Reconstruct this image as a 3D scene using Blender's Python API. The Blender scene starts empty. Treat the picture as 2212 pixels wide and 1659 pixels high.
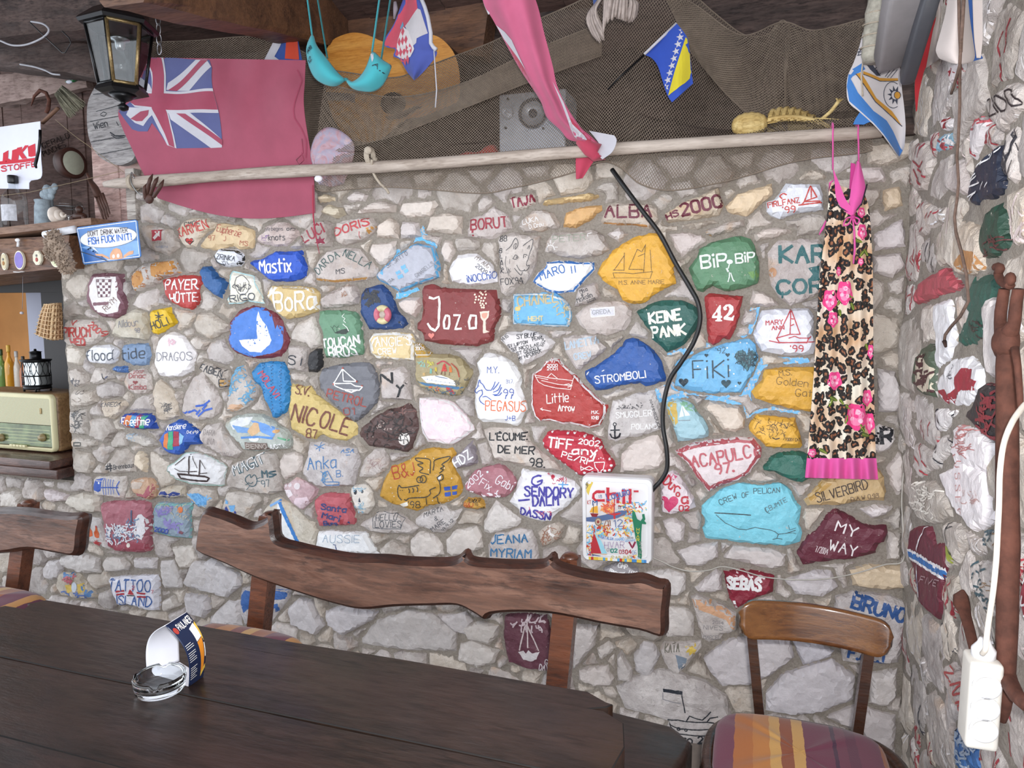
import bpy,bmesh,math,random
import numpy as np
from mathutils import Vector,Matrix,noise
from mathutils.bvhtree import BVHTree
from mathutils.geometry import delaunay_2d_cdt
SC=bpy.context.scene
COL=SC.collection
R=math.radians
# ------ camera
CAM=Vector((-0.455,-2.576,1.55))
PITCH,YAW,FPX=-5.8,18.4,1560.0
cd=bpy.data.cameras.new('camera');cam=bpy.data.objects.new('camera',cd);COL.objects.link(cam)
cd.sensor_fit='HORIZONTAL';cd.sensor_width=36.0;cd.lens=36.0*FPX/2212.0
cd.clip_start=0.02
cam.location=CAM
cam.rotation_euler=(R(90+PITCH),0,R(YAW))
SC.camera=cam
CROT=cam.rotation_euler.to_matrix()
# ------ light and exposure
SC.view_settings.view_transform='Standard'
SC.view_settings.look='None'
SC.view_settings.gamma=1.0
SC.view_settings.exposure=0.0
SC.view_settings.use_curve_mapping=False
w=bpy.data.worlds.new('sky');SC.world=w;w.use_nodes=True
bg=w.node_tree.nodes['Background']
bg.inputs[0].default_value=(0.86,0.92,1.0,1);bg.inputs[1].default_value=2.95
def lamp(name,kind,loc,energy,color=(1,1,1),size=0.1,rot=(0,0,0),**kw):
 d=bpy.data.lights.new(name,kind);d.energy=energy;d.color=color
 if kind=='AREA':
  d.size=size
  if 'size_y' in kw:d.shape='RECTANGLE';d.size_y=kw['size_y']
 elif kind in('POINT','SPOT'):d.shadow_soft_size=size
 if kind=='SPOT':d.spot_size=kw.get('spot',R(95));d.spot_blend=0.8
 o=bpy.data.objects.new(name,d);COL.objects.link(o);o.location=loc;o.rotation_euler=rot
 return o
    # the camera's own flash, just beside the lens
lamp('camera_flash','SPOT',CAM+Vector((0.03,-0.01,0.06)),125,(1.0,0.97,0.95),0.018,(R(90+PITCH),0,R(YAW)),spot=R(110))
# warm lamp inside the bar behind the hatch
lamp('bar_lamp','POINT',(-4.1,1.1,1.75),3.2,(1.0,0.66,0.36),0.08)
# ------ pixel to place
def ray(px,py):
 d=CROT@Vector(((px-1106.0)/FPX,-(py-829.5)/FPX,-1.0))
 return d
def PY(px,py,y=0.0):
 d=ray(px,py);t=(y-CAM.y)/d.y;return CAM+d*t
def PX(px,py,x=0.0):
 d=ray(px,py);t=(x-CAM.x)/d.x;return CAM+d*t
def PZ(px,py,z=0.0):
 d=ray(px,py);t=(z-CAM.z)/d.z;return CAM+d*t
# ------ colours and materials
def lin(h):
 h=h.lstrip('#');v=[int(h[i:i+2],16)/255 for i in(0,2,4)]
 return tuple(x/12.92 if x<=0.04045 else((x+0.055)/1.055)**2.4 for x in v)
MATS={}
class NT:
 def __init__(s,m):
  s.t=m.node_tree;s.t.nodes.clear()
  s.out=s.n('ShaderNodeOutputMaterial')
 def n(s,typ,**kw):
  x=s.t.nodes.new(typ)
  for k,v in kw.items():setattr(x,k,v)
  return x
 def l(s,a,b):s.t.links.new(a,b)
def newmat(name):
 m=bpy.data.materials.new(name);m.use_nodes=True;return m,NT(m)
def ramp(nt,fac,stops):
 r=nt.n('ShaderNodeValToRGB');el=r.color_ramp.elements
 while len(el)>1:el.remove(el[0])
 el[0].position,el[0].color=stops[0][0],(*stops[0][1],1)
 for p,c in stops[1:]:
  e=el.new(p);e.color=(*c,1)
 nt.l(fac,r.inputs[0]);return r.outputs[0]
def mix(nt,fac,a,b,mode='MIX'):
 m=nt.n('ShaderNodeMix',data_type='RGBA',blend_type=mode)
 for sock,v in((m.inputs[0],fac),(m.inputs[6],a),(m.inputs[7],b)):
  if isinstance(v,(int,float)):sock.default_value=v
  elif isinstance(v,tuple):sock.default_value=(*v[:3],1)
  else:nt.l(v,sock)
 return m.outputs[2]
def noise_tex(nt,scale,detail=3,rough=0.55,vec=None,dist=0.0):
 t=nt.n('ShaderNodeTexNoise');t.inputs['Scale'].default_value=scale
 t.inputs['Detail'].default_value=detail;t.inputs['Roughness'].default_value=rough;t.inputs['Distortion'].default_value=dist
 if vec is not None:nt.l(vec,t.inputs['Vector'])
 return t.outputs[0]
def objco(nt,scale=(1,1,1),rot=(0,0,0)):
 c=nt.n('ShaderNodeTexCoord');m=nt.n('ShaderNodeMapping')
 m.inputs['Scale'].default_value=scale;m.inputs['Rotation'].default_value=rot
 nt.l(c.outputs['Object'],m.inputs[0]);return m.outputs[0]
def bsdf(nt,color,rough=0.6,bump=None,bump_s=0.3,bump_d=0.01,**kw):
 b=nt.n('ShaderNodeBsdfPrincipled')
 for k,v in(('Base Color',color),('Roughness',rough)):
  if isinstance(v,(int,float)):b.inputs[k].default_value=v
  elif isinstance(v,tuple):b.inputs[k].default_value=(*v[:3],1)
  else:nt.l(v,b.inputs[k])
 for k,v in kw.items():
  k=k.replace('_',' ')
  if isinstance(v,tuple):b.inputs[k].default_value=(*v[:3],1)
  elif isinstance(v,(int,float)):b.inputs[k].default_value=v
  else:nt.l(v,b.inputs[k])
 if bump is not None:
  bp=nt.n('ShaderNodeBump');bp.inputs['Strength'].default_value=bump_s;bp.inputs['Distance'].default_value=bump_d
  nt.l(bump,bp.inputs['Height']);nt.l(bp.outputs[0],b.inputs['Normal'])
 nt.l(b.outputs[0],nt.out.inputs[0]);return b
def plain(name,hexc,rough=0.6,var=0.08,scale=25,bump=0.15,**kw):
 """flat-coloured material with a little natural variation"""
 key=('plain',name)
 if key in MATS:return MATS[key]
 m,nt=newmat(name);c=lin(hexc);v=objco(nt)
 n=noise_tex(nt,scale,4,vec=v)
 lo=tuple(x*(1-var*1.6)for x in c);hi=tuple(min(1,x*(1+var*1.6))for x in c)
 col=ramp(nt,n,[(0.3,lo),(0.7,hi)])
 bsdf(nt,col,rough,n if bump else None,bump,0.004,**kw)
 MATS[key]=m;return m
def paint(hexc,worn=0.0):
 """brushed paint on stone"""
 key=('paint',hexc,worn)
 if key in MATS:return MATS[key]
 m,nt=newmat('paint_'+hexc);c=lin(hexc);v=objco(nt)
 n=noise_tex(nt,38,5,0.65,vec=v);n2=noise_tex(nt,9,3,vec=v)
 lo=tuple(x*0.80 for x in c);hi=tuple(min(1,x*1.14+0.012)for x in c)
 col=ramp(nt,n,[(0.25,lo),(0.75,hi)])
 col=mix(nt,0.35,col,ramp(nt,n2,[(0.3,tuple(x*0.85 for x in c)),(0.7,tuple(min(1,x*1.1+.01)for x in c))]))
 n3=noise_tex(nt,70,4,0.7,vec=v)
 th=0.70-0.18*worn
 f=ramp(nt,n3,[(th,(0,0,0)),(th+0.05,(1,1,1))])
 col=mix(nt,f,col,lin('C9BFB6'))
 bsdf(nt,col,0.5,n,0.6,0.008)
 MATS[key]=m;return m
def stone_mat():
 m,nt=newmat('limestone')
 a=nt.n('ShaderNodeAttribute',attribute_name='tint');v=objco(nt)
 n1=noise_tex(nt,14,5,0.6,vec=v,dist=0.4);n2=noise_tex(nt,60,5,0.7,vec=v);n3=noise_tex(nt,5.5,4,0.6,vec=v,dist=0.8)
 dark=mix(nt,1.0,a.outputs['Color'],(0.74,0.72,0.72),'MULTIPLY')
 lite=mix(nt,0.32,a.outputs['Color'],(0.86,0.82,0.80))
 col=mix(nt,ramp(nt,n1,[(0.32,(0,0,0)),(0.66,(1,1,1))]),dark,lite)
 och=mix(nt,0.55,a.outputs['Color'],(0.62,0.36,0.17))
 col=mix(nt,ramp(nt,n3,[(0.60,(0,0,0)),(0.72,(0.7,0.7,0.7))]),col,och)
 col=mix(nt,ramp(nt,n2,[(0.30,(0.55,0.55,0.55)),(0.42,(0,0,0))]),col,(0.30,0.27,0.25))
 h=nt.n('ShaderNodeMath',operation='ADD');nt.l(n1,h.inputs[0]);nt.l(n2,h.inputs[1])
 bsdf(nt,col,0.86,h.outputs[0],0.8,0.011)
 return m
def mortar_mat():
 m,nt=newmat('mortar');v=objco(nt)
 n1=noise_tex(nt,120,5,0.75,vec=v);n2=noise_tex(nt,9,4,0.6,vec=v)
 col=ramp(nt,n1,[(0.25,lin('857C74')),(0.5,lin('B3AAA0')),(0.8,lin('CFC8BE'))])
 col=mix(nt,ramp(nt,n2,[(0.35,(0,0,0)),(0.7,(0.6,0.6,0.6))]),col,lin('A69A8C'))
 bsdf(nt,col,0.95,n1,0.9,0.014);return m
def wood(name,dark,mid,lite,scale=(1,1,1),rot=(0,0,0),rough=0.45,gloss_var=0.15,coat=0.0,ring=6.0,bump=0.25):
 """streaky timber, grain along local x of the mapping"""
 m,nt=newmat(name);v=objco(nt,(scale[0]*1.0,scale[1]*ring,scale[2]*ring),rot)
 n1=noise_tex(nt,3.2,6,0.62,vec=v,dist=1.2);n2=noise_tex(nt,17,4,0.65,vec=v);n3=noise_tex(nt,1.4,3,vec=v,dist=0.6)
 col=ramp(nt,n1,[(0.25,lin(dark)),(0.5,lin(mid)),(0.78,lin(lite))])
 col=mix(nt,ramp(nt,n2,[(0.36,(0.75,0.75,0.75)),(0.52,(0,0,0))]),col,lin(dark))
 col=mix(nt,ramp(nt,n3,[(0.4,(0,0,0)),(0.7,(0.5,0.5,0.5))]),col,lin(lite))
 rr=ramp(nt,n2,[(0.3,(rough+gloss_var,)*3),(0.7,(max(0.03,rough-gloss_var),)*3)])
 kw={'Coat_Weight':coat,'Coat_Roughness':0.12}if coat else{}
 bsdf(nt,col,rr,n2,bump,0.004,**kw);return m
def glass(name,hexc='FFFFFF',rough=0.02):
 m,nt=newmat(name);b=bsdf(nt,lin(hexc),rough,Transmission_Weight=1.0,IOR=1.48);return m
def clear_pane(name):
 """thin clear glazing: mostly see-through with a glossy reflection"""
 m,nt=newmat(name);t=nt.n('ShaderNodeBsdfTransparent');t.inputs[0].default_value=(0.86,0.88,0.88,1)
 g=nt.n('ShaderNodeBsdfGlossy');g.inputs['Roughness'].default_value=0.05
 mx=nt.n('ShaderNodeMixShader');mx.inputs[0].default_value=.05
 nt.l(t.outputs[0],mx.inputs[1]);nt.l(g.outputs[0],mx.inputs[2]);nt.l(mx.outputs[0],nt.out.inputs[0]);return m
def emit(name,hexc,s):
 m,nt=newmat(name);e=nt.n('ShaderNodeEmission');e.inputs[0].default_value=(*lin(hexc),1);e.inputs[1].default_value=s
 nt.l(e.outputs[0],nt.out.inputs[0]);return m
def cloth(hexc,name=None,rough=0.9,fade=0.10,weave=420):
 key=('cloth',hexc,fade)
 if key in MATS:return MATS[key]
 m,nt=newmat(name or 'cloth_'+hexc);c=lin(hexc);v=objco(nt)
 n1=noise_tex(nt,7,4,0.6,vec=v);n2=noise_tex(nt,weave,2,vec=v)
 col=ramp(nt,n1,[(0.3,tuple(x*(1-fade)for x in c)),(0.7,tuple(min(1,x*(1+fade))for x in c))])
 b=bsdf(nt,col,rough,n2,0.12,0.002,Sheen_Weight=0.15)
 MATS[key]=m;return m
# ------ mesh builder
class MB:
 """collects shapes and links them as ONE mesh object"""
 def __init__(s):s.v=[];s.f=[];s.m=[];s.sm=[];s.mats=[];s.t=[];s.tint=(0.6,0.57,0.55)
 def mi(s,mat):
  if mat not in s.mats:s.mats.append(mat)
  return s.mats.index(mat)
 def add(s,verts,faces,mat,smooth=True,tints=None):
  b=len(s.v);i=s.mi(mat)
  s.v.extend([tuple(p)for p in verts]);s.t.extend(tints if tints is not None else[s.tint]*len(verts))
  for f in faces:s.f.append(tuple(b+k for k in f));s.m.append(i);s.sm.append(smooth)
  return s
 def box(s,c,size,mat,rot=None,bevel=0.0,smooth=False):
  bm=bmesh.new();bmesh.ops.create_cube(bm,size=1.0)
  bmesh.ops.scale(bm,vec=size,verts=bm.verts)
  if bevel:bmesh.ops.bevel(bm,geom=bm.edges[:],offset=bevel,segments=3,profile=0.6,affect='EDGES')
  M=Matrix.Translation(Vector(c))@(rot.to_4x4()if rot is not None else Matrix())
  bm.transform(M);bm.verts.index_update()
  s.add([v.co for v in bm.verts],[[v.index for v in f.verts]for f in bm.faces],mat,smooth or bevel>0);bm.free();return s
 def tube(s,pts,r,mat,sides=8,caps=True,closed=False,flat=1.0,up=None):
  pts=[Vector(p)for p in pts];n=len(pts);rs=r if isinstance(r,(list,tuple))else[r]*n
  V=[];F=[];prev=None
  for i,p in enumerate(pts):
   if closed:t=pts[(i+1)%n]-pts[i-1]
   else:t=pts[min(i+1,n-1)]-pts[max(i-1,0)]
   if t.length<1e-9:t=Vector((0,0,1))
   t.normalize()
   if prev is None:
    a=Vector(up)if up is not None else(Vector((0,0,1))if abs(t.z)<0.9 else Vector((1,0,0)))
   else:a=prev
   b=t.cross(a)
   if b.length<1e-6:b=t.cross(Vector((0.3,1,0.2)))
   b.normalize();a=b.cross(t).normalized();prev=a
   for k in range(sides):
    g=2*math.pi*k/sides
    V.append(p+(a*math.sin(g)*flat+b*math.cos(g))*rs[i])
  m=n if closed else n-1
  for i in range(m):
   j=(i+1)%n
   for k in range(sides):
    k2=(k+1)%sides;F.append((i*sides+k,i*sides+k2,j*sides+k2,j*sides+k))
  if caps and not closed:F.append(tuple(range(sides-1,-1,-1)));F.append(tuple((n-1)*sides+k for k in range(sides)))
  s.add(V,F,mat);return s
 def lathe(s,prof,mat,c=(0,0,0),axis=(0,0,1),seg=24,smooth=True,xdir=None,caps=True):
  ax=Vector(axis).normalized();u=Vector(xdir)if xdir is not None else(Vector((1,0,0))if abs(ax.x)<0.9 else Vector((0,1,0)))
  u=(u-ax*u.dot(ax)).normalized();wv=ax.cross(u);c=Vector(c);V=[];F=[]
  for(rr,h)in prof:
   for k in range(seg):
    g=2*math.pi*(k+0.5)/seg;V.append(c+ax*h+(u*math.cos(g)+wv*math.sin(g))*rr)
  for i in range(len(prof)-1):
   for k in range(seg):
    k2=(k+1)%seg;F.append((i*seg+k,i*seg+k2,(i+1)*seg+k2,(i+1)*seg+k))
  if caps:
   if prof[0][0]>1e-6:F.append(tuple(range(seg-1,-1,-1)))
   if prof[-1][0]>1e-6:F.append(tuple((len(prof)-1)*seg+k for k in range(seg)))
  s.add(V,F,mat,smooth);return s
 def ball(s,c,r,mat,seg=16,sc=(1,1,1),rot=None):
  n=seg//2;V=[];F=[]
  M=rot if rot is not None else Matrix.Identity(3)
  for i in range(n+1):
   a=math.pi*i/n
   for k in range(seg):
    g=2*math.pi*k/seg
    V.append(Vector(c)+M@Vector((math.sin(a)*math.cos(g)*r*sc[0],math.sin(a)*math.sin(g)*r*sc[1],math.cos(a)*r*sc[2])))
  for i in range(n):
   for k in range(seg):
    k2=(k+1)%seg;F.append((i*seg+k,(i+1)*seg+k,(i+1)*seg+k2,i*seg+k2))
  s.add(V,F,mat);return s
 def slab(s,front,back,mat,smooth=False,side=None):
  """two matching outlines joined into a solid"""
  n=len(front);V=list(front)+list(back)
  s.add(V,[tuple(range(n)),tuple(range(2*n-1,n-1,-1))],mat,smooth)
  s.add(V,[(i,i+n,(i+1)%n+n,(i+1)%n)for i in range(n)],side or mat,smooth);return s
 def grid(s,fn,nu,nv,mat,thick=0.0,smooth=True,matfn=None,closed_u=False):
  """fn(u,v)->Vector ; a sheet, given real thickness when thick>0"""
  P=[[Vector(fn(i/nu,j/nv))for j in range(nv+1)]for i in range(nu+1)]
  def idx(i,j):return i*(nv+1)+j
  V=[P[i][j]for i in range(nu+1)for j in range(nv+1)]
  F=[(idx(i,j),idx(i+1,j),idx(i+1,j+1),idx(i,j+1))for i in range(nu)for j in range(nv)]
  M=[mat if matfn is None else matfn((i+.5)/nu,(j+.5)/nv)for i in range(nu)for j in range(nv)]
  b=len(s.v)
  if thick:
   N=[Vector((0,0,0))for _ in V]
   for f in F:
    nn=(V[f[1]]-V[f[0]]).cross(V[f[3]]-V[f[0]])
    for k in f:N[k]=N[k]+nn
   W=[V[k]-(N[k].normalized()if N[k].length>1e-12 else Vector((0,1,0)))*thick for k in range(len(V))]
  s.v.extend([tuple(p)for p in V]);s.t.extend([s.tint]*len(V))
  for f,mm in zip(F,M):s.f.append(tuple(b+k for k in f));s.m.append(s.mi(mm));s.sm.append(smooth)
  if thick:
   c=len(s.v);s.v.extend([tuple(p)for p in W]);s.t.extend([s.tint]*len(W))
   for f,mm in zip(F,M):s.f.append(tuple(c+k for k in reversed(f)));s.m.append(s.mi(mm));s.sm.append(smooth)
   rim=[idx(i,0)for i in range(nu+1)]+[idx(nu,j)for j in range(1,nv+1)]+[idx(i,nv)for i in range(nu-1,-1,-1)]+[idx(0,j)for j in range(nv-1,0,-1)]
   for a,d in zip(rim,rim[1:]+rim[:1]):s.f.append((b+d,b+a,c+a,c+d));s.m.append(s.mi(mat));s.sm.append(smooth)
  return s
 def build(s,name,parent=None,tint=False,loc=None):
  me=bpy.data.meshes.new(name)
  if loc is None and parent is None:
   A=np.array(s.v);lo,hi=A.min(0),A.max(0);loc=((lo[0]+hi[0])/2,(lo[1]+hi[1])/2,lo[2])
  off=Vector(parent['_base'])if parent is not None else Vector(loc)
  me.from_pydata([tuple(Vector(p)-off)for p in s.v],[],s.f)
  for m in s.mats:me.materials.append(m)
  me.polygons.foreach_set('material_index',s.m);me.polygons.foreach_set('use_smooth',s.sm)
  if tint:
   a=me.attributes.new('tint','FLOAT_COLOR','POINT')
   a.data.foreach_set('color',[x for t in s.t for x in(t[0],t[1],t[2],1.0)])
  me.update()
  o=bpy.data.objects.new(name,me);COL.objects.link(o)
  if parent is not None:o.parent=parent
  else:o.location=loc
  o['_base']=tuple(off)
  return o
def tag(o,label,cat,group=None,kind=None):
 if label:o['label']=label
 if cat:o['category']=cat
 if group:o['group']=group
 if kind:o['kind']=kind
 return o
def thing(name,label,cat,loc,group=None):
 o=bpy.data.objects.new(name,None);COL.objects.link(o);o.location=loc
 o.empty_display_size=0.05;o['_base']=tuple(loc)
 return tag(o,label,cat,group)
def cleanup():
 for o in bpy.data.objects:
  if '_base' in o:del o['_base']
def catmull(pts,n=8,closed=False):
 P=[Vector(p)for p in pts];out=[];m=len(P)
 if m<3:
  return[P[0].lerp(P[-1],k/n)for k in range(n+1)]
 rng=range(m)if closed else range(m-1)
 for i in rng:
  p0=P[i-1]if(closed or i>0)else P[0]*2-P[1];p1=P[i];p2=P[(i+1)%m]
  p3=P[(i+2)%m]if(closed or i+2<m)else P[-1]*2-P[-2]
  for k in range(n):
   t=k/n;out.append(0.5*((2*p1)+(p2-p0)*t+(2*p0-5*p1+4*p2-p3)*t*t+(3*p1-p0-3*p2+p3)*t**3))
 if not closed:out.append(P[-1].copy())
 return out
# ------ hand lettering (single strokes on a 4 x 6 grid, baseline y=2)
GL={'A':'022842|1535','B':'0208|~0838473505|~0535433202','C':'~4738180604123243','D':'0208|~082846442202','E':'48080242|0535','F':'480802|0535','G':'~4738180604123244|4424','H':'0802|4842|0545','I':'0802','J':'~38342312 03','K':'0802|4805|0542','L':'080242','M':'0208254842','N':'02084248','O':'~183846443212040618','P':'0208|~0838473505','Q':'~183846443212040618|2341','R':'0208|~0838473505|2542','S':'~4738180716354332 1203','T':'0848|2822','U':'~080412324448','V':'082248','W':'0812263248','X':'0842|0248','Y':'082548|2522','Z':'08480242','0':'~18283733221203 0718','1':'071812','2':'~071828373602|0232','3':'~07182837260526|~2634332212 03','4':'32380444','5':'380805|~05253433221203','6':'~381805031232342505','7':'083812','8':'~150618384635|~1535433212031 5','9':'~351506182837|~373422','a':'~361605031233|3632','b':'0802|~05263433221203','c':'~361605031232','d':'3832|~361605031233','e':'~04343616050312 32','f':'~38281712|0525','g':'~361605031233|~3631201001','h':'0802|~05162635|3532','i':'0602|0808','j':'~16111000|1818','k':'0802|3604|1432','l':'0802','m':'0602|~051625|2522|~253645|4542','n':'0602|~05162635|3532','o':'~162635332212030516','p':'0600|~05263533221203','q':'3630|~361605031233','r':'0602|~05162635','s':'~361605243322 02','t':'1812|0636','u':'~0603122233|3632','v':'061236','w':'0612243246','x':'0632|0236','y':'0613|3600','z':'06360232','.':'0202',"'":'0807','-':'0535','&':'~42172838360412 2244','+':'0545|2723','/':'0248','!':'0804|0202','#':'1218|3238|0444|0646',':':'0303|0606','|':'0901','<':'380532'}
GL['É']=GL['E']+'|2939';GL['Ü']=GL['U']+'|1919|3939';GL['Č']=GL['C']+'|192839'
GL={k:[(t.strip()[0]=='~',[(int(q[i]),int(q[i+1]))for i in range(0,len(q)-1,2)])for t in v.split('|')for q in[t.replace('~','').replace(' ','')]]for k,v in GL.items()}
def text_strokes(txt,x0,y0,x1,y1,h,jit=0.0,rnd=random):
 """polylines in picture pixels (y down) for a word on a baseline"""
 items=[];x=0.0
 for ch in txt:
  if ch==' ':x+=2.6;continue
  g=GL.get(ch)
  if g is None:continue
  wd=max(p[0]for _,q in g for p in q);items.append((x,g));x+=wd+1.5
 tot=max(x-1.5,0.5)
 L=math.hypot(x1-x0,y1-y0)or 1;ux,uy=(x1-x0)/L,(y1-y0)/L;nx,ny=uy,-ux
 sx=L/tot if tot>0.6 else h/6;sy=h/6.0;out=[]
 for gx,g in items:
  jy=rnd.uniform(-jit,jit)*h;jr=rnd.uniform(-1,1)*jit
  for smooth,q in g:
   pts=[((gx+px)*sx,(py-2)*sy+jy+(px*sx)*jr)for px,py in q]
   if len(pts)>1 and all(abs(p[0]-pts[0][0])<1e-6 and abs(p[1]-pts[0][1])<1e-6 for p in pts):pts=pts[:1]
   if smooth and len(pts)>2:pts=[(p[0],p[1])for p in catmull([(a,b,0)for a,b in pts],5)]
   out.append([(x0+a*ux+b*nx,y0+a*uy+b*ny)for a,b in pts])
 return out
# ------ walls of stone
STONE=stone_mat();MORTAR=mortar_mat()
class Frame:
 """local wall frame: a along the wall, b up, c out of the wall"""
 def __init__(s,kind):s.k=kind
 def world(s,a,b,c):return Vector((a,-c,b))if s.k=='back' else Vector((-c+s.batter(b),a,b))
 @staticmethod
 def batter(b):return 0.055*max(0.0,1.35-b)
 def local(s,px,py,c=0.035):
  if s.k=='back':p=PY(px,py,-c);return(p.x,p.z)
  p=PX(px,py,-c);p=PX(px,py,-c+s.batter(p.z));return(p.y,p.z)
BACK,RIGHT=Frame('back'),Frame('right')
def poly_dist(P,poly):
 """distance of points P (n,2) to the outline, negative outside"""
 A=np.array(poly);B=np.roll(A,-1,0);P=np.asarray(P)
 d=np.full(len(P),1e9);ins=np.zeros(len(P),bool)
 for a,b in zip(A,B):
  ab=b-a;t=np.clip(((P-a)@ab)/max(ab@ab,1e-12),0,1)
  d=np.minimum(d,np.hypot(*(P-a-t[:,None]*ab).T))
  cond=(a[1]>P[:,1])!=(b[1]>P[:,1])
  with np.errstate(divide='ignore',invalid='ignore'):
   xi=(b[0]-a[0])*(P[:,1]-a[1])/(b[1]-a[1])+a[0]
  ins^=cond&(P[:,0]<xi)
 return np.where(ins,d,-d)
def area(poly):
 return 0.5*sum(p[0]*q[1]-q[0]*p[1]for p,q in zip(poly,poly[1:]+poly[:1]))
def ragged(poly,step,amt,rnd):
 out=[]
 for p,q in zip(poly,poly[1:]+poly[:1]):
  L=math.hypot(q[0]-p[0],q[1]-p[1]);n=max(1,int(L/step))
  for k in range(n):
   t=k/n;x,y=p[0]+(q[0]-p[0])*t,p[1]+(q[1]-p[1])*t
   if k:x+=rnd.uniform(-amt,amt);y+=rnd.uniform(-amt,amt)
   out.append((x,y))
 return out
def cdt(pts,loop):
 n=len(loop)
 vs=[Vector(p)for p in loop]+[Vector(p)for p in pts]
 r=delaunay_2d_cdt(vs,[],[list(range(n))],1,1e-6)
 return[(v.x,v.y)for v in r[0]],[tuple(f)for f in r[2]]
class Surf:
 """a relief surface in wall coordinates that paint can be laid on"""
 def __init__(s,V,F):s.b=BVHTree.FromPolygons(V,F);s.V=V;s.F=F
 def h(s,a,b):
  hit=s.b.ray_cast(Vector((a,b,1.0)),Vector((0,0,-1)))
  return hit[0].z if hit[0]is not None else None
def make_stone(mb,fr,poly,depth,rnd,tint,front=None,flat=0.5,grid=None):
 """one chiselled stone from its outline; returns its surface"""
 if area(poly)<0:poly=poly[::-1]
 A=abs(area(poly));g=grid or min(0.016,max(0.009,math.sqrt(A)/9))
 loop=ragged(poly,0.018,0.0022,rnd)
 P=np.array(poly);lo,hi=P.min(0),P.max(0)
 xs=np.arange(lo[0],hi[0],g);ys=np.arange(lo[1],hi[1],g*0.866)
 pts=[(x+(g/2 if j%2 else 0)+rnd.uniform(-.2,.2)*g,y+rnd.uniform(-.2,.2)*g)for j,y in enumerate(ys)for x in xs]
 if pts:
  d=poly_dist(pts,loop);pts=[p for p,q in zip(pts,d)if q>0.0075]
 ring=[]
 n=len(loop)
 for i in range(n):
  a,b,c=loop[i-1],loop[i],loop[(i+1)%n]
  tx,ty=c[0]-a[0],c[1]-a[1];L=math.hypot(tx,ty)or 1
  ring.append((b[0]-ty/L*0.0038,b[1]+tx/L*0.0038))
 d=poly_dist(ring,loop);ring=[p for p,q in zip(ring,d)if q>0.002]
 try:V2,F=cdt(ring+pts,loop)
 except Exception:return None
 if not F:return None
 D=np.maximum(poly_dist(V2,loop),0)
 cx,cy=(lo+hi)/2;size=math.sqrt(A)
 planes=[]
 for k in range(rnd.choice((2,3,3,4))):
  an=rnd.uniform(0,2*math.pi);tl=rnd.uniform(0.05,0.30)*(1.1-flat)
  planes.append((math.cos(an)*tl,math.sin(an)*tl,rnd.uniform(0.0,0.012)))
 sd=rnd.uniform(0,90);V=[];T=[]
 bt=rnd.uniform(-.05,.05)
 for(x,y),dd in zip(V2,D):
  prof=1-math.exp(-dd/0.0042)
  fac=min([0.0]+[-(px*(x-cx)+py*(y-cy))+o for px,py,o in planes])
  nz=noise.noise(Vector((x*22,y*22,sd)))*0.0060+noise.noise(Vector((x*70,y*70,sd)))*0.0028
  c=-0.012+(depth+0.012+fac*0.8+nz*(1.35-flat*0.7))*prof
  V.append((x,y,max(c,-0.012)))
  f=1+0.10*noise.noise(Vector((x*9,y*9,sd+7)))
  T.append(tuple(q*f for q in tint))
 fm=[];
 W=[fr.world(*v)for v in V]
 flip=fr.k=='right'
 for f in F:
  dm=sum(D[i]for i in f)/3
  ff=f if not flip else f[::-1]
  fm.append((ff,dm))
 base=len(mb.v);mb.v.extend([tuple(p)for p in W]);mb.t.extend(T)
 for f,dm in fm:
  mb.f.append(tuple(base+k for k in f));mb.m.append(mb.mi(front if(front is not None and dm>0.0022)else STONE));mb.sm.append(False)
 return Surf([Vector(v)for v in V],F)
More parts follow.
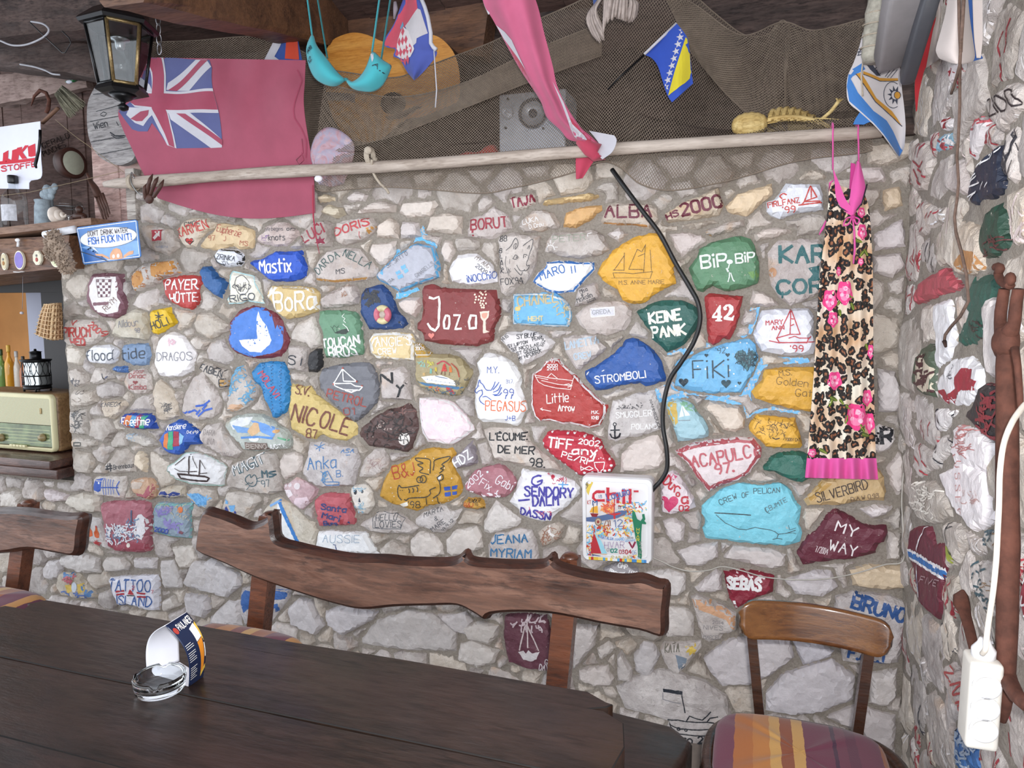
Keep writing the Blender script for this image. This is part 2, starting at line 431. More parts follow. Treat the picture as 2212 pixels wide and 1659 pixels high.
def lay_stroke(mb,fr,surfs,pts,wd,mat,rnd,lift=0.0011,closed=False):
 """a brush stroke laid on the relief (pts in wall coordinates)"""
 def H(a,b):
  for s in surfs:
   h=s.h(a,b)
   if h is not None:return h
  return None
 if len(pts)==1:
  x,y=pts[0];k=9;r=wd*0.75
  V=[(x,y)]+[(x+math.cos(2*math.pi*i/k)*r*rnd.uniform(.8,1.15),y+math.sin(2*math.pi*i/k)*r*rnd.uniform(.8,1.15))for i in range(k)]
  hs=[H(*p)for p in V]
  if any(h is None for h in hs):return
  F=[(0,1+i,1+(i+1)%k)for i in range(k)]
  if fr.k=='right':F=[f[::-1]for f in F]
  mb.add([fr.world(p[0],p[1],h+lift)for p,h in zip(V,hs)],F,mat,False);return
 if closed:pts=list(pts)+[pts[0]]
 step=max(0.0035,min(0.007,wd));S=[]
 for p,q in zip(pts,pts[1:]):
  L=math.hypot(q[0]-p[0],q[1]-p[1]);n=max(1,int(L/step))
  for k in range(n):t=k/n;S.append((p[0]+(q[0]-p[0])*t,p[1]+(q[1]-p[1])*t))
 S.append(pts[-1])
 if not closed and len(S)>1:
  for e,f in((0,1),(-1,-2)):
   dx,dy=S[e][0]-S[f][0],S[e][1]-S[f][1];L=math.hypot(dx,dy)or 1
   S[e]=(S[e][0]+dx/L*wd*.35,S[e][1]+dy/L*wd*.35)
 rows=[];n=len(S)
 for i,p in enumerate(S):
  a,b=S[max(i-1,0)],S[min(i+1,n-1)]
  if closed and i in(0,n-1):a,b=S[-2],S[1]
  tx,ty=b[0]-a[0],b[1]-a[1];L=math.hypot(tx,ty)or 1;nx,ny=-ty/L,tx/L
  hw=wd*0.5*rnd.uniform(0.80,1.15)
  row=[]
  h0=H(p[0],p[1])
  for o in(-1,0,1):
   h=None
   for sh in(1.0,0.6,0.3,0.0):
    x,y=p[0]+nx*hw*o*sh,p[1]+ny*hw*o*sh;h=H(x,y)if sh else h0
    if h is not None and(h>-0.004 or h0 is None):break
   row.append(None if(h is None or h0 is None)else(x,y,h))
  if any(r is None for r in row):rows.append(None)
  else:
   m=max(r[2]for r in row)if wd<0.006 else None
   rows.append([fr.world(r[0],r[1],(m if m is not None else r[2])+lift)for r in row])
 V=[];F=[]
 for i in range(len(rows)):
  if rows[i]is None:continue
  V.extend(rows[i])
  if i and rows[i-1]is not None:
   k=len(V)-6
   F+=[(k,k+3,k+4,k+1),(k+1,k+4,k+5,k+2)]
 if fr.k=='back':F=[f[::-1]for f in F]
 if F:mb.add(V,F,mat,False)
def lay_fill(mb,fr,surfs,poly,mat,rnd,lift=0.0007,rag=0.0012):
 if area(poly)<0:poly=poly[::-1]
 loop=ragged(poly,0.008,rag,rnd);P=np.array(loop);lo,hi=P.min(0),P.max(0)
 g=0.0085;pts=[(x+rnd.uniform(-.002,.002),y+rnd.uniform(-.002,.002))for x in np.arange(lo[0],hi[0],g)for y in np.arange(lo[1],hi[1],g)]
 if pts:
  d=poly_dist(pts,loop);pts=[p for p,q in zip(pts,d)if q>0.003]
 try:V2,F=cdt(pts,loop)
 except Exception:return
 def H(a,b):
  for s in surfs:
   h=s.h(a,b)
   if h is not None:return h
  return None
 hs=[H(*p)for p in V2];F=[f for f in F if all(hs[i]is not None for i in f)]
 if fr.k=='right':F=[f[::-1]for f in F]
 W=[fr.world(p[0],p[1],(h if h is not None else 0)+lift)for p,h in zip(V2,hs)]
 mb.add(W,F,mat,False)
    # crops the outlines were read from: x0, y0, scale
CR={'X':(0,0,1),'A':(120,440,5.53),'B':(420,460,5.53),'C':(720,460,5.53),'D':(1000,380,5.185),'E':(1380,380,5.185),'F':(120,720,5.183),'G':(440,700,5.185),'H':(760,700,5.183),'I':(1000,640,4.88),'J':(1380,640,4.88),'K':(120,960,5.53),'L':(480,940,5.53),'M':(800,900,5.183),'N':(1140,900,4.879),'O':(1420,900,3.95),'Q':(0,1040,4.609),'R':(1480,1220,3.022),'T':(1000,1200,3.615),'U':(400,1060,3.568),'V':(1720,1000,4.496),'W':(1720,260,4.148),'Y':(1720,640,3.949),'Z':(640,380,5.267),'1':(0,0,4.61),'2':(0,300,4.61),'3':(0,600,3.607),'4':(300,0,4.61),'5':(640,0,4.61),'6':(1000,0,3.95),'7':(1380,0,4.608),'8':(1780,0,3.949),'9':(220,1280,5.924)}
def px_of(c,p):x0,y0,s=CR[c];return(x0+p[0]/s,y0+p[1]/s)
def PQ(c,p,y=0.0):return PY(*px_of(c,p),y)
def heart(cx,cy,s,n=22):
 out=[]
 for i in range(n):
  t=2*math.pi*i/n
  out.append((cx+s/34*16*math.sin(t)**3,cy-s/34*(13*math.cos(t)-5*math.cos(2*t)-2*math.cos(3*t)-math.cos(4*t))))
 return out
def oval(cx,cy,rx,ry=None,n=18):
 ry=ry or rx;return[(cx+rx*math.cos(2*math.pi*i/n),cy+ry*math.sin(2*math.pi*i/n))for i in range(n)]
def star(cx,cy,r,k=5,q=0.42,a0=-90):
 return[(cx+(r if i%2==0 else r*q)*math.cos(R(a0+180/k*i)),cy+(r if i%2==0 else r*q)*math.sin(R(a0+180/k*i)))for i in range(2*k)]
def draw_items(mb,fr,surfs,crop,items,rnd,worn=0.25):
 s=CR[crop][2]
 def loc(p):return fr.local(*px_of(crop,p))
 def wpx(w,p):
  a=fr.local(*px_of(crop,p));x,y=px_of(crop,p);b=fr.local(x,y+1);return w/s*abs(a[1]-b[1])
 lev=0
 for it in items:
  k=it[0];lev+=1;lf=0.0006+0.00022*min(lev,9)
  if k=='t':
   _,col,wd,txt,x0,y0,x1,y1,h=it
   for st in text_strokes(txt,x0,y0,x1,y1,h,0.03,rnd):
    lay_stroke(mb,fr,surfs,[loc(p)for p in st],wpx(wd,st[0])*.84,paint(col,worn),rnd,lf+0.0008)
  elif k=='l':lay_stroke(mb,fr,surfs,[loc(p)for p in it[3]],wpx(it[2],it[3][0]),paint(it[1],worn),rnd,lf+0.0008)
  elif k=='L':
   q=it[3]
   if it[2]>=14 or crop=='X' and it[2]>3:
    cx,cy=sum(p[0]for p in q)/len(q),sum(p[1]for p in q)/len(q)
    q=[(p[0]+(cx-p[0])/(math.hypot(cx-p[0],cy-p[1])or 1)*it[2]*.32,p[1]+(cy-p[1])/(math.hypot(cx-p[0],cy-p[1])or 1)*it[2]*.32)for p in q]
   lay_stroke(mb,fr,surfs,[loc(p)for p in q],wpx(it[2],it[3][0]),paint(it[1],worn),rnd,lf+0.0008,closed=True)
  elif k=='s':
   q=[(p[0],p[1])for p in catmull([(a,b,0)for a,b in it[3]],6)]
   lay_stroke(mb,fr,surfs,[loc(p)for p in q],wpx(it[2],it[3][0]),paint(it[1],worn),rnd,lf+0.0008)
  elif k=='f':lay_fill(mb,fr,surfs,[loc(p)for p in it[2]],paint(it[1],worn),rnd,lf)
  elif k=='d':
   for p in it[3]:lay_stroke(mb,fr,surfs,[loc(p)],wpx(it[2],p)*1.33,paint(it[1],worn),rnd,lf+0.0006)
  elif k=='h':lay_fill(mb,fr,surfs,[loc(p)for p in heart(it[2],it[3],it[4])],paint(it[1],worn),rnd,lf,0.0004)
  elif k=='q':
   _,col,wd,poly,cnt,ln=it
   P=np.array(poly);lo,hi=P.min(0),P.max(0);c=0
   while c<cnt:
    x,y=rnd.uniform(lo[0],hi[0]),rnd.uniform(lo[1],hi[1]);c+=1
    if poly_dist([(x,y)],poly)[0]<0:continue
    a=rnd.uniform(0,6.28);q=[(x,y)]
    for _k in range(3):
     a+=rnd.uniform(-1.2,1.2);q.append((q[-1][0]+math.cos(a)*ln/3,q[-1][1]+math.sin(a)*ln/3))
    lay_stroke(mb,fr,surfs,[loc(p)for p in q],wpx(wd,(x,y)),paint(col,worn),rnd,lf+0.0008)
  elif k=='c':
   _,col,tl,tr,br,bl,nc,nr=it
   def q(u,v):return tuple((tl[i]*(1-u)+tr[i]*u)*(1-v)+(bl[i]*(1-u)+br[i]*u)*v for i in(0,1))
   for i in range(nc):
    for j in range(nr):
     if(i+j)%2==0:lay_fill(mb,fr,surfs,[loc(q((i+a)/nc,(j+b)/nr))for a,b in((0.06,0.06),(.94,.06),(.94,.94),(.06,.94))],paint(col,worn),rnd,lf,0.0004)
# ------ painted and lettered stones of the back wall
                    # (crop, base colour or None for bare stone, outline, label, paint items, options)
S_=[]
def ST(crop,base,poly,label=None,items=(),name=None,**kw):S_.append((crop,base,poly,label,list(items),name,kw))
DK='2B2E36';WH='F1F0F2';MAR='7A2A3C';RED='C23A36';BL='2F5FBF'
ST('A','7E5560',[(400,830),(560,815),(790,830),(770,960),(790,1080),(830,1200),(790,1330),(690,1385),(520,1360),(390,1270),(345,1180),(350,1010),(380,900)],'white stone with a mauve border and a chequered shield',[('f','E9E4E2',[(450,880),(590,870),(710,870),(730,1000),(730,1120),(770,1180),(740,1290),(610,1320),(480,1290),(430,1210),(400,1110),(400,980)]),('L','6B4652',5,[(478,905),(662,905),(640,1112),(505,1118)]),('c','6B4652',(480,905),(662,905),(640,1112),(505,1118),5,6),('l','7E5560',38,[(450,1200),(620,1190)]),('t','7A5A50',8,'REYM',600,1290,730,1165,70)])
ST('A',None,[(90,1450),(130,1375),(300,1370),(480,1385),(550,1440),(550,1560),(520,1640),(330,1690),(90,1690),(80,1600)],'bare stone by the hatch with rough red lettering and a year',[('t','B5423F',24,'PIRUCM',95,1590,415,1585,105),('t','B5423F',18,'V',190,1455,230,1455,55),('t','B5423F',18,'2009',395,1455,550,1590,62),('t','B5423F',26,'HED',178,1692,345,1690,78)])
ST('A','CFC6B0',[(700,1390),(760,1330),(930,1250),(1050,1290),(1090,1420),(1080,1560),(1050,1635),(820,1620),(680,1590),(660,1540),(690,1460)],'bare beige stone with thin grey handwriting and the number 98',[('t','6F7180',8,'Alldour',760,1480,1000,1455,80),('t','6F7180',8,'98',960,1540,1015,1535,50)])
ST('A','E0B81E',[(1085,1290),(1120,1265),(1340,1225),(1360,1320),(1420,1430),(1330,1490),(1180,1575),(1110,1560),(1095,1430)],'small bright yellow stone with black letters and a cross sign',[('t',DK,16,'HOLI',1135,1510,1340,1440,85),('l',DK,12,[(1180,1330),(1225,1345),(1270,1328)]),('l',DK,14,[(1205,1295),(1225,1345),(1220,1400)]),('l',DK,10,[(1195,1365),(1222,1350),(1250,1362)])])
ST('A','B9423F',[(1215,910),(1330,870),(1480,840),(1690,850),(1735,950),(1690,1010),(1680,1120),(1650,1220),(1580,1280),(1450,1240),(1350,1190),(1270,1080),(1240,960)],'red wedge stone with two lines of white capitals, left upper wall',[('t',WH,22,'PAYER',1300,1025,1660,1020,115),('t',WH,22,'HÜTTE',1355,1180,1670,1160,100)])
ST('B','2D5E98',[(25,700),(60,630),(150,625),(220,680),(245,750),(300,765),(375,830),(340,920),(300,1035),(190,980),(110,900),(60,800)],'plain dark blue stone beside the red wedge stone')
ST('A','CBC1B8',[(890,1040),(880,880),(950,760),(1040,700),(1130,690),(1380,640),(1480,830),(1230,900),(1200,960),(1000,1045),(920,1050)],None,[('f','C48A45',[(890,860),(960,800),(1030,810),(1060,900),(1010,1000),(920,1040)]),('f','C48A45',[(1140,700),(1380,680),(1470,800),(1400,860),(1240,890),(1150,860)]),('q','A8682F',9,[(890,800),(1460,660),(1460,860),(930,1030)],50,40)])
ST('A','C9BDB2',[(1000,250),(1060,235),(1220,270),(1340,300),(1450,450),(1460,520),(1310,630),(1200,590),(1080,540),(1020,420),(975,300)],'bare stone with a red square holding a white arrow',[('f','B5303E',[(1130,315),(1245,303),(1255,435),(1140,445)]),('f','E8DDD8',[(1165,335),(1228,322),(1232,395),(1212,380),(1170,428),(1148,404),(1188,352)]),('t','8A827C',5,'SPITZE A',1140,475,1310,480,22),('t','6F7FA0',5,'WIEN',1190,525,1330,525,22)])
ST('A','E4D4BC',[(1460,260),(1490,200),(1570,160),(1820,190),(1890,215),(1870,290),(1780,330),(1690,440),(1640,520),(1520,525),(1460,440),(1440,330)],'cream stone with red and black capitals above a red heart',[('t',DK,10,'CMOK',1530,275,1715,245,52),('t','C4352F',16,'KARMEN',1455,405,1810,285,110),('h','3A2A2C',1590,445,104),('h','C4352F',1590,443,84)])
ST('B','D8BF98',[(250,105),(540,135),(680,200),(690,300),(660,430),(500,440),(430,400),(190,455),(20,410),(30,360),(230,160)],'tan stone with slanting red handwriting below the flag',[('t','A8423A',9,'Eupherzie',245,215,530,285,82),('t','B0604E',8,'97',160,330,235,325,60),('t','B0604E',8,'J',330,335,360,335,60),('t','A8523A',9,'MS',525,375,620,390,50)])
ST('B','E4E7F2',[(230,480),(300,430),(390,455),(480,450),(550,500),(550,570),(470,640),(370,630),(270,590)],'small white stone edged in black with black capitals',[('l','2A2C30',18,[(300,435),(400,448),(480,452),(548,500),(548,570),(500,618)]),('l','2A2C30',12,[(240,500),(280,590),(370,628)]),('t',DK,10,'ZRINKA',275,550,495,580,60),('t',DK,8,"'01",345,615,405,620,38)])
ST('B','DCC9C2',[(700,290),(800,210),(870,130),(960,90),(1080,100),(1220,200),(1230,270),(1140,330),(1060,400),(960,410),(800,380),(710,340)],'pinkish bare stone with small dark handwriting in two lines',[('t','4A4A52',6,'Life begins',810,215,1045,205,42),('t',DK,9,'on',1090,208,1165,205,40),('t',DK,10,'knots',880,328,1070,320,66),('q','8A6A9A',6,[(780,260),(860,260),(850,330),(790,330)],10,40)])
ST('B','BEB2AA',[(1300,190),(1390,90),(1560,75),(1620,110),(1625,250),(1600,400),(1450,410),(1285,390)],'grey bare stone with climbing maroon capitals and a blot',[('t','9A2F40',24,'LUČI',1315,355,1565,225,115),('f','8A2440',star(1510,345,72,7,0.5))])
ST('C','D3C8C0',[(0,110),(90,80),(300,40),(440,40),(500,130),(470,240),(330,300),(200,370),(90,395),(0,330),(-15,220)],'bare stone with five worn red capitals under the flag corner',[('t','BE4448',24,'DORIS',28,275,440,140,88),('f','C8924E',[(400,180),(480,150),(470,235),(410,250)]),('l','BE4448',9,[(325,225),(315,300)])])
ST('B','2A58C4',[(640,570),(760,545),(870,490),(950,445),(1050,455),(1260,430),(1290,560),(1330,640),(1300,760),(1200,810),(1090,830),(930,825),(860,800),(770,720),(690,650),(645,620)],'bright blue stone with one word in thick white brush letters',[('t',WH,26,'Mastix',795,718,1160,700,150)])
ST('B','D2C6C0',[(1410,700),(1450,560),(1560,440),(1800,400),(1960,420),(2060,560),(2170,650),(2160,740),(2040,775),(1650,820),(1420,770)],'large bare stone with dark green capitals in an arch',[('l','B98A4C',26,[(1430,790),(1650,815),(2030,780)]),('t','3F5B58',13,'DAR',1475,735,1600,600,85),('t','3F5B58',13,'DA',1620,585,1730,525,80),('t','3F5B58',14,'NEL',1765,510,1930,585,88),('t','3F5B58',13,'LA',1945,600,2070,670,88),('t',DK,10,'MS',1690,730,1790,720,58)])
ST('B','EFEBDC',[(420,680),(500,690),(680,740),(740,800),(770,960),(805,1090),(600,1060),(540,1090),(350,1095),(390,960),(395,830)],'pale stone with an ink drawing of a dog head',[('L','A9CFD4',14,[(425,690),(680,748),(760,960),(795,1080),(600,1050),(540,1080),(360,1085),(400,840)]),('s','50505A',8,[(500,770),(560,745),(620,790),(650,850),(640,930),(590,975),(540,970),(500,920),(480,850),(500,770)]),('s','50505A',9,[(480,850),(450,880),(480,900)]),('s','50505A',9,[(640,850),(675,880),(650,915)]),('q','3E3E48',6,[(490,850),(630,850),(610,930),(510,930)],34,30),('d','26262C',9,[(520,880),(590,880),(552,935)]),('t','3E4450',15,'RIGO',420,1062,720,1030,72)])
ST('B','D6BC84',[(850,1020),(890,860),(960,850),(1200,860),(1400,880),(1480,950),(1470,1080),(1430,1190),(1300,1240),(1080,1280),(970,1200),(920,1120),(890,1060)],'tan stone with four big white letters and a white top edge',[('f','F0ECE6',[(890,865),(1200,862),(1400,885),(1470,940),(1440,970),(1300,900),(1000,890),(900,1010),(855,1015)]),('t','F2EFEA',34,'BoRa',960,1175,1440,1150,215)])
ST('B','D0C4BE',[(1490,1010),(1600,940),(1820,830),(1900,860),(1950,1000),(1930,1090),(1700,1140),(1500,1155)],None,[('t','8A7A72',5,'SILLEGIMI',1590,985,1800,900,50),('q','9A6A4A',6,[(1760,960),(1830,950),(1820,1000),(1770,1000)],14,30)])
ST('X','75323E',[(488,695),(510,668),(540,656),(566,662),(585,673),(603,690),(612,715),(620,735),(613,758),(601,773),(560,777),(538,776),(505,766),(490,753),(484,735),(490,712)],'blue stone with a maroon rim and a big white sail shape',[('f','4A80D4',[(497,690),(520,675),(545,663),(566,665),(580,680),(587,700),(590,712),(594,702),(604,706),(606,720),(607,740),(602,755),(585,763),(555,769),(535,772),(512,762),(495,752),(486,735),(491,715)]),('f','F1F0EE',[(552,672),(549,690),(551,732),(513,735),(520,748),(535,760),(560,762),(578,745),(582,735),(572,705),(557,686)])])
ST('G','CFC5BF',[(940,240),(1060,235),(1140,270),(1145,330),(1125,545),(925,515)],'bare stone with a single black S next to a black stone',[('t',DK,18,'S',965,450,1040,450,95),('l',DK,16,[(1105,390),(1095,460)])])
ST('G','29292C',[(1155,320),(1230,270),(1310,270),(1320,400),(1290,520),(1240,555),(1135,550)],'plain black stone below the green toucan stone')
ST('X','6C9679',[(683,672),(700,668),(727,668),(765,672),(774,690),(778,720),(782,745),(780,768),(730,776),(697,775),(692,740),(690,715),(683,695)],'pale green stone with white capitals under a small dark bird',[('f','35403A',[(722,719),(737,712),(748,710),(753,716),(746,722),(729,721)]),('l','35403A',.9,[(724,720),(718,709),(714,705)]),('l','35403A',.9,[(718,709),(721,703)]),('l','35403A',.9,[(727,718),(727,708),(722,704)]),('l','35403A',.9,[(727,708),(731,703)]),('l','E8EEE6',1.4,[(742,678),(738,684),(745,688),(741,693),(746,697)]),('l','E8EEE6',2,[(740,700),(748,707),(752,715)]),('t',WH,4.6,'TOUCAN',697,752,774,742,18),('t',WH,4.8,'BIRDS',711,773,769,766,21)])
ST('C','28477E',[(290,1090),(300,960),(350,890),(430,870),(560,840),(650,920),(700,1020),(740,1160),(810,1220),(880,1330),(800,1390),(600,1410),(390,1400),(330,1280),(280,1180)],'dark blue stone carrying the small lifebuoy ornament',[('q','34363C',26,[(360,960),(540,940),(540,1060),(380,1100)],34,60),('d','1E2430',14,[(775,1308)])])
ST('C','B6B8C4',[(470,740),(600,620),(760,480),(960,350),(1060,360),(1180,380),(1240,560),(1265,770),(1000,860),(770,960),(650,880),(540,830)],'large lilac grey stone with a light blue edge and a blue and yellow cross flag',[('L','62B0E0',30,[(485,735),(620,630),(775,490),(965,362),(1060,372),(1172,395),(1228,560),(1248,765),(1000,848),(770,945),(655,870),(545,820)]),('f','62B0E0',[(520,690),(605,640),(600,745)]),('f','78B8E4',[(815,640),(868,614),(885,655),(835,685)]),('f','78B8E4',[(850,690),(895,662),(915,695),(870,725)]),('f','78B8E4',[(752,708),(800,682),(818,715),(768,742)]),('f','78B8E4',[(772,752),(835,728),(850,770),(790,795)]),('t','6F7078',7,'S.P. SIRTY D',665,660,905,500,56),('t','7B7C84',6,'GIMARELLS',1010,775,1215,615,46),('t','7B7C84',6,'STA',690,850,740,800,40),('l','7B7C84',6,[(680,830),(740,790)])])
ST('C','EFEDF0',[(1345,690),(1400,570),(1460,490),(1580,470),(1700,470),(1800,550),(1900,660),(1955,760),(1950,830),(1780,860),(1620,880),(1480,850),(1390,830)],'white stone with blue lower-case letters and a year, beside the fox stone',[('t','3A5AA8',13,'iNOCChiO',1600,828,1930,772,78),('t','7A6A5C',7,'MY AUG',1680,545,1840,660,44),('t','5A5A66',9,'2009',1690,640,1810,735,48)])
ST('C','873B3B',[(1020,930),(1050,860),(1150,835),(1250,870),(1440,890),(1640,900),(1940,910),(1960,1020),(1985,1220),(1920,1370),(1900,1530),(1700,1610),(1560,1600),(1260,1580),(1050,1540),(1040,1450),(970,1400),(970,1310),(1020,1270),(1040,1160)],'big brick red stone with four tall white letters, a wine glass and grapes',[('l','F2EDE8',30,[(1140,1010),(1190,1025),(1255,1000),(1265,1080),(1255,1350),(1215,1405),(1160,1380),(1125,1325)]),('L','F2EDE8',28,[(1340,1215),(1388,1225),(1390,1330),(1370,1390),(1320,1388),(1310,1300)]),('l','F2EDE8',26,[(1440,1222),(1515,1220),(1450,1388),(1525,1382)]),('L','F2EDE8',30,[(1640,1215),(1708,1220),(1708,1380),(1625,1390),(1612,1300)]),('f','F4D8C8',[(1745,1180),(1865,1168),(1852,1250),(1818,1290),(1822,1400),(1862,1422),(1788,1437),(1790,1290),(1757,1250)]),('f','E8A590',[(1768,1200),(1845,1192),(1832,1245),(1800,1265),(1772,1240)]),('h','E2857A',1168,1465,84),('d','F4DCC8',13,[(1745,945),(1765,960),(1808,938),(1785,975),(1822,975),(1688,975),(1705,1005),(1745,995),(1770,1015),(1812,1015),(1735,1035),(1700,1035),(1765,1050),(1795,1050),(1825,1080),(1690,1070),(1755,1075),(1785,1085),(1765,1105),(1800,1105),(1775,1130),(1800,1130)])])
ST('C','D6C9C2',[(735,1060),(880,1000),(1020,1000),(1040,1100),(1000,1200),(960,1260),(870,1220),(780,1140)],None)
ST('D','D9CCC0',[(520,215),(700,190),(800,215),(805,310),(650,380),(540,405)],'small bare stone under the net edge with four maroon capitals',[('t','8A2A40',26,'TAJA',535,350,795,295,110)])
ST('D','D4C8C4',[(20,600),(90,520),(220,400),(330,310),(400,370),(500,430),(545,580),(420,660),(330,710),(180,705),(20,680)],'bare stone with five dark red capitals left of the fox stone',[('t','98303E',24,'BORUT',80,600,490,560,110),('l','98303E',26,[(100,600),(95,660)])])
ST('D','CBC0B8',[(580,580),(640,480),(760,380),(880,360),(1000,400),(1080,540),(1050,590),(750,640),(660,635)],'greyish bare stone with faint white lettering just above the fox stone',[('t',WH,9,'LUKA',670,545,845,500,50),('t',WH,8,'D. Crow',745,590,910,560,45)])
ST('D','D8C9B8',[(1520,490),(1590,330),(1660,290),(2050,290),(2110,310),(2170,350),(2190,480),(2100,570),(1950,560),(1560,540)],'cream stone with four large maroon capitals crossed by the cable',[('t','6A2438',30,'ALBA',1590,462,2105,455,140),('l','BF8A50',22,[(1560,525),(1950,545),(2080,560)])])
ST('D','CFC4BC',[(370,740),(420,660),(560,615),(700,650),(860,670),(840,800),(800,1010),(760,1110),(640,1210),(540,1320),(470,1360),(410,1320),(370,1180),(390,1000)],'bare stone with a fine black drawing of a fox head',[('t',DK,9,"'88",400,735,495,730,62),('t',DK,9,'B',408,862,440,862,48),('t',DK,9,'L',415,922,445,922,46),('t',DK,9,'A',415,985,450,985,46),('t',DK,9,'C',417,1035,450,1035,46),('t',DK,9,'K',425,1090,460,1090,48),('t',DK,10,"FOX'94",430,1222,670,1200,68),('s',DK,7,[(490,835),(540,790),(575,725),(600,700),(625,745),(620,790),(590,825)]),('s',DK,6,[(575,820),(580,775),(605,760),(590,815)]),('s',DK,7,[(680,785),(730,745),(785,712),(780,790),(750,870),(735,930)]),('s',DK,6,[(725,820),(750,780),(745,820)]),('s',DK,7,[(735,930),(715,980),(725,1010),(745,1000),(735,1040),(705,1065),(690,1045)]),('s',DK,7,[(605,1000),(640,1060),(690,1060)]),('s',DK,7,[(580,1035),(620,1085),(655,1112),(668,1075)]),('s',DK,7,[(565,930),(595,885),(620,915),(590,935),(565,930)]),('s',DK,7,[(680,920),(690,880),(725,890)]),('d',DK,7,[(605,912),(702,905)]),('s',DK,5,[(490,900),(480,980),(500,1060),(515,1120)]),('s',DK,5,[(530,935),(528,985)]),('q',DK,4,[(480,980),(560,1040),(520,1130)],16,40)])
ST('D','CDC3BC',[(890,850),(920,720),(1000,620),(1250,610),(1440,590),(1580,660),(1640,830),(1560,880),(1300,930),(1100,910)],'wide bare stone with faint grey-green capitals and a small white sun',[('t','9AA090',10,'PETER',1015,748,1380,720,72),('l','EDEDED',9,[(935,830),(950,790),(985,775),(1020,790),(1035,830)]),('l','EDEDED',7,[(945,750),(960,775)]),('l','EDEDED',7,[(985,720),(985,755)]),('l','EDEDED',7,[(1030,745),(1010,770)]),('l','EDEDED',7,[(910,805),(935,810)]),('l','EDEDED',7,[(1040,800),(1070,800)]),('l','EDEDED',8,[(1405,680),(1400,650),(1440,640)])])
ST('D','F0EFF1',[(750,1180),(900,1000),(900,950),(1050,930),(1280,950),(1460,950),(1480,1040),(1380,1150),(1260,1280),(1240,1310),(1060,1330),(920,1300),(800,1230)],'white stone with a blue border and slanting blue capitals',[('L','3A78C4',30,[(768,1180),(912,1010),(912,962),(1050,946),(1280,964),(1452,964),(1466,1040),(1370,1142),(1248,1272),(1230,1298),(1060,1316),(925,1288),(810,1222)]),('t','3A6EB4',15,'MARO',868,1165,1140,1068,85),('t','3A6EB4',15,'II',1215,1085,1255,1078,75)])
ST('D','E2AB3E',[(1480,1090),(1540,960),(1660,820),(1820,720),(1960,650),(2070,620),(2210,640),(2300,830),(2370,1000),(2390,1210),(2270,1260),(2140,1340),(2030,1430),(1870,1440),(1770,1400),(1700,1270),(1540,1170)],'large yellow stone with a fine drawing of a two-masted ship, left of the cable',[('t','5C4A2C',6,'M.S. ANNE MARIE',1745,1217,2250,1207,45)]+[('l','4E4028',6,q)for q in([(1805,860),(1800,1060)],[(1690,1055),(1805,890)],[(1680,1055),(1795,1055)],[(2040,765),(2022,1080)],[(1950,820),(2000,850),(2040,770)],[(1855,1045),(1950,820)],[(1855,1045),(2012,1048)],[(1680,1085),(1800,1085),(1900,1095),(2120,1070)],[(1680,1085),(1695,1140)],[(2120,1070),(2095,1145)],[(2095,830),(2110,1060)],[(1960,900),(2030,870)])]+[('l','8A7038',4,[(1660,1145),(1900,1140),(2100,1150)])])
ST('X','72B6E0',[(1103,634),(1135,632),(1185,634),(1218,645),(1232,668),(1234,685),(1226,708),(1174,707),(1103,702)],'light blue stone with a white edge and worn gold lettering',[('L','E6ECEE',4,[(1105,636),(1135,634),(1184,636),(1216,647),(1230,668),(1231,685),(1224,706),(1174,705),(1105,700)]),('t','C4B48C',4.5,'CHANEL',1118,662,1205,652,20),('f','DCC47C',oval(1117,667,7,5)),('d','DCC47C',1.6,[(1117,676),(1118,682),(1119,688)]),('t','CFC79E',3.4,'HEHT',1141,693,1172,692,9),('q','C4B48C',2.4,[(1195,650),(1225,660),(1225,690),(1210,690)],24,8)])
ST('D','C6BBB6',[(1220,1460),(1240,1380),(1310,1240),(1440,1180),(1500,1190),(1540,1380),(1360,1450),(1230,1475)],'small bare stone with neat black handwriting under the blue-edged white stone',[('t',DK,7,'Misa',1312,1318,1395,1285,45),('t',DK,7,'&',1325,1350,1345,1345,30),('t',DK,8,'Miskolin',1282,1420,1450,1352,52),('t',DK,6,'2.0.03',1390,1420,1480,1385,26)])
ST('I','D2C6C0',[(1155,200),(1250,110),(1380,50),(1560,40),(1700,60),(1780,150),(1770,270),(1700,370),(1500,430),(1300,400),(1210,310)],'rounded bare stone with a white painted name plate',[('f','D8D8E2',[(1335,130),(1590,112),(1595,200),(1345,222)]),('L','EDEDF2',8,[(1335,130),(1590,112),(1595,200),(1345,222)]),('t','9C9EA4',9,'GREDA',1362,192,1548,178,42)])
ST('E','D8C5A8',[(290,500),(470,330),(640,220),(890,110),(890,330),(900,440),(560,500),(320,525)],'cream stone with a maroon year number right of the cable',[('t','6A2438',36,'2000',490,445,930,340,130),('t','6A2438',22,'HS',320,492,450,440,62)])
ST('E','DDC6A6',[(950,330),(1100,180),(1500,60),(1515,200),(1200,460),(980,400)],None)
ST('E','E4E8F4',[(1420,400),(1500,290),(1580,160),(1640,65),(1900,70),(2040,75),(2080,200),(2090,380),(1740,430),(1580,490),(1480,450)],'white stone at the top right with red lettering and a red sailing boat',[('t','C2443C',13,'FIRLFANZ',1450,355,1800,300,58),('t','C2443C',14,"'99",1615,415,1750,405,66),('l','C2443C',16,[(1790,330),(2070,296)]),('l','C2443C',15,[(1830,318),(1850,292),(2020,285),(2035,300)]),('l','C2443C',15,[(1852,290),(1920,112),(1992,240),(1852,290)]),('l','C2443C',13,[(1930,120),(1928,265)]),('s','C2443C',15,[(1600,255),(1580,230),(1615,200),(1650,215)])])
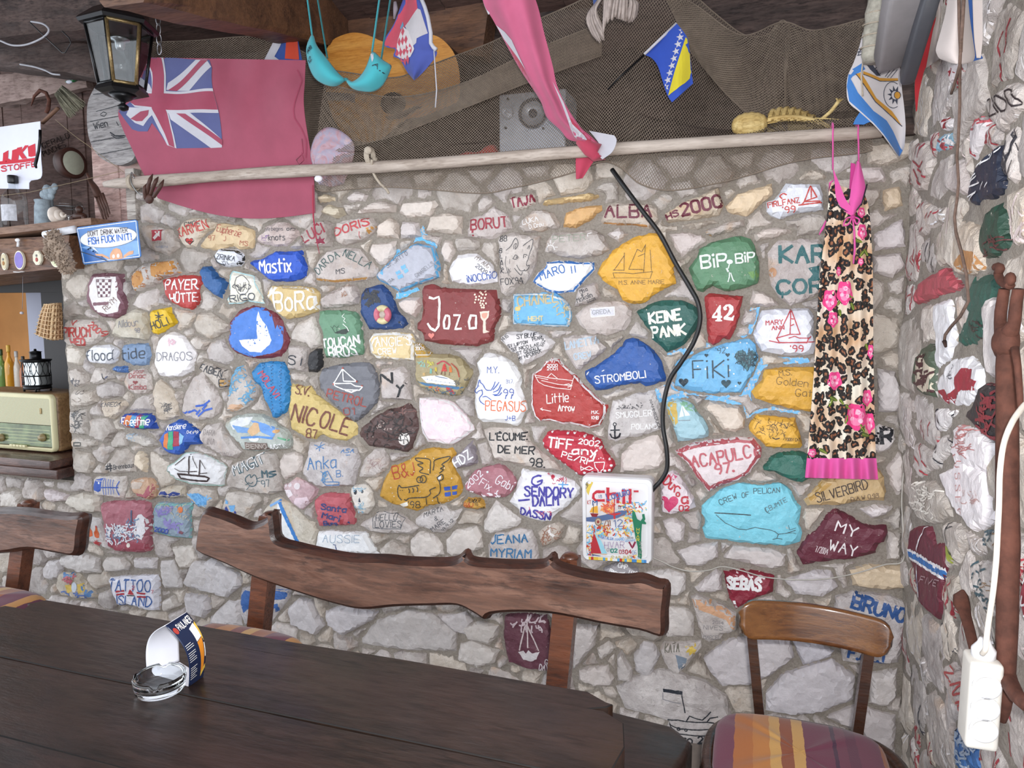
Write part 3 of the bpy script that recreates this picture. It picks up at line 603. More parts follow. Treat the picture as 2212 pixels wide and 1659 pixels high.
ST('E','5C8A69',[(540,1030),(620,920),(660,810),(800,730),(1000,680),(1140,655),(1260,690),(1310,780),(1360,960),(1360,1130),(1340,1210),(1150,1270),(960,1300),(830,1240),(720,1310),(640,1290),(580,1140)],'mid green stone with white letters and a small white figure',[('f','6E9A5A',[(1220,1080),(1350,1050),(1350,1190),(1260,1140)]),('t','E6ECE8',28,'BiP',705,1038,990,1005,135),('t','E6ECE8',22,'BiP',1090,975,1300,955,100),('f','DDE6E2',oval(1018,962,36,26)),('l','DDE6E2',13,[(1015,985),(1002,1035)]),('l','DDE6E2',22,[(985,1040),(1000,1070)]),('l','DDE6E2',13,[(1015,1085),(1015,1130),(1000,1185)]),('l','DDE6E2',13,[(1030,1090),(1055,1165),(1070,1180)])])
ST('E','D0C5C2',[(1430,860),(1500,760),(1560,700),(1900,680),(2030,690),(2060,1000),(2000,1300),(1900,1380),(1700,1470),(1560,1370),(1480,1240),(1440,1050)],'big bare stone beside the nightdress with thick dark green capitals',[('t','2A6468',46,'KAR',1585,968,2080,960,180),('t','2A6468',42,'COR',1560,1325,2060,1290,140),('f','2A6468',[(1900,1030),(2030,1000),(2020,1160),(1900,1160),(1950,1100)]),('f','B98A66',oval(1500,1080,45,55)),('l','2A6468',18,[(1610,1300),(1608,1365)])])
ST('E','D4C8C2',[(1230,1400),(1270,1270),(1400,1290),(1500,1350),(1590,1460),(1420,1480),(1240,1460)],None)
ST('E','D0C4C0',[(320,640),(480,610),(700,640),(790,700),(640,820),(470,920),(380,790)],None)
ST('E','CFC4BC',[(700,600),(790,570),(1000,500),(1190,465),(1190,560),(1000,640),(830,690),(740,660)],None,[('f','C49A5C',[(700,570),(760,580),(820,680),(770,660)])])
ST('E','D6CAC2',[(1270,640),(1400,580),(1560,560),(1740,590),(1720,640),(1500,700),(1310,740)],None)
ST('X','AE383B',[(1519,640),(1531,631),(1573,635),(1609,637),(1603,660),(1601,680),(1587,718),(1577,736),(1560,734),(1554,742),(1540,749),(1527,740),(1524,700)],'red stone with a bold white stencilled number, right of the cable',[('f',WH,[(1554.5,659),(1557,659),(1557,682),(1560,682),(1560,687),(1557,687),(1557,690),(1560,692),(1560,694),(1545,694),(1545,692),(1549,690),(1549,687),(1538,687),(1538,683)]),('f','AE383B',[(1549.5,671),(1549.5,682),(1543,682)]),('f',WH,[(1562,664),(1568,658),(1577,657),(1584,662),(1585,670),(1581,677),(1572,684),(1580,686),(1585,681),(1587,682),(1584,693),(1574,692),(1563,690),(1563,685),(1573,675),(1576,667),(1573,661),(1569,664),(1571,668),(1567,671),(1563,669)])])
ST('X','285F57',[(1369,672),(1395,658),(1425,647),(1470,646),(1500,658),(1515,678),(1514,700),(1495,725),(1480,745),(1455,758),(1438,764),(1425,750),(1405,722),(1380,690)],'dark green stone with two lines of blocky white capitals, left of the cable',[('t','F2EFE2',6.2,'KEINE',1404,699,1471,690,22),('t','F2EFE2',6.2,'PANIK',1409,730,1481,722,22)])
ST('I','E0DBDB',[(390,450),(450,390),(600,370),(640,345),(780,370),(860,400),(970,490),(930,560),(830,640),(620,740),(580,710),(540,610),(470,540)],'pale stone covered in five lines of small black capitals',[('t',DK,9,'SY BLUE',570,448,772,425,45),('t',DK,8,'PEARL',735,470,850,445,34),('t',DK,8,'SY LIPTON',478,542,682,495,32),('t',DK,8,'ST NICO LAE',515,582,805,522,33),('t',DK,8,'ST GERAUL',572,622,820,562,34),('t',DK,8,'MY HPOBRA',585,680,822,592,36),('t',DK,7,'1415',418,480,480,425,40),('t',DK,7,'552',840,530,868,465,30)])
ST('I','F2F2F4',[(120,700),(210,600),(270,585),(400,620),(500,680),(580,780),(620,900),(600,960),(640,1060),(660,1130),(640,1250),(600,1350),(560,1385),(400,1350),(190,1340),(130,1290),(100,1120),(110,960),(150,800)],'tall white stone with a blue winged horse and orange capitals',[('t','3B55A8',8,'M.Y.',258,808,380,808,66),('t','5A6AA8',5,'31.7.',460,918,535,915,38),('t','3B55A8',10,'99',432,1050,535,1045,70),('l','3B55A8',10,[(458,1040),(450,1080)]),('l','3B55A8',10,[(520,1035),(510,1078)]),('t','DF6E38',12,'PEGASUS',240,1200,648,1212,100),('t','3B55A8',8,'J+B',445,1310,550,1310,48),('s','3358B0',9,[(160,955),(165,910),(180,880),(190,910),(215,930),(250,985),(300,990)]),('s','3358B0',8,[(160,955),(128,990),(125,1010),(150,1020),(165,1000),(205,985)]),('s','3358B0',9,[(300,990),(330,940),(345,900)]),('s','3358B0',9,[(320,985),(360,940),(385,905)]),('s','3358B0',9,[(325,1010),(375,985),(405,930)]),('s','3358B0',9,[(320,1035),(370,1030),(412,960)]),('s','3358B0',9,[(335,1045),(385,1042),(410,1015)]),('s','3358B0',9,[(205,985),(210,1030),(180,1070),(190,1110),(230,1140)]),('s','3358B0',9,[(215,1060),(250,1055),(300,1090)]),('d','3358B0',5,[(172,945)])])
ST('I','B03D39',[(690,960),(700,820),(790,760),(850,680),(930,640),(1000,660),(1070,730),(1170,820),(1260,920),(1390,1050),(1500,1140),(1540,1150),(1500,1260),(1440,1380),(1330,1410),(1120,1360),(1050,1370),(900,1330),(790,1340),(730,1280),(690,1150)],'large red stone with a white edge, a rowing boat and white script',[('L','EFECEE',24,[(702,960),(712,826),(800,770),(858,692),(930,654),(992,672),(1062,742),(1162,832),(1250,930),(1380,1062),(1490,1152),(1490,1256),(1430,1368),(1330,1396),(1120,1346),(1050,1356),(900,1316),(790,1326),(742,1276),(702,1150)]),('t',WH,8,"'97",905,706,970,700,38),('t',WH,8,'2000',880,746,990,745,28),('t',WH,8,'2001',880,780,990,780,28),('t','F2E6E2',13,'Little',880,1130,1105,1115,92),('t','F2E6E2',13,'Arrow',1000,1210,1170,1212,68),('t',WH,8,'M.K.',1352,1240,1430,1240,32),('t',WH,8,'KHB',1355,1298,1425,1298,32)]+[('l','F0DEDA',8,q)for q in([(750,832),(790,905),(850,940),(970,968),(1130,985),(1160,858)],[(750,832),(900,862),(1150,890)],[(755,852),(890,880)],[(880,860),(925,815),(1000,875)],[(822,890),(1000,930),(1140,945)],[(810,1190),(920,1215)],[(832,1180),(810,1190),(838,1205)],[(1060,935),(1110,925),(1150,945),(1100,960)])])
ST('I','D4CAC6',[(1030,430),(1150,400),(1290,390),(1400,440),(1510,540),(1470,600),(1350,690),(1230,790),(1180,780),(1060,600)],'pale stone with very faint light blue lettering above the dark blue stone',[('t','B2C4D4',18,'LAMETTA',1075,560,1420,495,75),('t','B2C4D4',16,'CREW',1175,670,1350,640,60)])
ST('I','2858A4',[(1240,790),(1400,720),(1540,620),(1640,530),(1700,450),(1790,430),(1854,455),(1984,540),(2084,660),(2144,850),(2134,910),(1914,965),(1860,930),(1700,950),(1500,1000),(1380,1005),(1280,880)],'wide deep blue stone with spaced white capitals',[('t','E4E6EC',15,'STROMBOLI',1395,920,1925,855,72),('l','E4E6EC',12,[(1300,830),(1320,800)]),('l','E4E6EC',10,[(1465,790),(1485,780)])])
ST('I','DAD5D4',[(1560,1100),(1700,1060),(1860,1010),(2020,985),(2060,1100),(2095,1250),(2090,1420),(1950,1470),(1700,1520),(1600,1555),(1500,1540),(1520,1300)],'pale stone with a black anchor and faint white capitals',[('t','F0F0F4',10,'SMUGGLER',1612,1285,1985,1262,58),('t','F0F0F4',9,'POLAND',1775,1405,2045,1400,52),('l','22252E',18,[(1598,1372),(1598,1495)]),('L','22252E',10,oval(1598,1352,17,17,10)),('l','22252E',16,[(1556,1415),(1645,1412)]),('l','22252E',20,[(1548,1458),(1565,1490),(1600,1506),(1640,1485),(1655,1450)]),('q','3A3A40',7,[(1625,1150),(1900,1130),(1900,1190),(1630,1195)],46,14),('t','3A3A40',7,'NAHNEDUCK',1962,1100,2060,1410,26)])
ST('M','DBCFC4',[(1240,150),(1320,120),(1680,130),(1760,190),(1790,290),(1880,370),(2000,460),(2150,600),(2120,625),(1850,600),(1600,545),(1480,520),(1370,480),(1310,330)],'cream stone with three lines of heavy black capitals',[('t','26282C',20,"L'ÉCUME",1335,262,1740,262,78),('t','26282C',20,'DE MER',1430,400,1830,420,78),('t','26282C',18,'98.',1780,552,1945,568,88)])
ST('N','BE2F42',[(135,250),(190,160),(260,140),(400,150),(540,155),(700,210),(780,300),(880,440),(930,520),(880,600),(780,615),(560,640),(500,620),(390,530),(250,430),(150,330)],'red oval stone with white dots round its rim and white lettering',[('t',WH,22,'TiFF',215,312,470,345,100),('t',WH,21,'any',475,392,730,400,70),('l',WH,20,[(715,390),(690,460),(650,465)]),('t',WH,14,'2002',540,280,745,312,50),('t',WH,14,'PE/RI',358,420,622,496,60),('l',WH,10,[(705,480),(815,475),(800,550),(772,570),(778,586),(740,586),(745,565),(715,530),(705,480)]),('l',WH,9,[(562,522),(600,545),(650,520),(695,545),(650,562),(600,545),(566,562),(562,522)]),('d',WH,15,[(195,170),(250,160),(350,165),(420,172),(490,172),(600,205),(690,232),(765,330),(820,380),(860,450),(880,515),(862,565),(815,570),(680,585),(600,590),(510,600),(445,560),(395,510),(335,470),(265,415),(205,355),(160,285),(175,210)]),('d','E8B8C0',8,[(752,440),(775,430),(800,440)])])
ST('N','D2C6C0',[(970,400),(1100,270),(1300,200),(1370,195),(1440,330),(1450,480),(1390,560),(1220,600),(950,610)],None)
ST('O','E2D6D8',[(130,300),(250,240),(420,200),(700,170),(830,180),(900,270),(895,350),(800,500),(700,560),(560,600),(430,660),(330,540),(230,400)],'triangular white stone with a dusty red border and red capitals',[('L','B45860',40,[(155,302),(260,258),(425,220),(700,190),(820,202),(878,275),(872,345),(785,485),(690,542),(550,580),(440,632),(348,528),(250,392)]),('t','BE606A',20,'ACAPULC',300,440,800,345,100),('f','BE606A',oval(855,295,36,62)),('f','E2D6D8',oval(855,295,14,36)),('t','BE606A',20,'97.',500,490,650,465,80)])
ST('O','2C6A5C',[(890,430),(960,340),(1060,300),(1180,290),(1290,320),(1350,520),(1240,580),(1130,550),(1010,490),(900,470)],'plain dark green stone half behind the nightdress hem')
ST('J','E4B044',[(1145,1370),(1180,1310),(1240,1240),(1400,1260),(1560,1280),(1660,1280),(1700,1420),(1740,1580),(1710,1620),(1600,1620),(1420,1625),(1330,1600),(1250,1520),(1160,1430)],'yellow stone with a fine ink drawing of a tiger face',[('q','5A4424',5,[(1230,1310),(1580,1290),(1640,1400),(1560,1480),(1300,1480),(1220,1380)],46,60),('s','4A3820',6,[(1380,1370),(1430,1350),(1460,1400)]),('s','4A3820',6,[(1480,1365),(1530,1350),(1560,1390)]),('l','3A2C1C',12,[(1410,1490),(1440,1505),(1480,1495)]),('s','4A3820',5,[(1220,1400),(1250,1340),(1290,1310)]),('t','4A3820',6,'TODDY CAT',1540,1520,1700,1530,30)])
ST('J','DDA942',[(1170,1010),(1290,880),(1320,770),(1460,750),(1620,740),(1900,740),(1900,1240),(1800,1235),(1580,1200),(1400,1150),(1220,1090)],'yellow stone with thin brown script, running behind the nightdress',[('t','6E5426',8,'M.S.',1480,842,1610,828,55),('t','6E5426',8,'Golden',1450,922,1780,958,72),('t','6E5426',8,'Gate',1650,1050,1890,1062,72)])
ST('J','78BAE6',[(360,960),(400,730),(560,620),(800,520),(1050,450),(1170,440),(1240,510),(1270,680),(1190,860),(1080,1030),(800,1045),(520,1010)],'big sky blue stone with four dark letters and hearts, right of the cable',[('f','4E7A86',heart(1140,665,275)),('q','2C4450',8,heart(1140,665,255),90,60),('t','2F4654',18,'Fi',570,868,722,862,180),('t','2F4654',18,'Ki',780,860,945,855,180),('h','2C4450',710,625,46),('h','2C4450',935,620,52),('t','48606C',8,"'92",812,605,910,600,58),('h','2C3C48',468,908,112),('h','34505C',918,922,112),('h','34505C',1060,920,46),('d','EEF4F8',9,[(620,740),(700,770),(960,780),(1000,820),(1020,950),(930,545),(1070,490),(1140,495)])])
ST('J','E5E7F2',[(1195,400),(1240,280),(1290,140),(1500,120),(1800,120),(1860,200),(1850,420),(1850,620),(1740,635),(1600,640),(1420,615),(1290,590),(1230,500)],'white stone left of the nightdress with a red catamaran drawing',[('t','BE404A',11,'MARY',1340,302,1518,292,46),('t','BE404A',11,'ANN',1402,355,1530,350,42),('t','BE404A',13,"'99",1600,585,1730,580,65)]+[('l','BE404A',11,q)for q in([(1375,468),(1480,490),(1850,480)],[(1450,440),(1480,485),(1770,490),(1785,445)],[(1450,440),(1590,400),(1700,400)],[(1600,142),(1455,438)],[(1600,142),(1592,400)],[(1605,142),(1698,398)],[(1580,440),(1640,420),(1690,440),(1800,440),(1812,425)],[(1600,235),(1630,240)],[(1600,310),(1630,295)])])
ST('J','A5CAD6',[(270,1120),(400,1070),(540,1110),(680,1280),(740,1400),(740,1490),(600,1530),(400,1560),(350,1400),(290,1250)],'pastel blue and green stone with a tiny white sailing boat',[('f','D4B45C',[(275,1130),(390,1105),(412,1330),(372,1375),(300,1250)]),('f','8EC0A0',[(400,1080),(530,1115),(620,1230),(470,1190)]),('f','E8EEF0',[(420,1280),(450,1150),(475,1265)]),('f','E8EEF0',[(485,1260),(455,1150),(540,1255)]),('l','8A9098',7,[(420,1310),(540,1305)])])
ST('J','D8CABC',[(660,1170),(740,1100),(900,1130),(1060,1160),(1130,1290),(1120,1400),(1020,1450),(880,1420),(800,1300)],None)
ST('G','2C80BC',[(490,540),(590,430),(700,410),(870,415),(930,560),(940,700),(940,880),(900,1000),(780,1070),(730,1060),(690,930),(640,820),(600,710),(530,660)],'bright blue speckled stone with a slanting line of red letters',[('t','C0485A',15,'MOLAVI',595,560,785,830,70)]+[('d','1E4A78',7,[(640+((i*97)%290),430+((i*53)%600))for i in range(70)])])
ST('G','CFC6BE',[(340,480),(440,450),(480,560),(600,690),(570,830),(480,930),(350,1000),(220,980),(250,800),(280,640)],'bare stone scribbled with light blue beside the speckled blue stone',[('q','5F9EC4',13,[(340,490),(430,460),(470,560),(380,620),(300,800),(260,790)],75,70),('q','5F9EC4',13,[(520,640),(580,690),(540,830),(450,920),(430,850)],45,60),('f','CFA888',[(230,960),(300,900),(420,900),(430,960),(330,995)])])
ST('G','D2BA78',[(950,660),(1120,690),(1250,800),(1400,910),(1560,1040),(1700,1160),(1690,1260),(1560,1330),(1430,1310),(1290,1260),(1120,1290),(950,1200),(910,980),(940,800)],'large tan triangular stone with big brown capitals sloping down',[('t','764638',18,'S.V.',1010,778,1160,805,95),('t','764638',30,'NIC',960,1070,1215,1150,185),('t','764638',28,'OLE',1275,1150,1580,1250,175),('t','764638',18,'87',1130,1275,1250,1285,95)])
ST('G','75767D',[(1260,620),(1290,500),(1480,450),(1740,420),(1840,430),(1910,540),(1950,720),(1920,900),(1800,1020),(1660,1120),(1560,1010),(1400,890),(1280,740)],'slate grey stone with a white sailing boat and red capitals',[('t','A4483E',17,'PETROL',1365,820,1805,930,92),('t','9A4A42',15,'01',1558,1022,1680,1012,75),('l','EFEFF0',14,[(1550,505),(1560,640),(1705,645),(1550,505)]),('l','EFEFF0',14,[(1545,510),(1448,668),(1470,695),(1560,735),(1740,742),(1775,705),(1690,695),(1640,665),(1448,668)]),('l','EFEFF0',18,[(1580,745),(1650,765),(1700,745)]),('d','B05040',12,[(1550,495),(1705,645),(1446,675),(1765,695)])])
ST('G','D3C8BC',[(-50,440),(80,440),(250,520),(260,660),(150,750),(60,640),(-30,540)],'bare triangular stone with black capitals running down its right edge',[('t',DK,13,'FABIEN',-55,520,200,590,75),('t',DK,10,'N',155,600,200,612,40),('f','C49A5C',[(190,610),(245,640),(240,700),(180,690)]),('t',DK,14,'E',185,705,240,700,85)])
ST('H','D2C8C4',[(280,560),(310,500),(560,470),(620,530),(650,860),(500,865),(310,850),(300,700)],'bare stone with the two heavy black letters N and Y',[('t','202226',34,'N',322,665,455,662,110),('l','202226',28,[(505,690),(545,725),(595,670)]),('l','202226',28,[(545,725),(535,770),(515,830)])])
ST('H','E2CC9C',[(155,180),(200,100),(430,80),(640,100),(685,220),(680,420),(500,420),(240,390),(180,330)],'cream stone with a white rim and white hand lettering, above the NY stone',[('L','F4F1EC',30,[(172,185),(212,116),(430,98),(628,116),(668,222),(664,404),(500,402),(246,374),(196,324)]),('t','F4F1EC',15,"ANGIE'S",260,255,660,232,95),('t','F4F1EC',14,'CREW',290,340,490,330,62),('l','F4F1EC',20,[(230,300),(215,230),(240,170),(280,150)])])
ST('H','A89A76',[(690,220),(780,210),(900,330),(1060,330),(1200,370),(1350,540),(1290,680),(1200,810),(1080,820),(900,790),(760,720),(690,640),(690,400)],'brown stone with a painted white yacht, dancing people and red fish',[('f','B58E36',[(692,225),(780,215),(895,325),(860,370),(700,380)]),('t',WH,7,'MAI',700,250,765,245,28),('t',WH,8,'2005',715,292,802,288,34),('l',WH,8,[(705,325),(720,345),(860,345),(860,320)]),('f','4A78A0',[(720,638),(840,662),(1170,700),(1245,712),(1180,735),(960,700),(830,690)]),('f','F0F0F0',[(780,590),(930,575),(1010,572),(1085,600),(1150,640),(1172,692),(840,655)]),('l','6A7A94',8,[(940,580),(1075,610)]),('l','C8CCD4',6,[(820,620),(1150,665)]),('d','8A94A8',6,[(850,615),(900,625),(950,635),(1000,645),(1050,650),(1100,658)]),('f','C84038',[(1025,460),(1055,460),(1070,530),(1010,530)]),('l','6A2A2A',8,[(1020,530),(1010,560)]),('l','6A2A2A',8,[(1050,530),(1050,568)]),('d','C84038',14,[(1045,455)]),('f','D87A3C',[(1095,490),(1125,490),(1125,540),(1095,540)]),('d','D87A3C',12,[(1112,482)]),('l','5A3A2A',7,[(1100,540),(1095,575)]),('f','7AB4A8',[(880,495),(905,500),(900,555),(875,550)]),('f','C8B040',[(935,480),(960,485),(960,530),(935,530)]),('l','5A4A2A',7,[(945,530),(965,560)]),('f','C8A870',[(800,545),(825,545),(825,575),(800,575)]),('s','B03848',16,[(965,445),(1030,415),(1110,460)]),('s','A8442E',16,[(1125,440),(1180,500),(1205,590)]),('q','8ABCB0',9,[(730,420),(800,420),(870,490),(780,480)],26,26),('q','C8C050',9,[(820,400),(900,420),(940,470),(860,460)],26,26),('f','BE2E34',[(1060,705),(1110,715),(1150,770),(1140,785),(1090,760),(1065,740)]),('f','D86A38',star(960,725,38,5,0.4)),('f','D86A38',oval(885,705,20,10)),('q','4A6478',8,[(790,710),(1230,730),(1180,800),(900,785)],40,40),('q','5A5A58',7,[(1165,630),(1270,590),(1260,640),(1170,670)],20,40)])
ST('H','58413E',[(30,1240),(60,1170),(220,1040),(380,950),(520,930),(610,880),(700,960),(720,1060),(730,1220),(660,1410),(600,1455),(380,1410),(150,1390),(60,1300)],'rough dark brown rock with a small white painted disc',[('q','2E2422',14,[(60,1180),(400,980),(680,1000),(700,1200),(600,1400),(150,1360)],60,110),('q','7A5650',12,[(200,1060),(600,920),(690,1000),(400,1000)],26,90),('q','B8A8A0',8,[(250,1160),(340,1110),(480,1170),(440,1200)],40,18),('f','E6E0DA',oval(573,1290,62,70)),('t','2A2A2C',7,'CJS',540,1310,610,1300,60),('l','2A2A2C',9,[(572,1300),(572,1345)])],flat=0.05)
ST('H','F0DCE2',[(720,830),(860,815),(1020,840),(1130,880),(1240,1000),(1350,1140),(1360,1200),(1270,1270),(1090,1375),(960,1350),(820,1340),(760,1230),(730,1050)],'large pale pink stone with faint white letters',[('L','F6F0F2',26,[(735,840),(860,828),(1015,852),(1120,892),(1228,1010),(1335,1145),(1340,1190),(1260,1255),(1088,1358),(965,1335),(830,1322),(775,1225),(745,1050)]),('t','F8F4F6',12,'P',925,1040,960,1030,90),('t','F8F4F6',12,'MIRA',910,1130,1130,1240,75),('t','F8F4F6',12,'SX',1110,1090,1230,1070,80)])
ST('M','C6973A',[(60,910),(110,740),(240,610),(400,490),(560,370),(680,345),(800,360),(900,345),(950,420),(900,520),(940,620),(1000,690),(1020,830),(960,930),(800,1000),(620,1030),(490,1085),(380,1050),(220,1000)],'large mustard stone with a black outline drawing of a moose and a small blue flag',[('t','B0362E',13,'B&J',252,712,492,655,140),('t','3A3832',11,"'98",412,1032,535,1032,72)]+[('s','3A3832',12,q)for q in([(655,640),(660,560),(650,482),(500,470),(505,498),(580,525),(515,545),(575,585),(540,615),(560,635),(640,655)],[(690,605),(700,550),(715,490),(868,452),(860,490),(790,540),(815,560),(770,590),(805,600),(760,640)],[(530,775),(440,790),(340,800),(310,775),(290,830),(300,900),(335,940)],[(370,935),(390,945),(430,920),(600,910),(660,870),(655,830),(715,800)],[(420,810),(430,835),(425,858)],[(465,805),(475,830),(468,855)],[(510,795),(522,820),(515,845)],[(755,725),(770,790),(755,870),(690,920)],[(735,690),(790,650),(805,700),(755,725),(735,690)])]+[('L','3A3832',11,oval(540,712,34,34,12)),('L','3A3832',11,oval(580,706,34,42,12)),('d','3A3832',6,[(535,722),(572,720),(322,832),(350,832)]),('l','3A3832',11,[(612,920),(615,995)]),('l','3A3832',11,[(730,915),(745,990)]),('f','E8EAF0',[(735,690),(780,665),(780,700),(750,715)]),('f','3A5CB4',[(808,795),(880,790),(880,832),(812,838)]),('f','3A5CB4',[(898,788),(965,775),(955,820),(898,830)]),('f','3A5CB4',[(815,858),(880,852),(880,900),(818,905)]),('f','3A5CB4',[(898,852),(950,845),(948,885),(898,890)]),('f','F2EEE4',[(310,990),(400,960),(410,1000),(340,1030)]),('d','EFE8D8',7,[(430,490),(610,450),(700,470),(820,580),(900,700),(480,620),(220,800),(250,900),(680,950),(760,980),(850,950),(640,600)])])
ST('M','9A929A',[(910,560),(1000,430),(1120,260),(1180,420),(1190,540),(1050,580),(960,600)],'lilac grey triangular stone with three white capitals',[('t',WH,20,'HDZ',965,565,1150,455,100)])
ST('M','B47A84',[(1030,770),(1150,600),(1300,560),(1450,535),(1600,660),(1620,720),(1560,880),(1500,920),(1290,925),(1150,880),(1050,840)],'dusty pink stone with white names and a year',[('t','EDE4EA',13,'2002',1095,805,1260,650,64),('t','EDE4EA',13,'Gabi',1395,735,1560,830,95),('t','EDE4EA',12,'Fix',1215,760,1330,830,85),('d','E0ECF6',14,[(1312,620)]),('q','EDE4EA',12,[(1130,840),(1500,860),(1480,900),(1200,890)],18,40)])
ST('M','CFA04A',[(1010,1020),(1060,930),(1130,910),(1240,920),(1280,1000),(1275,1050),(1180,1060),(1060,1045)],'little mustard stone with red and black lettering',[('t','3A3428',8,'TENDER',1082,960,1220,963,30),('t','B0362E',8,'B&J',1048,1015,1150,1012,46),('t','3A3428',6,'TO',1170,995,1205,995,22),('f','5A6AB0',[(1180,1015),(1218,1012),(1218,1035),(1182,1037)]),('t','3A3428',6,'93',1232,1040,1262,1040,20)])
ST('L','D6CECA',[(1600,1090),(1680,1030),(1800,960),(2000,900),(2130,960),(2250,1050),(2330,1130),(2250,1200),(1900,1195),(1740,1170)],'pale stone with two lines of thin capitals inside a drawn outline',[('t','4A5058',9,'HELLO',1835,1022,2080,1015,68),('t','4A5058',10,'LOVIES',1822,1105,2138,1100,72),('L','4A5058',7,[(1770,965),(1860,922),(2060,945),(2165,1005),(2130,1122),(1900,1118),(1800,1110),(1795,1040)])])
ST('M','DAD4D2',[(470,1160),(560,1080),(700,1030),(830,1010),(900,1060),(1020,1040),(950,1200),(880,1280),(800,1330),(640,1290),(470,1230)],'pale stone under the moose stone with two thin black names',[('t','4E5056',8,'MARTA',590,1135,802,1062,46),('t','4E5056',7,'&',708,1175,740,1165,42),('t','4E5056',8,'MARE',685,1300,832,1195,52),('t','4E5056',7,'19.9.12',802,1300,920,1175,34)])
ST('X','F0EFF4',[(1095,1087),(1110,1055),(1124,1010),(1145,1018),(1165,1020),(1200,1025),(1240,1040),(1253,1055),(1252,1070),(1235,1085),(1222,1100),(1205,1110),(1192,1122),(1170,1132),(1150,1128),(1130,1120),(1112,1100)],'big white stone with crowded violet lettering left of the sign box',[('t','4A44A4',5,'SENDORY',1132,1072,1236,1076,20),('t','4A44A4',4.6,'G',1152,1052,1172,1044,18),('t','4A44A4',5,'DALM',1150,1094,1205,1092,22),('t','4A44A4',4.5,'DASSN',1122,1112,1185,1126,15),('l','4A44A4',4,[(1120,1082),(1142,1080)]),('d','C03048',4,[(1192,1032)]),('q','C05068',1.6,[(1180,1025),(1225,1035),(1222,1045),(1180,1045)],22,7),('l','5AA4DC',2.4,[(1206,1047),(1226,1048)]),('l','5AA4DC',2.4,[(1215,1042),(1214,1056)]),('q','C8506A',1.5,[(1135,1100),(1190,1104),(1190,1118),(1140,1108)],18,7)])
ST('M','D8D0CE',[(1290,1450),(1330,1370),(1480,1310),(1660,1260),(1800,1280),(1850,1400),(1880,1560),(1880,1660),(1300,1660)],'pale stone just above the bench back with two blue names',[('t','3C76A4',20,'JEANA',1345,1432,1755,1412,90),('t','3C76A4',20,'MYRIAM',1342,1570,1790,1590,90),('l','3C76A4',14,[(1370,1640),(1390,1655)]),('l','3C76A4',14,[(1520,1630),(1560,1650)])])
ST('M','C2B2A2',[(1850,1310),(1950,1230),(2100,1190),(2160,1240),(2130,1380),(2010,1460),(1900,1490)],'crusty brownish stone with a white smear',[('q','9A6A54',8,[(1870,1310),(2100,1210),(2120,1360),(1920,1460)],46,50),('l','EDE8E6',34,[(1985,1250),(2000,1310),(2040,1340)])])
ST('M','DCD6D2',[(1240,1180),(1380,940),(1540,1050),(1720,1190),(1620,1260),(1330,1340),(1240,1310)],None)
ST('M','D8D0CA',[(820,1390),(940,1270),(1170,1230),(1240,1350),(1250,1490),(1130,1550),(900,1600),(830,1540)],None)
ST('M','D6CEC8',[(420,1390),(530,1290),(700,1340),(790,1440),(810,1570),(600,1640),(420,1560)],None)
ST('N','E6DAE0',[(1380,700),(1440,600),(1530,560),(1600,620),(1680,740),(1760,860),(1780,970),(1650,1020),(1500,1050),(1400,1020),(1390,880)],'white stone right of the sign box with two pink hearts and red letters',[('h','D8648E',1540,628,92),('h','D24070',1490,908,215),('t','BE3040',22,'Du',1425,700,1510,765,95),('t','BE3040',20,'r',1545,790,1600,800,95),('t','BE3040',18,'o',1568,835,1600,835,60),('t','BE3040',24,'a',1630,910,1690,905,95),('t','BE3040',16,'02',1600,985,1698,988,58)])
ST('O','82D2E6',[(365,770),(440,700),(560,610),(700,565),(860,590),(1060,570),(1160,650),(1200,730),(1240,780),(1220,920),(1250,1010),(1230,1090),(1090,1130),(870,1110),(650,1090),(400,1060),(370,960),(395,910),(365,840)],'very large turquoise stone with a thin line drawing of a long-beaked bird',[('t','4A666E',7,'CREW',535,758,682,700,45),('t','4A666E',7,'OF',722,692,780,688,42),('t','4A666E',7,'PELICAN',822,660,1045,652,40),('t','5A747C',6,'CBJMTE',930,820,1110,730,40)]+[('l','3E4A50',w,q)for w,q in((9,[(490,825),(640,833),(795,842)]),(5,[(500,840),(580,915),(690,962),(760,970),(835,948),(960,970),(1005,988),(1032,1010),(1110,1000),(1180,980)]),(5,[(1032,1010),(1020,1045),(985,1052)]),(5,[(1020,1045),(1065,1052)]),(4,[(1120,935),(1130,975),(1185,960)]),(4,[(1110,1000),(1160,1000),(1185,1010)]),(4,[(920,780),(935,820),(960,830)]))])
ST('O','CBAE80',[(1240,720),(1340,620),(1400,540),(1560,500),(1880,430),(1950,520),(1970,650),(1950,740),(1860,730),(1700,740),(1560,770),(1400,775),(1280,780)],'tan stone under the nightdress hem with rising dark capitals',[('f','B8924E',[(1250,725),(1345,630),(1420,545),(1560,505),(1440,620),(1330,720)]),('t','4A3C34',11,'SILVERBIRD',1368,735,1800,612,80),('t','7A6450',7,'D.A.W 0.93',1655,728,1890,690,38)])
ST('O','67293A',[(1180,1180),(1250,1060),(1350,980),(1450,830),(1520,785),(1640,840),(1760,920),(1880,940),(1970,930),(1985,1000),(1950,1090),(1900,1110),(1880,1180),(1700,1230),(1540,1240),(1400,1260),(1240,1285)],'large maroon stone with two white words, lower right of the wall',[('t','EDE6E8',15,'MY',1515,970,1690,1030,85),('t','EDE6E8',14,'WAY',1462,1135,1690,1190,85),('t','D8C8CC',6,'7/2004',1345,1150,1450,1175,50)])
ST('O','E2DCDC',[(1860,90),(1900,60),(2030,100),(2050,200),(2000,290),(1890,330),(1850,290)],'bare stone at the right of the nightdress with bold black letters',[('t','22242C',40,'iR',1885,230,2015,222,120)])
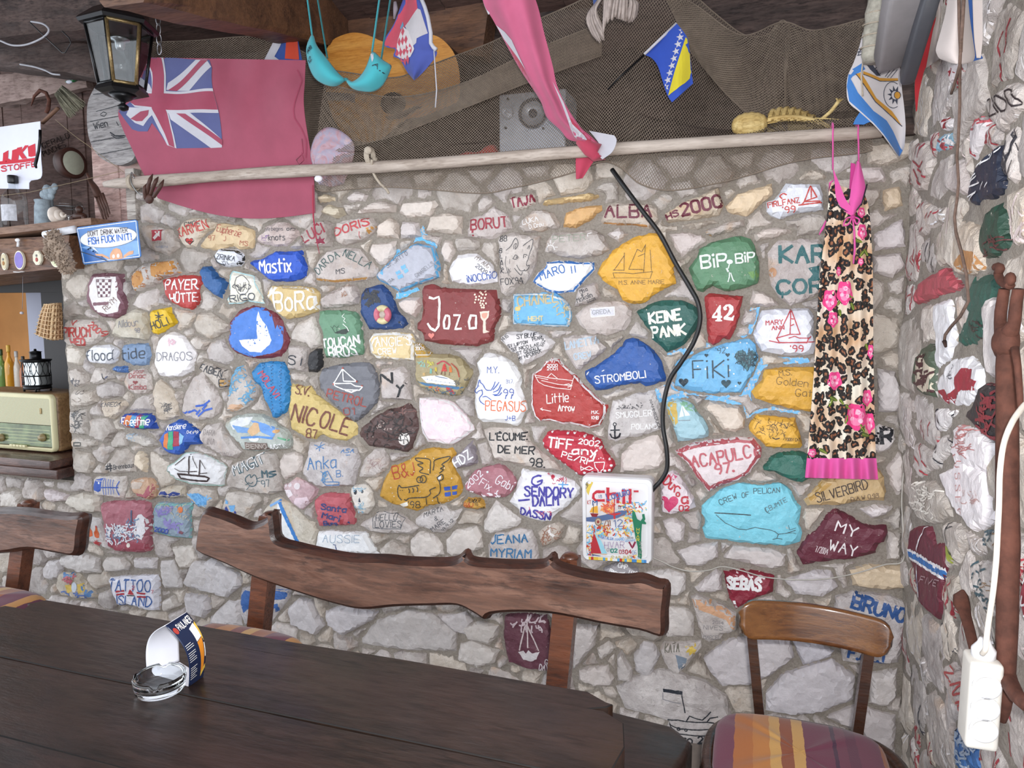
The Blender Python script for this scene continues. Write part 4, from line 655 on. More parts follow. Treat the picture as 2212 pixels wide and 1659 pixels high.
ST('F','E4E4E8',[(320,200),(400,130),(580,120),(670,190),(640,330),(570,360),(380,345)],'small white stone with one dark lower-case word, paired with a blue one',[('t','3A4450',15,'flood',345,305,628,300,112)])
ST('F','7890B0',[(710,130),(800,110),(1000,100),(1040,250),(1010,370),(830,375),(720,310)],'grey-blue stone with one dark lower-case word, beside the small white one',[('t','2C3440',16,'tide',718,300,972,272,112)])
ST('F','EFEBEC',[(1085,350),(1100,220),(1130,60),(1200,0),(1300,-25),(1420,30),(1500,150),(1550,220),(1530,330),(1500,430),(1400,490),(1250,510),(1130,480)],'tall white stone with six thin grey capitals',[('t','85858C',11,'DRAGOS',1130,305,1508,298,88),('q','E2B8C4',12,[(1240,60),(1350,70),(1330,130),(1260,120)],20,20)])
ST('F','5580C0',[(615,370),(720,360),(785,430),(620,445)],'tiny blue stone with dark writing under the grey-blue word stone',[('t','2C4470',7,'DJ DIG',625,432,770,425,40)])
ST('F','D0C4BC',[(720,550),(780,440),(960,390),(1040,470),(1050,640),(990,690),(880,700),(770,640)],'bare stone with two dark red names and a small heart between',[('t','9C4A4C',11,'Dinac',812,502,990,500,50),('h','8E4444',880,552,56),('t','9C4A4C',12,'Kimba',812,632,1000,628,56),('t','9C4A4C',7,'2002',860,450,960,445,28)])
ST('F','2850AC',[(690,1000),(740,900),(850,890),(1050,905),(1090,1000),(1120,1080),(960,1090),(780,1070)],'small stone with rainbow stripes and white script',[('f','58408F',[(735,895),(810,892),(775,980),(735,1010),(705,1000)]),('f','D67632',[(805,897),(862,900),(812,1065),(752,1045)]),('f','4C96C4',[(860,905),(920,905),(872,1078),(812,1068)]),('f','A22640',[(912,905),(980,902),(932,1080),(880,1080)]),('f','3CA67C',[(978,905),(1032,905),(1000,1000),(975,1085),(935,1082)]),('t',WH,15,'Freetime',752,1030,1050,1025,85)])
ST('F','2756AE',[(1130,1190),(1200,1100),(1240,1020),(1350,960),(1460,1000),(1530,1100),(1590,1190),(1640,1250),(1470,1260),(1420,1330),(1360,1375),(1250,1360),(1180,1280)],'dark blue stone with a striped balloon in orange, green and red',[('f','D67632',[(1222,1130),(1262,1110),(1262,1300),(1212,1270)]),('f','3CA67C',[(1268,1100),(1322,1095),(1322,1300),(1262,1300)]),('f','A22640',[(1328,1095),(1382,1100),(1392,1260),(1322,1270)]),('f','86B8DC',[(1388,1110),(1442,1150),(1430,1225),(1392,1252)]),('t',WH,11,'Manslere',1250,1085,1450,1062,56),('t',WH,7,'04.99',1470,1120,1560,1130,30)])
ST('K','E8E8EA',[(1305,270),(1420,200),(1530,100),(1640,95),(1800,140),(1950,230),(2010,280),(1990,420),(1980,510),(1760,500),(1560,470),(1420,430),(1350,360),(1310,310)],'white stone with a dark two-masted sailing boat and a mint edge',[('L','9CC0B6',10,[(1315,275),(1425,208),(1535,110),(1640,104),(1795,150),(1942,238),(1998,285),(1978,418),(1970,500),(1760,490),(1562,460),(1426,420),(1360,355)])]+[('l','3C2C2C',w,q)for w,q in((22,[(1472,348),(1502,405),(1700,432),(1815,438),(1838,402),(1790,380),(1472,350)]),(20,[(1605,125),(1600,355)]),(20,[(1730,190),(1728,370)]),(9,[(1432,285),(1500,318),(1600,322)]),(9,[(1640,140),(1700,280)]),(12,[(1590,325),(1700,318)]),(10,[(1730,345),(1820,338)]),(10,[(1440,245),(1560,150)]),(8,[(1745,200),(1800,290)]))])
ST('K','E4DCD4',[(400,430),(440,390),(600,380),(800,390),(830,480),(790,620),(760,670),(560,640),(405,620)],'white stone with a blue fish skeleton',[('f','2E56B2',[(425,500),(450,430),(530,410),(512,560),(480,580),(430,555)]),('d','EDEDED',14,[(492,468)]),('l','2E56B2',15,[(515,522),(725,522)]),('s','2E56B2',13,[(738,450),(705,525),(732,612)])]+[('l','3E62B8',9,[(x,415+i*4),(x-6,522),(x,610-i*3)])for i,x in enumerate((548,578,608,638,668))])
ST('K','C8A488',[(865,430),(980,400),(1120,400),(1180,480),(1180,640),(1110,680),(960,640),(900,570)],'rounded stone in ochre and dull pink',[('f','B0606C',[(920,575),(1050,600),(1130,470),(1178,500),(1172,640),(1108,672),(965,635)]),('f','CDBDB0',[(870,440),(985,408),(1060,440),(1010,530),(900,530)])])
ST('K','D0C4AE',[(1180,600),(1230,530),(1350,500),(1530,500),(1525,640),(1350,660),(1220,650)],'small stone with dark blue dabs',[('f','2A3E88',[(1222,572),(1300,560),(1330,600),(1400,565),(1495,590),(1500,640),(1360,650),(1242,640)])])
ST('K','CFC4B8',[(1545,560),(1600,520),(1750,520),(1880,560),(1900,680),(1850,740),(1790,790),(1680,740),(1560,650)],'bare stone with a smear of light blue',[('f','66A6DC',[(1580,592),(1700,582),(1820,640),(1800,730),(1700,720),(1640,652)]),('q','7AB8E8',14,[(1570,580),(1830,600),(1820,740),(1650,720)],30,50)])
ST('K','AC6874',[(520,700),(640,680),(1000,670),(1110,710),(1130,850),(1110,1000),(1115,1290),(1000,1310),(720,1290),(600,1220),(560,1000)],'large dusty pink square stone with a white and blue scene',[('f','9E4656',[(600,1140),(760,1130),(900,1150),(1108,1180),(1108,1285),(1000,1300),(722,1282),(605,1215)]),('f','E8E6EA',[(1000,835),(1035,830),(1090,900),(1095,990),(1045,1140),(970,1110),(930,1020),(985,1030),(960,900)]),('q','6A88A8',14,[(620,1060),(880,900),(990,900),(980,1130),(640,1140)],60,60),('q','E4E4EA',16,[(590,1010),(860,940),(940,960),(940,1140),(610,1150)],60,70),('f','EFE6DC',oval(882,1200,22,28)),('l','42587A',22,[(920,790),(918,950)])])
ST('K','92A4B4',[(1130,820),(1180,700),(1300,690),(1440,710),(1600,700),(1590,900),(1590,1150),(1400,1130),(1150,1070),(1140,950)],'lilac and turquoise stone with an orange sun and a blue year',[('L','82C0BE',22,[(1145,822),(1190,715),(1440,724),(1588,716),(1578,1136),(1400,1116),(1162,1060)]),('q','8A82C0',22,[(1190,750),(1390,780),(1340,840),(1200,800)],24,70),('q','9088C4',22,[(1290,930),(1480,940),(1480,1010),(1300,980)],24,70),('q','C4B89C',9,[(1200,710),(1560,720),(1560,900),(1400,880)],70,22),('f','DC7436',oval(1482,785,34,38)),('t','3450AC',14,'2000',1180,1035,1328,1072,50),('q','8A4A5A',9,[(1455,1030),(1520,1040),(1510,1070),(1460,1065)],14,24)])
ST('K','D2CECC',[(150,860),(330,850),(500,900),(560,1120),(610,1280),(480,1240),(290,1140),(150,1100)],'grey-white stone behind the left bench back with three orange bottles',[('f','CE5E2A',[(350,1095),(345,1040),(365,1005),(365,980),(385,980),(388,1005),(412,1045),(415,1100),(380,1115)]),('f','CE5E2A',[(440,1115),(432,1060),(450,1030),(452,1000),(472,1000),(476,1035),(492,1070),(490,1125),(465,1130)]),('f','CE5E2A',[(275,1085),(278,1020),(290,985),(305,985),(330,1040),(330,1090)]),('d','B02A30',14,[(370,970),(462,990)]),('q','B02A30',12,[(445,1175),(520,1180),(515,1210),(450,1205)],16,30)])
ST('Q','E6E6F0',[(1060,960),(1200,945),(1540,935),(1565,1000),(1565,1300),(1450,1290),(1250,1240),(1150,1220),(1110,1100)],'white stone just above the table with blue capitals and red bars',[('t','3A62A4',15,'TATTOO',1092,1080,1500,1092,105),('t','3A62A4',15,'ISLAND',1172,1230,1508,1240,95),('f','B4303C',[(1165,1082),(1245,1076),(1248,1092),(1168,1100)]),('f','B4303C',[(1170,1114),(1245,1108),(1248,1124),(1172,1130)]),('f','B4303C',[(1372,1094),(1452,1108),(1452,1124),(1374,1112)]),('f','B4303C',[(1375,1136),(1458,1140),(1456,1156),(1374,1150)]),('f','B4303C',[(1280,1120),(1305,1070),(1345,1122)]),('f','4A4440',[(1268,1124),(1352,1126),(1350,1138),(1275,1136)]),('t','C05058',7,'2',1325,1068,1350,1068,32),('t','C05058',7,'7',1515,1110,1535,1110,32)])
ST('Q','C8BCA8',[(560,900),(760,920),(860,1040),(950,1180),(800,1190),(590,1160),(520,1040)],'stone by the table edge with blue and yellow painted blobs',[('f','5580B4',[(590,920),(700,920),(740,950),(620,970)]),('q','5580B4',24,[(740,930),(850,1040),(940,1180),(890,1180)],34,50),('f','D8B85A',[(630,1040),(690,1030),(700,1100),(650,1120)]),('f','D8B85A',[(750,1030),(810,1020),(830,1100),(770,1120)]),('f','C8D0DC',oval(722,1060,28,50)),('q','B85A68',12,[(620,960),(720,970),(700,1000),(620,1000)],18,40),('q','5A74B0',14,[(600,1100),(860,1140),(840,1180),(620,1150)],22,50)])
ST('L','C9C0B8',[(30,590),(80,430),(150,320),(330,260),(600,230),(640,330),(680,560),(700,680),(540,730),(300,690),(100,660)],'bare stone with outlined lettering and a little cat',[('t','44606A',40,'MAGIT',160,470,520,325,118),('t','E2DEDC',17,'MAGIT',160,470,520,325,118),('t','44606A',26,'Ms',490,500,630,485,80),('t','44606A',10,'97',490,620,590,600,80),('s','44606A',11,[(290,540),(300,500),(350,465),(360,500),(400,470),(430,540),(400,600),(340,600),(290,540)]),('l','44606A',8,[(290,590),(330,570)]),('l','44606A',8,[(300,650),(340,600)]),('l','44606A',8,[(420,520),(470,500)]),('l','44606A',8,[(425,545),(470,545)]),('s','44606A',8,[(330,560),(360,575),(385,555)])])
ST('L','CFC8C8',[(930,410),(990,260),(1010,90),(1150,75),(1340,120),(1480,140),(1580,160),(1640,320),(1590,460),(1560,620),(1340,640),(1130,640),(1000,570),(940,470)],'large bare stone with blue handwriting and a small blue boat',[('t','4A7EB4',16,'Anka',1020,412,1355,390,140),('t','4A7EB4',11,'ASA',1412,215,1560,212,40),('l','4A7EB4',9,[(1475,240),(1520,238)]),('l','4A7EB4',10,[(1090,120),(1210,160)]),('l','4A7EB4',10,[(1120,165),(1200,115)]),('l','4A7EB4',10,[(1155,90),(1160,190)]),('l','4A7EB4',11,[(1200,560),(1240,600),(1390,600),(1395,560),(1200,560)]),('l','4A7EB4',11,[(1260,430),(1320,550)]),('l','4A7EB4',11,[(1255,430),(1200,470),(1195,550)]),('q','5C92C0',9,[(1190,450),(1250,430),(1250,540),(1200,540)],26,30),('t','4A7EB4',11,'B.',1370,500,1440,490,75)])
ST('L','D0C5BE',[(640,320),(700,220),(840,200),(930,260),(940,440),(840,500),(720,560),(660,480)],None)
ST('L','D2C8C2',[(1590,500),(1650,300),(1780,170),(1900,160),(1970,280),(1960,420),(1820,520),(1610,530)],None,[('q','9A7A78',4,[(1740,280),(1930,280),(1900,430),(1740,400)],30,60)])
ST('L','DCB8C0',[(690,600),(780,560),(850,505),(980,570),(1120,650),(1100,740),(1040,820),(930,915),(820,850),(730,740)],'pink and white blotched stone under the cat stone',[('f','EFE6EA',oval(720,610,30,32)),('f','EFE6EA',oval(795,600,24,24)),('f','EFE6EA',oval(880,615,34,40)),('f','EFE6EA',[(710,660),(800,660),(830,720),(760,760),(720,720)]),('f','E8D4DC',[(860,760),(1000,740),(1030,810),(930,900),(830,840)])])
ST('L','BE606A',[(1075,780),(1130,730),(1230,690),(1500,700),(1520,860),(1570,990),(1560,1090),(1120,1105),(1110,980)],'rose red stone with three lines of dark blue letters',[('t','33457C',20,'Santa',1182,882,1475,925,62),('t','33457C',20,'Mari',1195,980,1395,1030,62),('t','33457C',18,'Bura',1212,1080,1370,1082,50),('f','9E343E',[(1405,1010),(1450,1000),(1440,1080),(1400,1085)]),('d','33457C',16,[(1510,1045)])])
ST('L','E4DED6',[(1510,640),(1560,595),(1700,590),(1780,680),(1800,860),(1720,960),(1620,970),(1560,860),(1520,740)],'cream stone painted as a skull',[('f','30343A',oval(1590,680,20,32)),('f','4A4E54',oval(1672,675,15,20)),('f','2E3A4E',[(1640,740),(1655,800),(1630,800)]),('l','4A4E54',6,[(1600,880),(1690,880)])]+[('l','6A6E76',5,[(x,860),(x,900)])for x in(1615,1635,1655,1675)]+[('q','8AB4CC',8,[(1560,630),(1720,640),(1700,650),(1570,645)],12,40),('q','8AB4CC',8,[(1590,820),(1700,810),(1680,940),(1600,930)],24,30)])
ST('L','E2DAC8',[(440,930),(560,780),(650,750),(800,830),(950,980),(1090,1060),(1120,1150),(1070,1370),(880,1330),(650,1250),(480,1050)],'cream stone behind the bench post with a blue-edged white sail',[('f','EEF0F4',[(640,800),(860,1290),(620,1240)]),('l','3880CC',44,[(655,800),(880,1290)]),('l','3880CC',40,[(600,1215),(895,1305)]),('l','7AA8DC',26,[(560,850),(650,800)])])
ST('L','EFF1F5',[(1080,1330),(1110,1160),(1270,1150),(1700,1170),(1760,1290),(1860,1440),(1600,1450),(1060,1380)],'flat white stone on top of the bench back with faded blue letters',[('t','9AB0C4',9,'AUSSIE',1190,1285,1630,1290,85),('l','2F4A80',12,[(1345,1330),(1360,1380),(1350,1410)]),('l','2F4A80',9,[(1320,1310),(1350,1318)])])
ST('L','CFC6BC',[(-40,900),(20,690),(200,680),(400,730),(440,800),(330,920),(260,1050),(100,1000)],'bare stone above the bench with dabs of blue paint',[('f','70AEE2',[(65,845),(150,838),(140,910),(92,920)]),('f','2C3E88',[(10,890),(40,850),(75,920),(45,948)]),('f','70AEE2',[(15,770),(60,790),(60,830),(25,820)]),('f','2C3E88',oval(148,930,14,22))])
ST('G','C4D0C8',[(215,1100),(340,1020),(500,1000),(640,1010),(760,1090),(900,1190),(970,1290),(960,1370),(850,1410),(600,1440),(430,1420),(330,1300),(240,1180)],'long oval stone with a painted seascape in blue, orange and green',[('f','E4E6EA',[(300,1100),(420,1040),(560,1040),(520,1120),(340,1180)]),('f','6E9EDE',[(535,1075),(700,1115),(835,1180),(795,1265),(660,1215)]),('f','7AA6DE',[(330,1130),(520,1160),(500,1220),(390,1210)]),('f','D8B48A',[(500,1200),(570,1100),(620,1110),(640,1200),(560,1260)]),('f','D4A878',oval(815,1200,36,20)),('l','5A92D8',24,[(440,1270),(620,1260),(780,1275)]),('f','EFEFEF',oval(575,1285,55,30)),('f','7A6A62',[(470,1320),(720,1330),(735,1410),(480,1415)]),('t','C4BCB4',8,'BIENNO',490,1390,710,1395,50),('t',WH,10,'JUDITA',745,1395,920,1385,45),('l','6AB08A',20,[(850,1270),(940,1300)])])
ST('F','DECDB6',[(480,760),(600,750),(750,755),(770,820),(720,900),(620,975),(540,950),(495,850)],'small heart-shaped cream stone with dark capitals',[('t','4A4A50',8,'KAREDA',505,825,722,815,45),('t','B0A090',6,'05',555,880,640,880,45)])
ST('F','CFC4BE',[(1370,900),(1395,700),(1490,500),(1600,420),(1700,560),(1780,650),(1830,770),(1800,900),(1700,970),(1560,1000),(1450,960)],'bare stone with a few blue flying birds',[('l','2F5CBE',w,q)for w,q in((22,[(1402,888),(1425,900),(1450,885)]),(24,[(1470,888),(1530,865),(1555,880)]),(22,[(1550,820),(1640,808),(1700,760)]),(24,[(1555,910),(1590,868)]),(22,[(1580,930),(1640,870),(1730,845)]),(22,[(1625,855),(1668,805)]))])
ST('F','D8C8B2',[(1050,650),(1080,550),(1130,510),(1230,590),(1300,680),(1340,860),(1350,940),(1290,970),(1180,1000),(1090,960),(1070,800)],'tall beige stone with a small dark scribble',[('q','4A4A4E',6,[(1180,790),(1270,790),(1250,880),(1190,880)],40,36),('t','A89A88',5,'WISCANIS',1100,920,1330,915,26)])
ST('F','C0B5AA',[(500,1490),(590,1390),(640,1300),(760,1290),(860,1380),(860,1570),(620,1590),(510,1540)],'grey bare stone with a black hash sign and writing',[('t','26262C',20,'#',540,1555,612,1545,85),('t','34343A',8,'Brennbaur',630,1530,850,1505,48)])
ST('F','CFC4B6',[(160,640),(420,630),(430,780),(330,820),(150,845),(150,720)],None,[('t','6A625C',8,'US',210,680,310,680,45),('s','8A7A6E',6,[(190,740),(230,770),(280,750),(250,720)])])
ST('F','C6BEB4',[(140,860),(320,850),(350,1000),(350,1150),(160,1140)],None,[('q','4A4A4A',9,[(215,870),(300,880),(290,1080),(220,1080)],34,50)])
ST('F','D2C8BE',[(110,400),(230,375),(330,470),(360,590),(200,620),(150,560)],None,[('q','4A4A50',7,[(150,520),(270,520),(260,590),(170,590)],20,30)])
ST('F','CFC5BC',[(340,570),(400,390),(500,380),(610,460),(620,510),(480,570),(400,585)],None,[('l','3A3A44',12,[(510,455),(520,520)]),('l','3A4468',14,[(545,505),(570,485)])])
ST('F','CBC2B6',[(80,150),(120,125),(270,170),(290,290),(250,370),(110,350)],None)
ST('F','C4BAAE',[(140,1200),(200,1165),(420,1200),(450,1270),(330,1310),(150,1300)],None,[('L','4A4A44',14,[(185,1225),(265,1225),(265,1265),(185,1265)])])
ST('F','CDC6BC',[(755,1120),(900,1120),(1060,1180),(1120,1270),(1000,1285),(760,1210)],None,[('q','9AB4C8',6,[(780,1130),(900,1130),(880,1200),(790,1190)],26,20)])
ST('F','DCCDB8',[(870,1400),(890,1320),(960,1340),(1000,1470),(1000,1590),(860,1480)],None)
ST('G','CDC2BC',[(-90,1250),(0,1130),(160,1100),(250,1250),(400,1440),(340,1520),(200,1500),(50,1400)],'bare stone with faint grey handwriting above the white boat stone',[('t','8A807E',6,'DARIA',0,1240,130,1250,60),('t','8A807E',6,'LINA',0,1345,130,1350,70),('t','9A908E',6,'MARA',180,1470,310,1500,50)])
# lower part of the wall
ST('R','8A2036',[(240,45),(330,40),(480,50),(590,80),(580,190),(420,250),(330,310),(280,230),(260,140)],'dark red stone behind the chair back with white letters',[('t',WH,24,'SEBAS',272,148,490,165,66),('q','E8D8DC',14,[(280,55),(560,90),(550,120),(290,80)],26,40),('l',WH,16,[(320,240),(335,290)])])
ST('R','CDC6C6',[(980,220),(1150,190),(1350,210),(1470,270),(1450,450),(1400,660),(1200,670),(1030,650),(1010,540),(960,400)],'large pale stone right of the chair back with bold blue letters',[('t','2C5490',24,'BRUNO',1085,272,1425,375,82),('t','2C5490',18,'F.A.C.L',1065,605,1330,652,70)])
ST('T','663A48',[(310,480),(400,460),(650,470),(700,640),(720,800),(680,920),(520,910),(340,850),(300,640)],'dull maroon stone left of the bench post with a white boat on ropes',[('l','D8CCCC',10,[(498,480),(505,720)]),('l','CFC2C2',11,[(480,560),(440,740)]),('l','CFC2C2',11,[(505,560),(590,740)]),('f','D8D2D4',[(428,755),(470,745),(490,770),(510,740),(540,765),(600,750),(575,810),(530,830),(470,815)]),('q','C8B8BE',12,[(400,520),(620,520),(600,570),(440,550)],26,50),('t','C8BEC2',9,'GU',640,850,690,852,36),('t','C8BEC2',10,'DAYA',592,895,690,915,48)])
ST('T','D4CCC8',[(1530,740),(1590,690),(1860,680),(1870,730),(1760,870),(1690,940),(1620,930),(1560,840)],'heart-shaped pale stone with a yellow sun',[('f','D6B84E',star(1790,725,58,9,0.6)),('t','7A766C',10,'KATA',1580,750,1690,745,48),('f','7A8898',[(1660,770),(1750,800),(1730,880),(1690,900)])])
ST('T','CDC6C4',[(1180,1040),(1320,960),(1520,900),(1700,930),(1900,1000),(2060,1120),(2110,1300),(2090,1460),(1900,1490),(1650,1480),(1600,1290),(1250,1210)],'very large pale stone low on the wall with a line drawing of a ship',[('f','1E2430',[(1562,1035),(1715,1058),(1715,1085),(1565,1065)]),('l','8A8A90',6,[(1562,1070),(1562,1120),(1700,1152)]),('l','22262E',9,[(1710,1088),(1735,1222)])]+[('l','22262E',9,q)for q in([(1600,1285),(1680,1278),(1740,1290),(1960,1305)],[(1745,1288),(1770,1250),(1870,1282),(1905,1250),(1935,1215)],[(1905,1300),(1930,1265),(1990,1255)],[(1605,1320),(1700,1350),(1980,1360)],[(1612,1330),(1690,1392),(1990,1412)])]+[('L','22262E',8,oval(1685,1348,12,12,9)),('L','22262E',8,oval(1742,1358,10,10,9)),('t','22262E',13,'amigo 2014',1575,1462,2010,1472,62)],name='painted_stone')
ST('T','A09CA0',[(1060,120),(1150,70),(1250,70),(1350,100),(1370,170),(1180,180)],'flat grey stone under the sign box with small white writing',[('t',WH,7,'CIMP',1210,90,1280,105,26),('t',WH,7,'PRINCE',1140,130,1200,160,30),('t',WH,7,'LEPO',1295,140,1350,160,28),('f',WH,[(1190,135),(1270,125),(1250,165),(1215,160)])])
ST('R','CEC6C2',[(30,220),(70,200),(250,270),(340,330),(340,440),(250,470),(150,520),(100,490),(70,370)],'pale stone left of the chair with an orange stain and thin capitals',[('f','CFA07C',[(40,215),(80,210),(250,280),(330,350),(320,430),(270,360),(150,310),(60,280)]),('t','8A8688',4,'NIVES',120,415,245,425,28),('t','8A8688',4,'MARCEL',122,475,230,485,24),('t','8A8688',4,'2014',180,380,250,385,20)])
ST('U','CFCACC',[(410,760),(520,720),(800,760),(790,840),(640,1040),(450,1060),(400,940)],'pale stone behind the left bench post with blue paint marks',[('f','3864A8',[(405,850),(440,775),(510,790),(500,895),(440,950)]),('f','3864A8',[(650,765),(780,775),(768,840),(652,850)]),('l','3864A8',26,[(650,915),(700,885),(692,1000)]),('l','3864A8',12,[(755,920),(765,965),(758,1030)])])
for q in([(1000,470),(1130,510),(1250,600),(1300,720),(1100,760),(1000,680)],):
 pass
for c,tn,q in(('T','C9C2C0',[(840,540),(1050,560),(1030,720),(960,800),(850,930)]),('T','CCC5C0',[(1030,740),(1130,680),(1200,740),(1060,860)]),('T','CDC4C0',[(890,910),(1020,880),(1130,870),(1180,980),(1160,1040),(1000,1040),(890,1000)]),('T','C6BFBC',[(1190,800),(1230,760),(1320,900),(1320,1010),(1190,1000)]),('T','C4BFC0',[(1320,780),(1400,680),(1490,700),(1540,800),(1480,950),(1420,970),(1330,920)]),('T','CFC8C4',[(1560,410),(1740,420),(1810,500),(1800,660),(1570,660)]),('T','D2CCCA',[(1380,150),(1600,110),(1740,160),(1740,290),(1680,340),(1600,330)]),('T','CEC7C2',[(-40,700),(60,680),(280,760),(240,860),(100,900),(-60,830)]),('T','C8C1BC',[(-30,560),(110,520),(270,560),(270,640),(200,720),(20,670)]),('R','CFC9CC',[(110,620),(260,500),(420,480),(690,490),(720,620),(560,740),(420,800),(240,810),(150,700)]),('R','D0CBD0',[(520,850),(640,720),(960,620),(1120,740),(1110,900),(900,980),(700,1000),(520,970)]),('R','CBC8D0',[(690,500),(860,520),(1000,580),(960,620),(770,680)]),('R','CFC8C6',[(1210,720),(1400,690),(1390,880),(1330,940),(1200,930)]),('R','C6BEBE',[(900,1010),(1120,930),(1390,1000),(1380,1300),(1240,1310),(1160,1120)]),('R','D2CACA',[(50,160),(200,30),(245,60),(250,180),(90,200)]),('R','CFC9CC',[(640,110),(850,40),(960,50),(1010,160),(900,230),(720,210)]),('R','D4C0A4',[(1070,40),(1200,0),(1440,10),(1470,170),(1300,180),(1090,150)]),('U','D0CCCE',[(20,620),(180,520),(410,660),(420,740),(310,840),(30,760)]),('U','CBC6C8',[(-20,790),(160,820),(190,920),(130,1000),(0,950)]),('U','CEC9CA',[(170,980),(310,850),(410,850),(420,1060),(170,1050)]),('U','C9C4C6',[(780,900),(860,830),(960,850),(1010,960),(1060,1060),(990,1130),(800,1050)]),('U','C4BFC2',[(1060,930),(1200,890),(1480,940),(1440,1010),(1210,1130),(1090,1050)]),('U','BEB8B6',[(1330,1150),(1450,1010),(1700,930),(1900,960),(2080,1110),(2080,1260),(1700,1250),(1330,1210)]),('U','C4BEBE',[(1900,960),(2000,970),(2150,940),(2210,1020),(2180,1140),(2060,1110)]),('Q','CFC9C6',[(560,760),(800,720),(960,780),(970,930),(780,930),(590,850)]),('Q','D2CBC6',[(980,830),(1030,760),(1200,770),(1270,850),(1250,900),(1040,920)]),('Q','D0CACA',[(1300,770),(1540,765),(1530,890),(1310,890)]),('Q','CEC9C8',[(1560,800),(1690,790),(1780,1000),(1780,1080),(1600,1090),(1560,950)]),('Q','D4CCC4',[(1670,660),(1900,640),(1960,780),(1880,870),(1760,890)]),('Q','CDC8C8',[(1800,1010),(1900,780),(2060,820),(2180,980),(2060,1080),(1850,1070)]),('Q','CBC4BE',[(1600,1190),(1700,1140),(1780,1250),(1640,1320),(1600,1290)]),('Q','CCC6C6',[(400,880),(440,800),(560,790),(600,880),(560,980),(480,1000),(410,970)]),('Q','D2CABE',[(620,230),(650,150),(800,110),(970,160),(980,320),(780,310)]),('Q','D0C8C0',[(0,110),(100,90),(190,130),(200,270),(0,270)]),('Q','D4C8C8',[(390,80),(500,90),(640,140),(640,210),(480,220),(420,170)]),('Z','DCCBB0',[(210,220),(290,190),(420,230),(420,285),(230,310)]),('Z','D2C8C4',[(520,240),(640,150),(800,200),(760,290),(580,300)]),('Z','D0C4AE',[(245,420),(340,310),(500,350),(545,440),(430,490)]),('Z','CCC0B8',[(590,440),(700,370),(840,290),(960,270),(1110,320),(1110,410),(780,420)]),('Z','D8CDC4',[(1130,420),(1180,290),(1560,260),(1600,320),(1500,460),(1230,480)]),('Z','D6C9BE',[(880,700),(920,540),(1040,460),(1140,520),(1150,720)]),('Z','CFC6C4',[(1160,720),(1180,500),(1380,520),(1400,690)]),('Z','CFC3B8',[(1450,640),(1500,450),(1700,400),(1880,450),(1870,670)]),('D','DCC08E',[(870,310),(900,260),(1400,170),(1570,210),(1400,280),(880,330)]),('D','D4A870',[(1090,590),(1130,400),(1300,330),(1550,310),(1560,380),(1400,510),(1250,590)]),('D','CFC7C4',[(1570,650),(1740,560),(1860,640),(1740,750)]),('C','D8CDC6',[(390,480),(430,350),(740,320),(720,480),(600,620),(530,630)]),('C','D4C9C2',[(1250,480),(1300,300),(1400,320),(1440,450),(1370,600),(1290,580)]),('W','CFC4C2',[(420,430),(550,390),(780,400),(850,550),(650,560)]),('W','D4C0A6',[(780,610),(950,560),(980,760),(790,820)]),('W','CCC3C4',[(690,1010),(980,850),(1010,1130),(700,1180)]),('W','CBC2C0',[(690,1200),(960,1170),(1010,1300),(880,1420),(690,1370)]),('Y','CBC4C4',[(690,610),(860,640),(920,800),(900,1000),(700,1000)]),('O','D0C6C2',[(1950,450),(2060,300),(2130,330),(2130,600),(2060,720),(1990,600)]),('O','D6CECE',[(1710,800),(1870,750),(2050,770),(1960,850),(1840,890)]),('O','D6CECE',[(30,900),(130,870),(240,930),(230,1080),(140,1110),(60,1020)]),('O','D2CBCB',[(140,1150),(280,1110),(520,1080),(520,1220),(380,1300),(240,1290)]),('O','D0C8C6',[(540,1230),(640,1110),(980,1140),(1110,1190),(1100,1300),(980,1330),(700,1260)]),('O','C9C0BA',[(1960,980),(2090,1010),(2100,1230),(1960,1240)])):
 ST(c,tn,q)
    # right wall: patches of paint on big rough stones (outlines read the same way, on the plane of that wall)
S2_=[]
def SR(crop,base,poly,label=None,items=(),**kw):S2_.append((crop,base,poly,label,list(items),None,kw))
SR('W','232B3F',[(1450,740),(1460,600),(1530,430),(1620,330),(1690,220),(1780,205),(1740,370),(1740,500),(1800,580),(1750,640),(1650,720),(1490,780)],'dark navy stone on the side wall with broken white letters',[('l',WH,14,q)for q in([(1470,540),(1520,480)],[(1480,560),(1530,500)],[(1530,420),(1560,370)],[(1560,400),(1600,350)],[(1600,330),(1640,310)],[(1640,350),(1660,300)],[(1680,290),(1700,250)],[(1740,280),(1765,225)],[(1480,600),(1560,560)],[(1560,620),(1590,555)],[(1470,690),(1520,650)],[(1475,720),(1525,640)],[(1620,600),(1640,560)])])
SR('W','29483A',[(1540,1190),(1540,1000),(1580,850),(1680,750),(1740,720),(1790,800),(1770,980),(1830,1140),(1740,1210),(1580,1265)],'dark green stone on the side wall below the navy one',[('q','5A2A2A',14,[(1570,1100),(1700,1060),(1760,1150),(1600,1220)],26,60)])
SR('W','B0505A',[(990,1560),(1060,1420),(1260,1310),(1330,1400),(1410,1500),(1300,1550),(1000,1660)],'dull rose stone in the corner by the nightdress')
SR('Y','2F5A4E',[(1350,0),(1380,-60),(1420,-190),(1580,-190),(1600,-20),(1530,180),(1510,400),(1330,440),(1290,350),(1380,150)],'long green stone at the end of the hanging twine',[('q','3A2C28',12,[(1400,200),(1500,230),(1480,340),(1420,330)],14,50)])
SR('Y','ECECF0',[(1090,50),(1220,15),(1260,240),(1280,330),(1220,540),(1125,640),(1110,330)],'tall white-painted stone on the side wall')
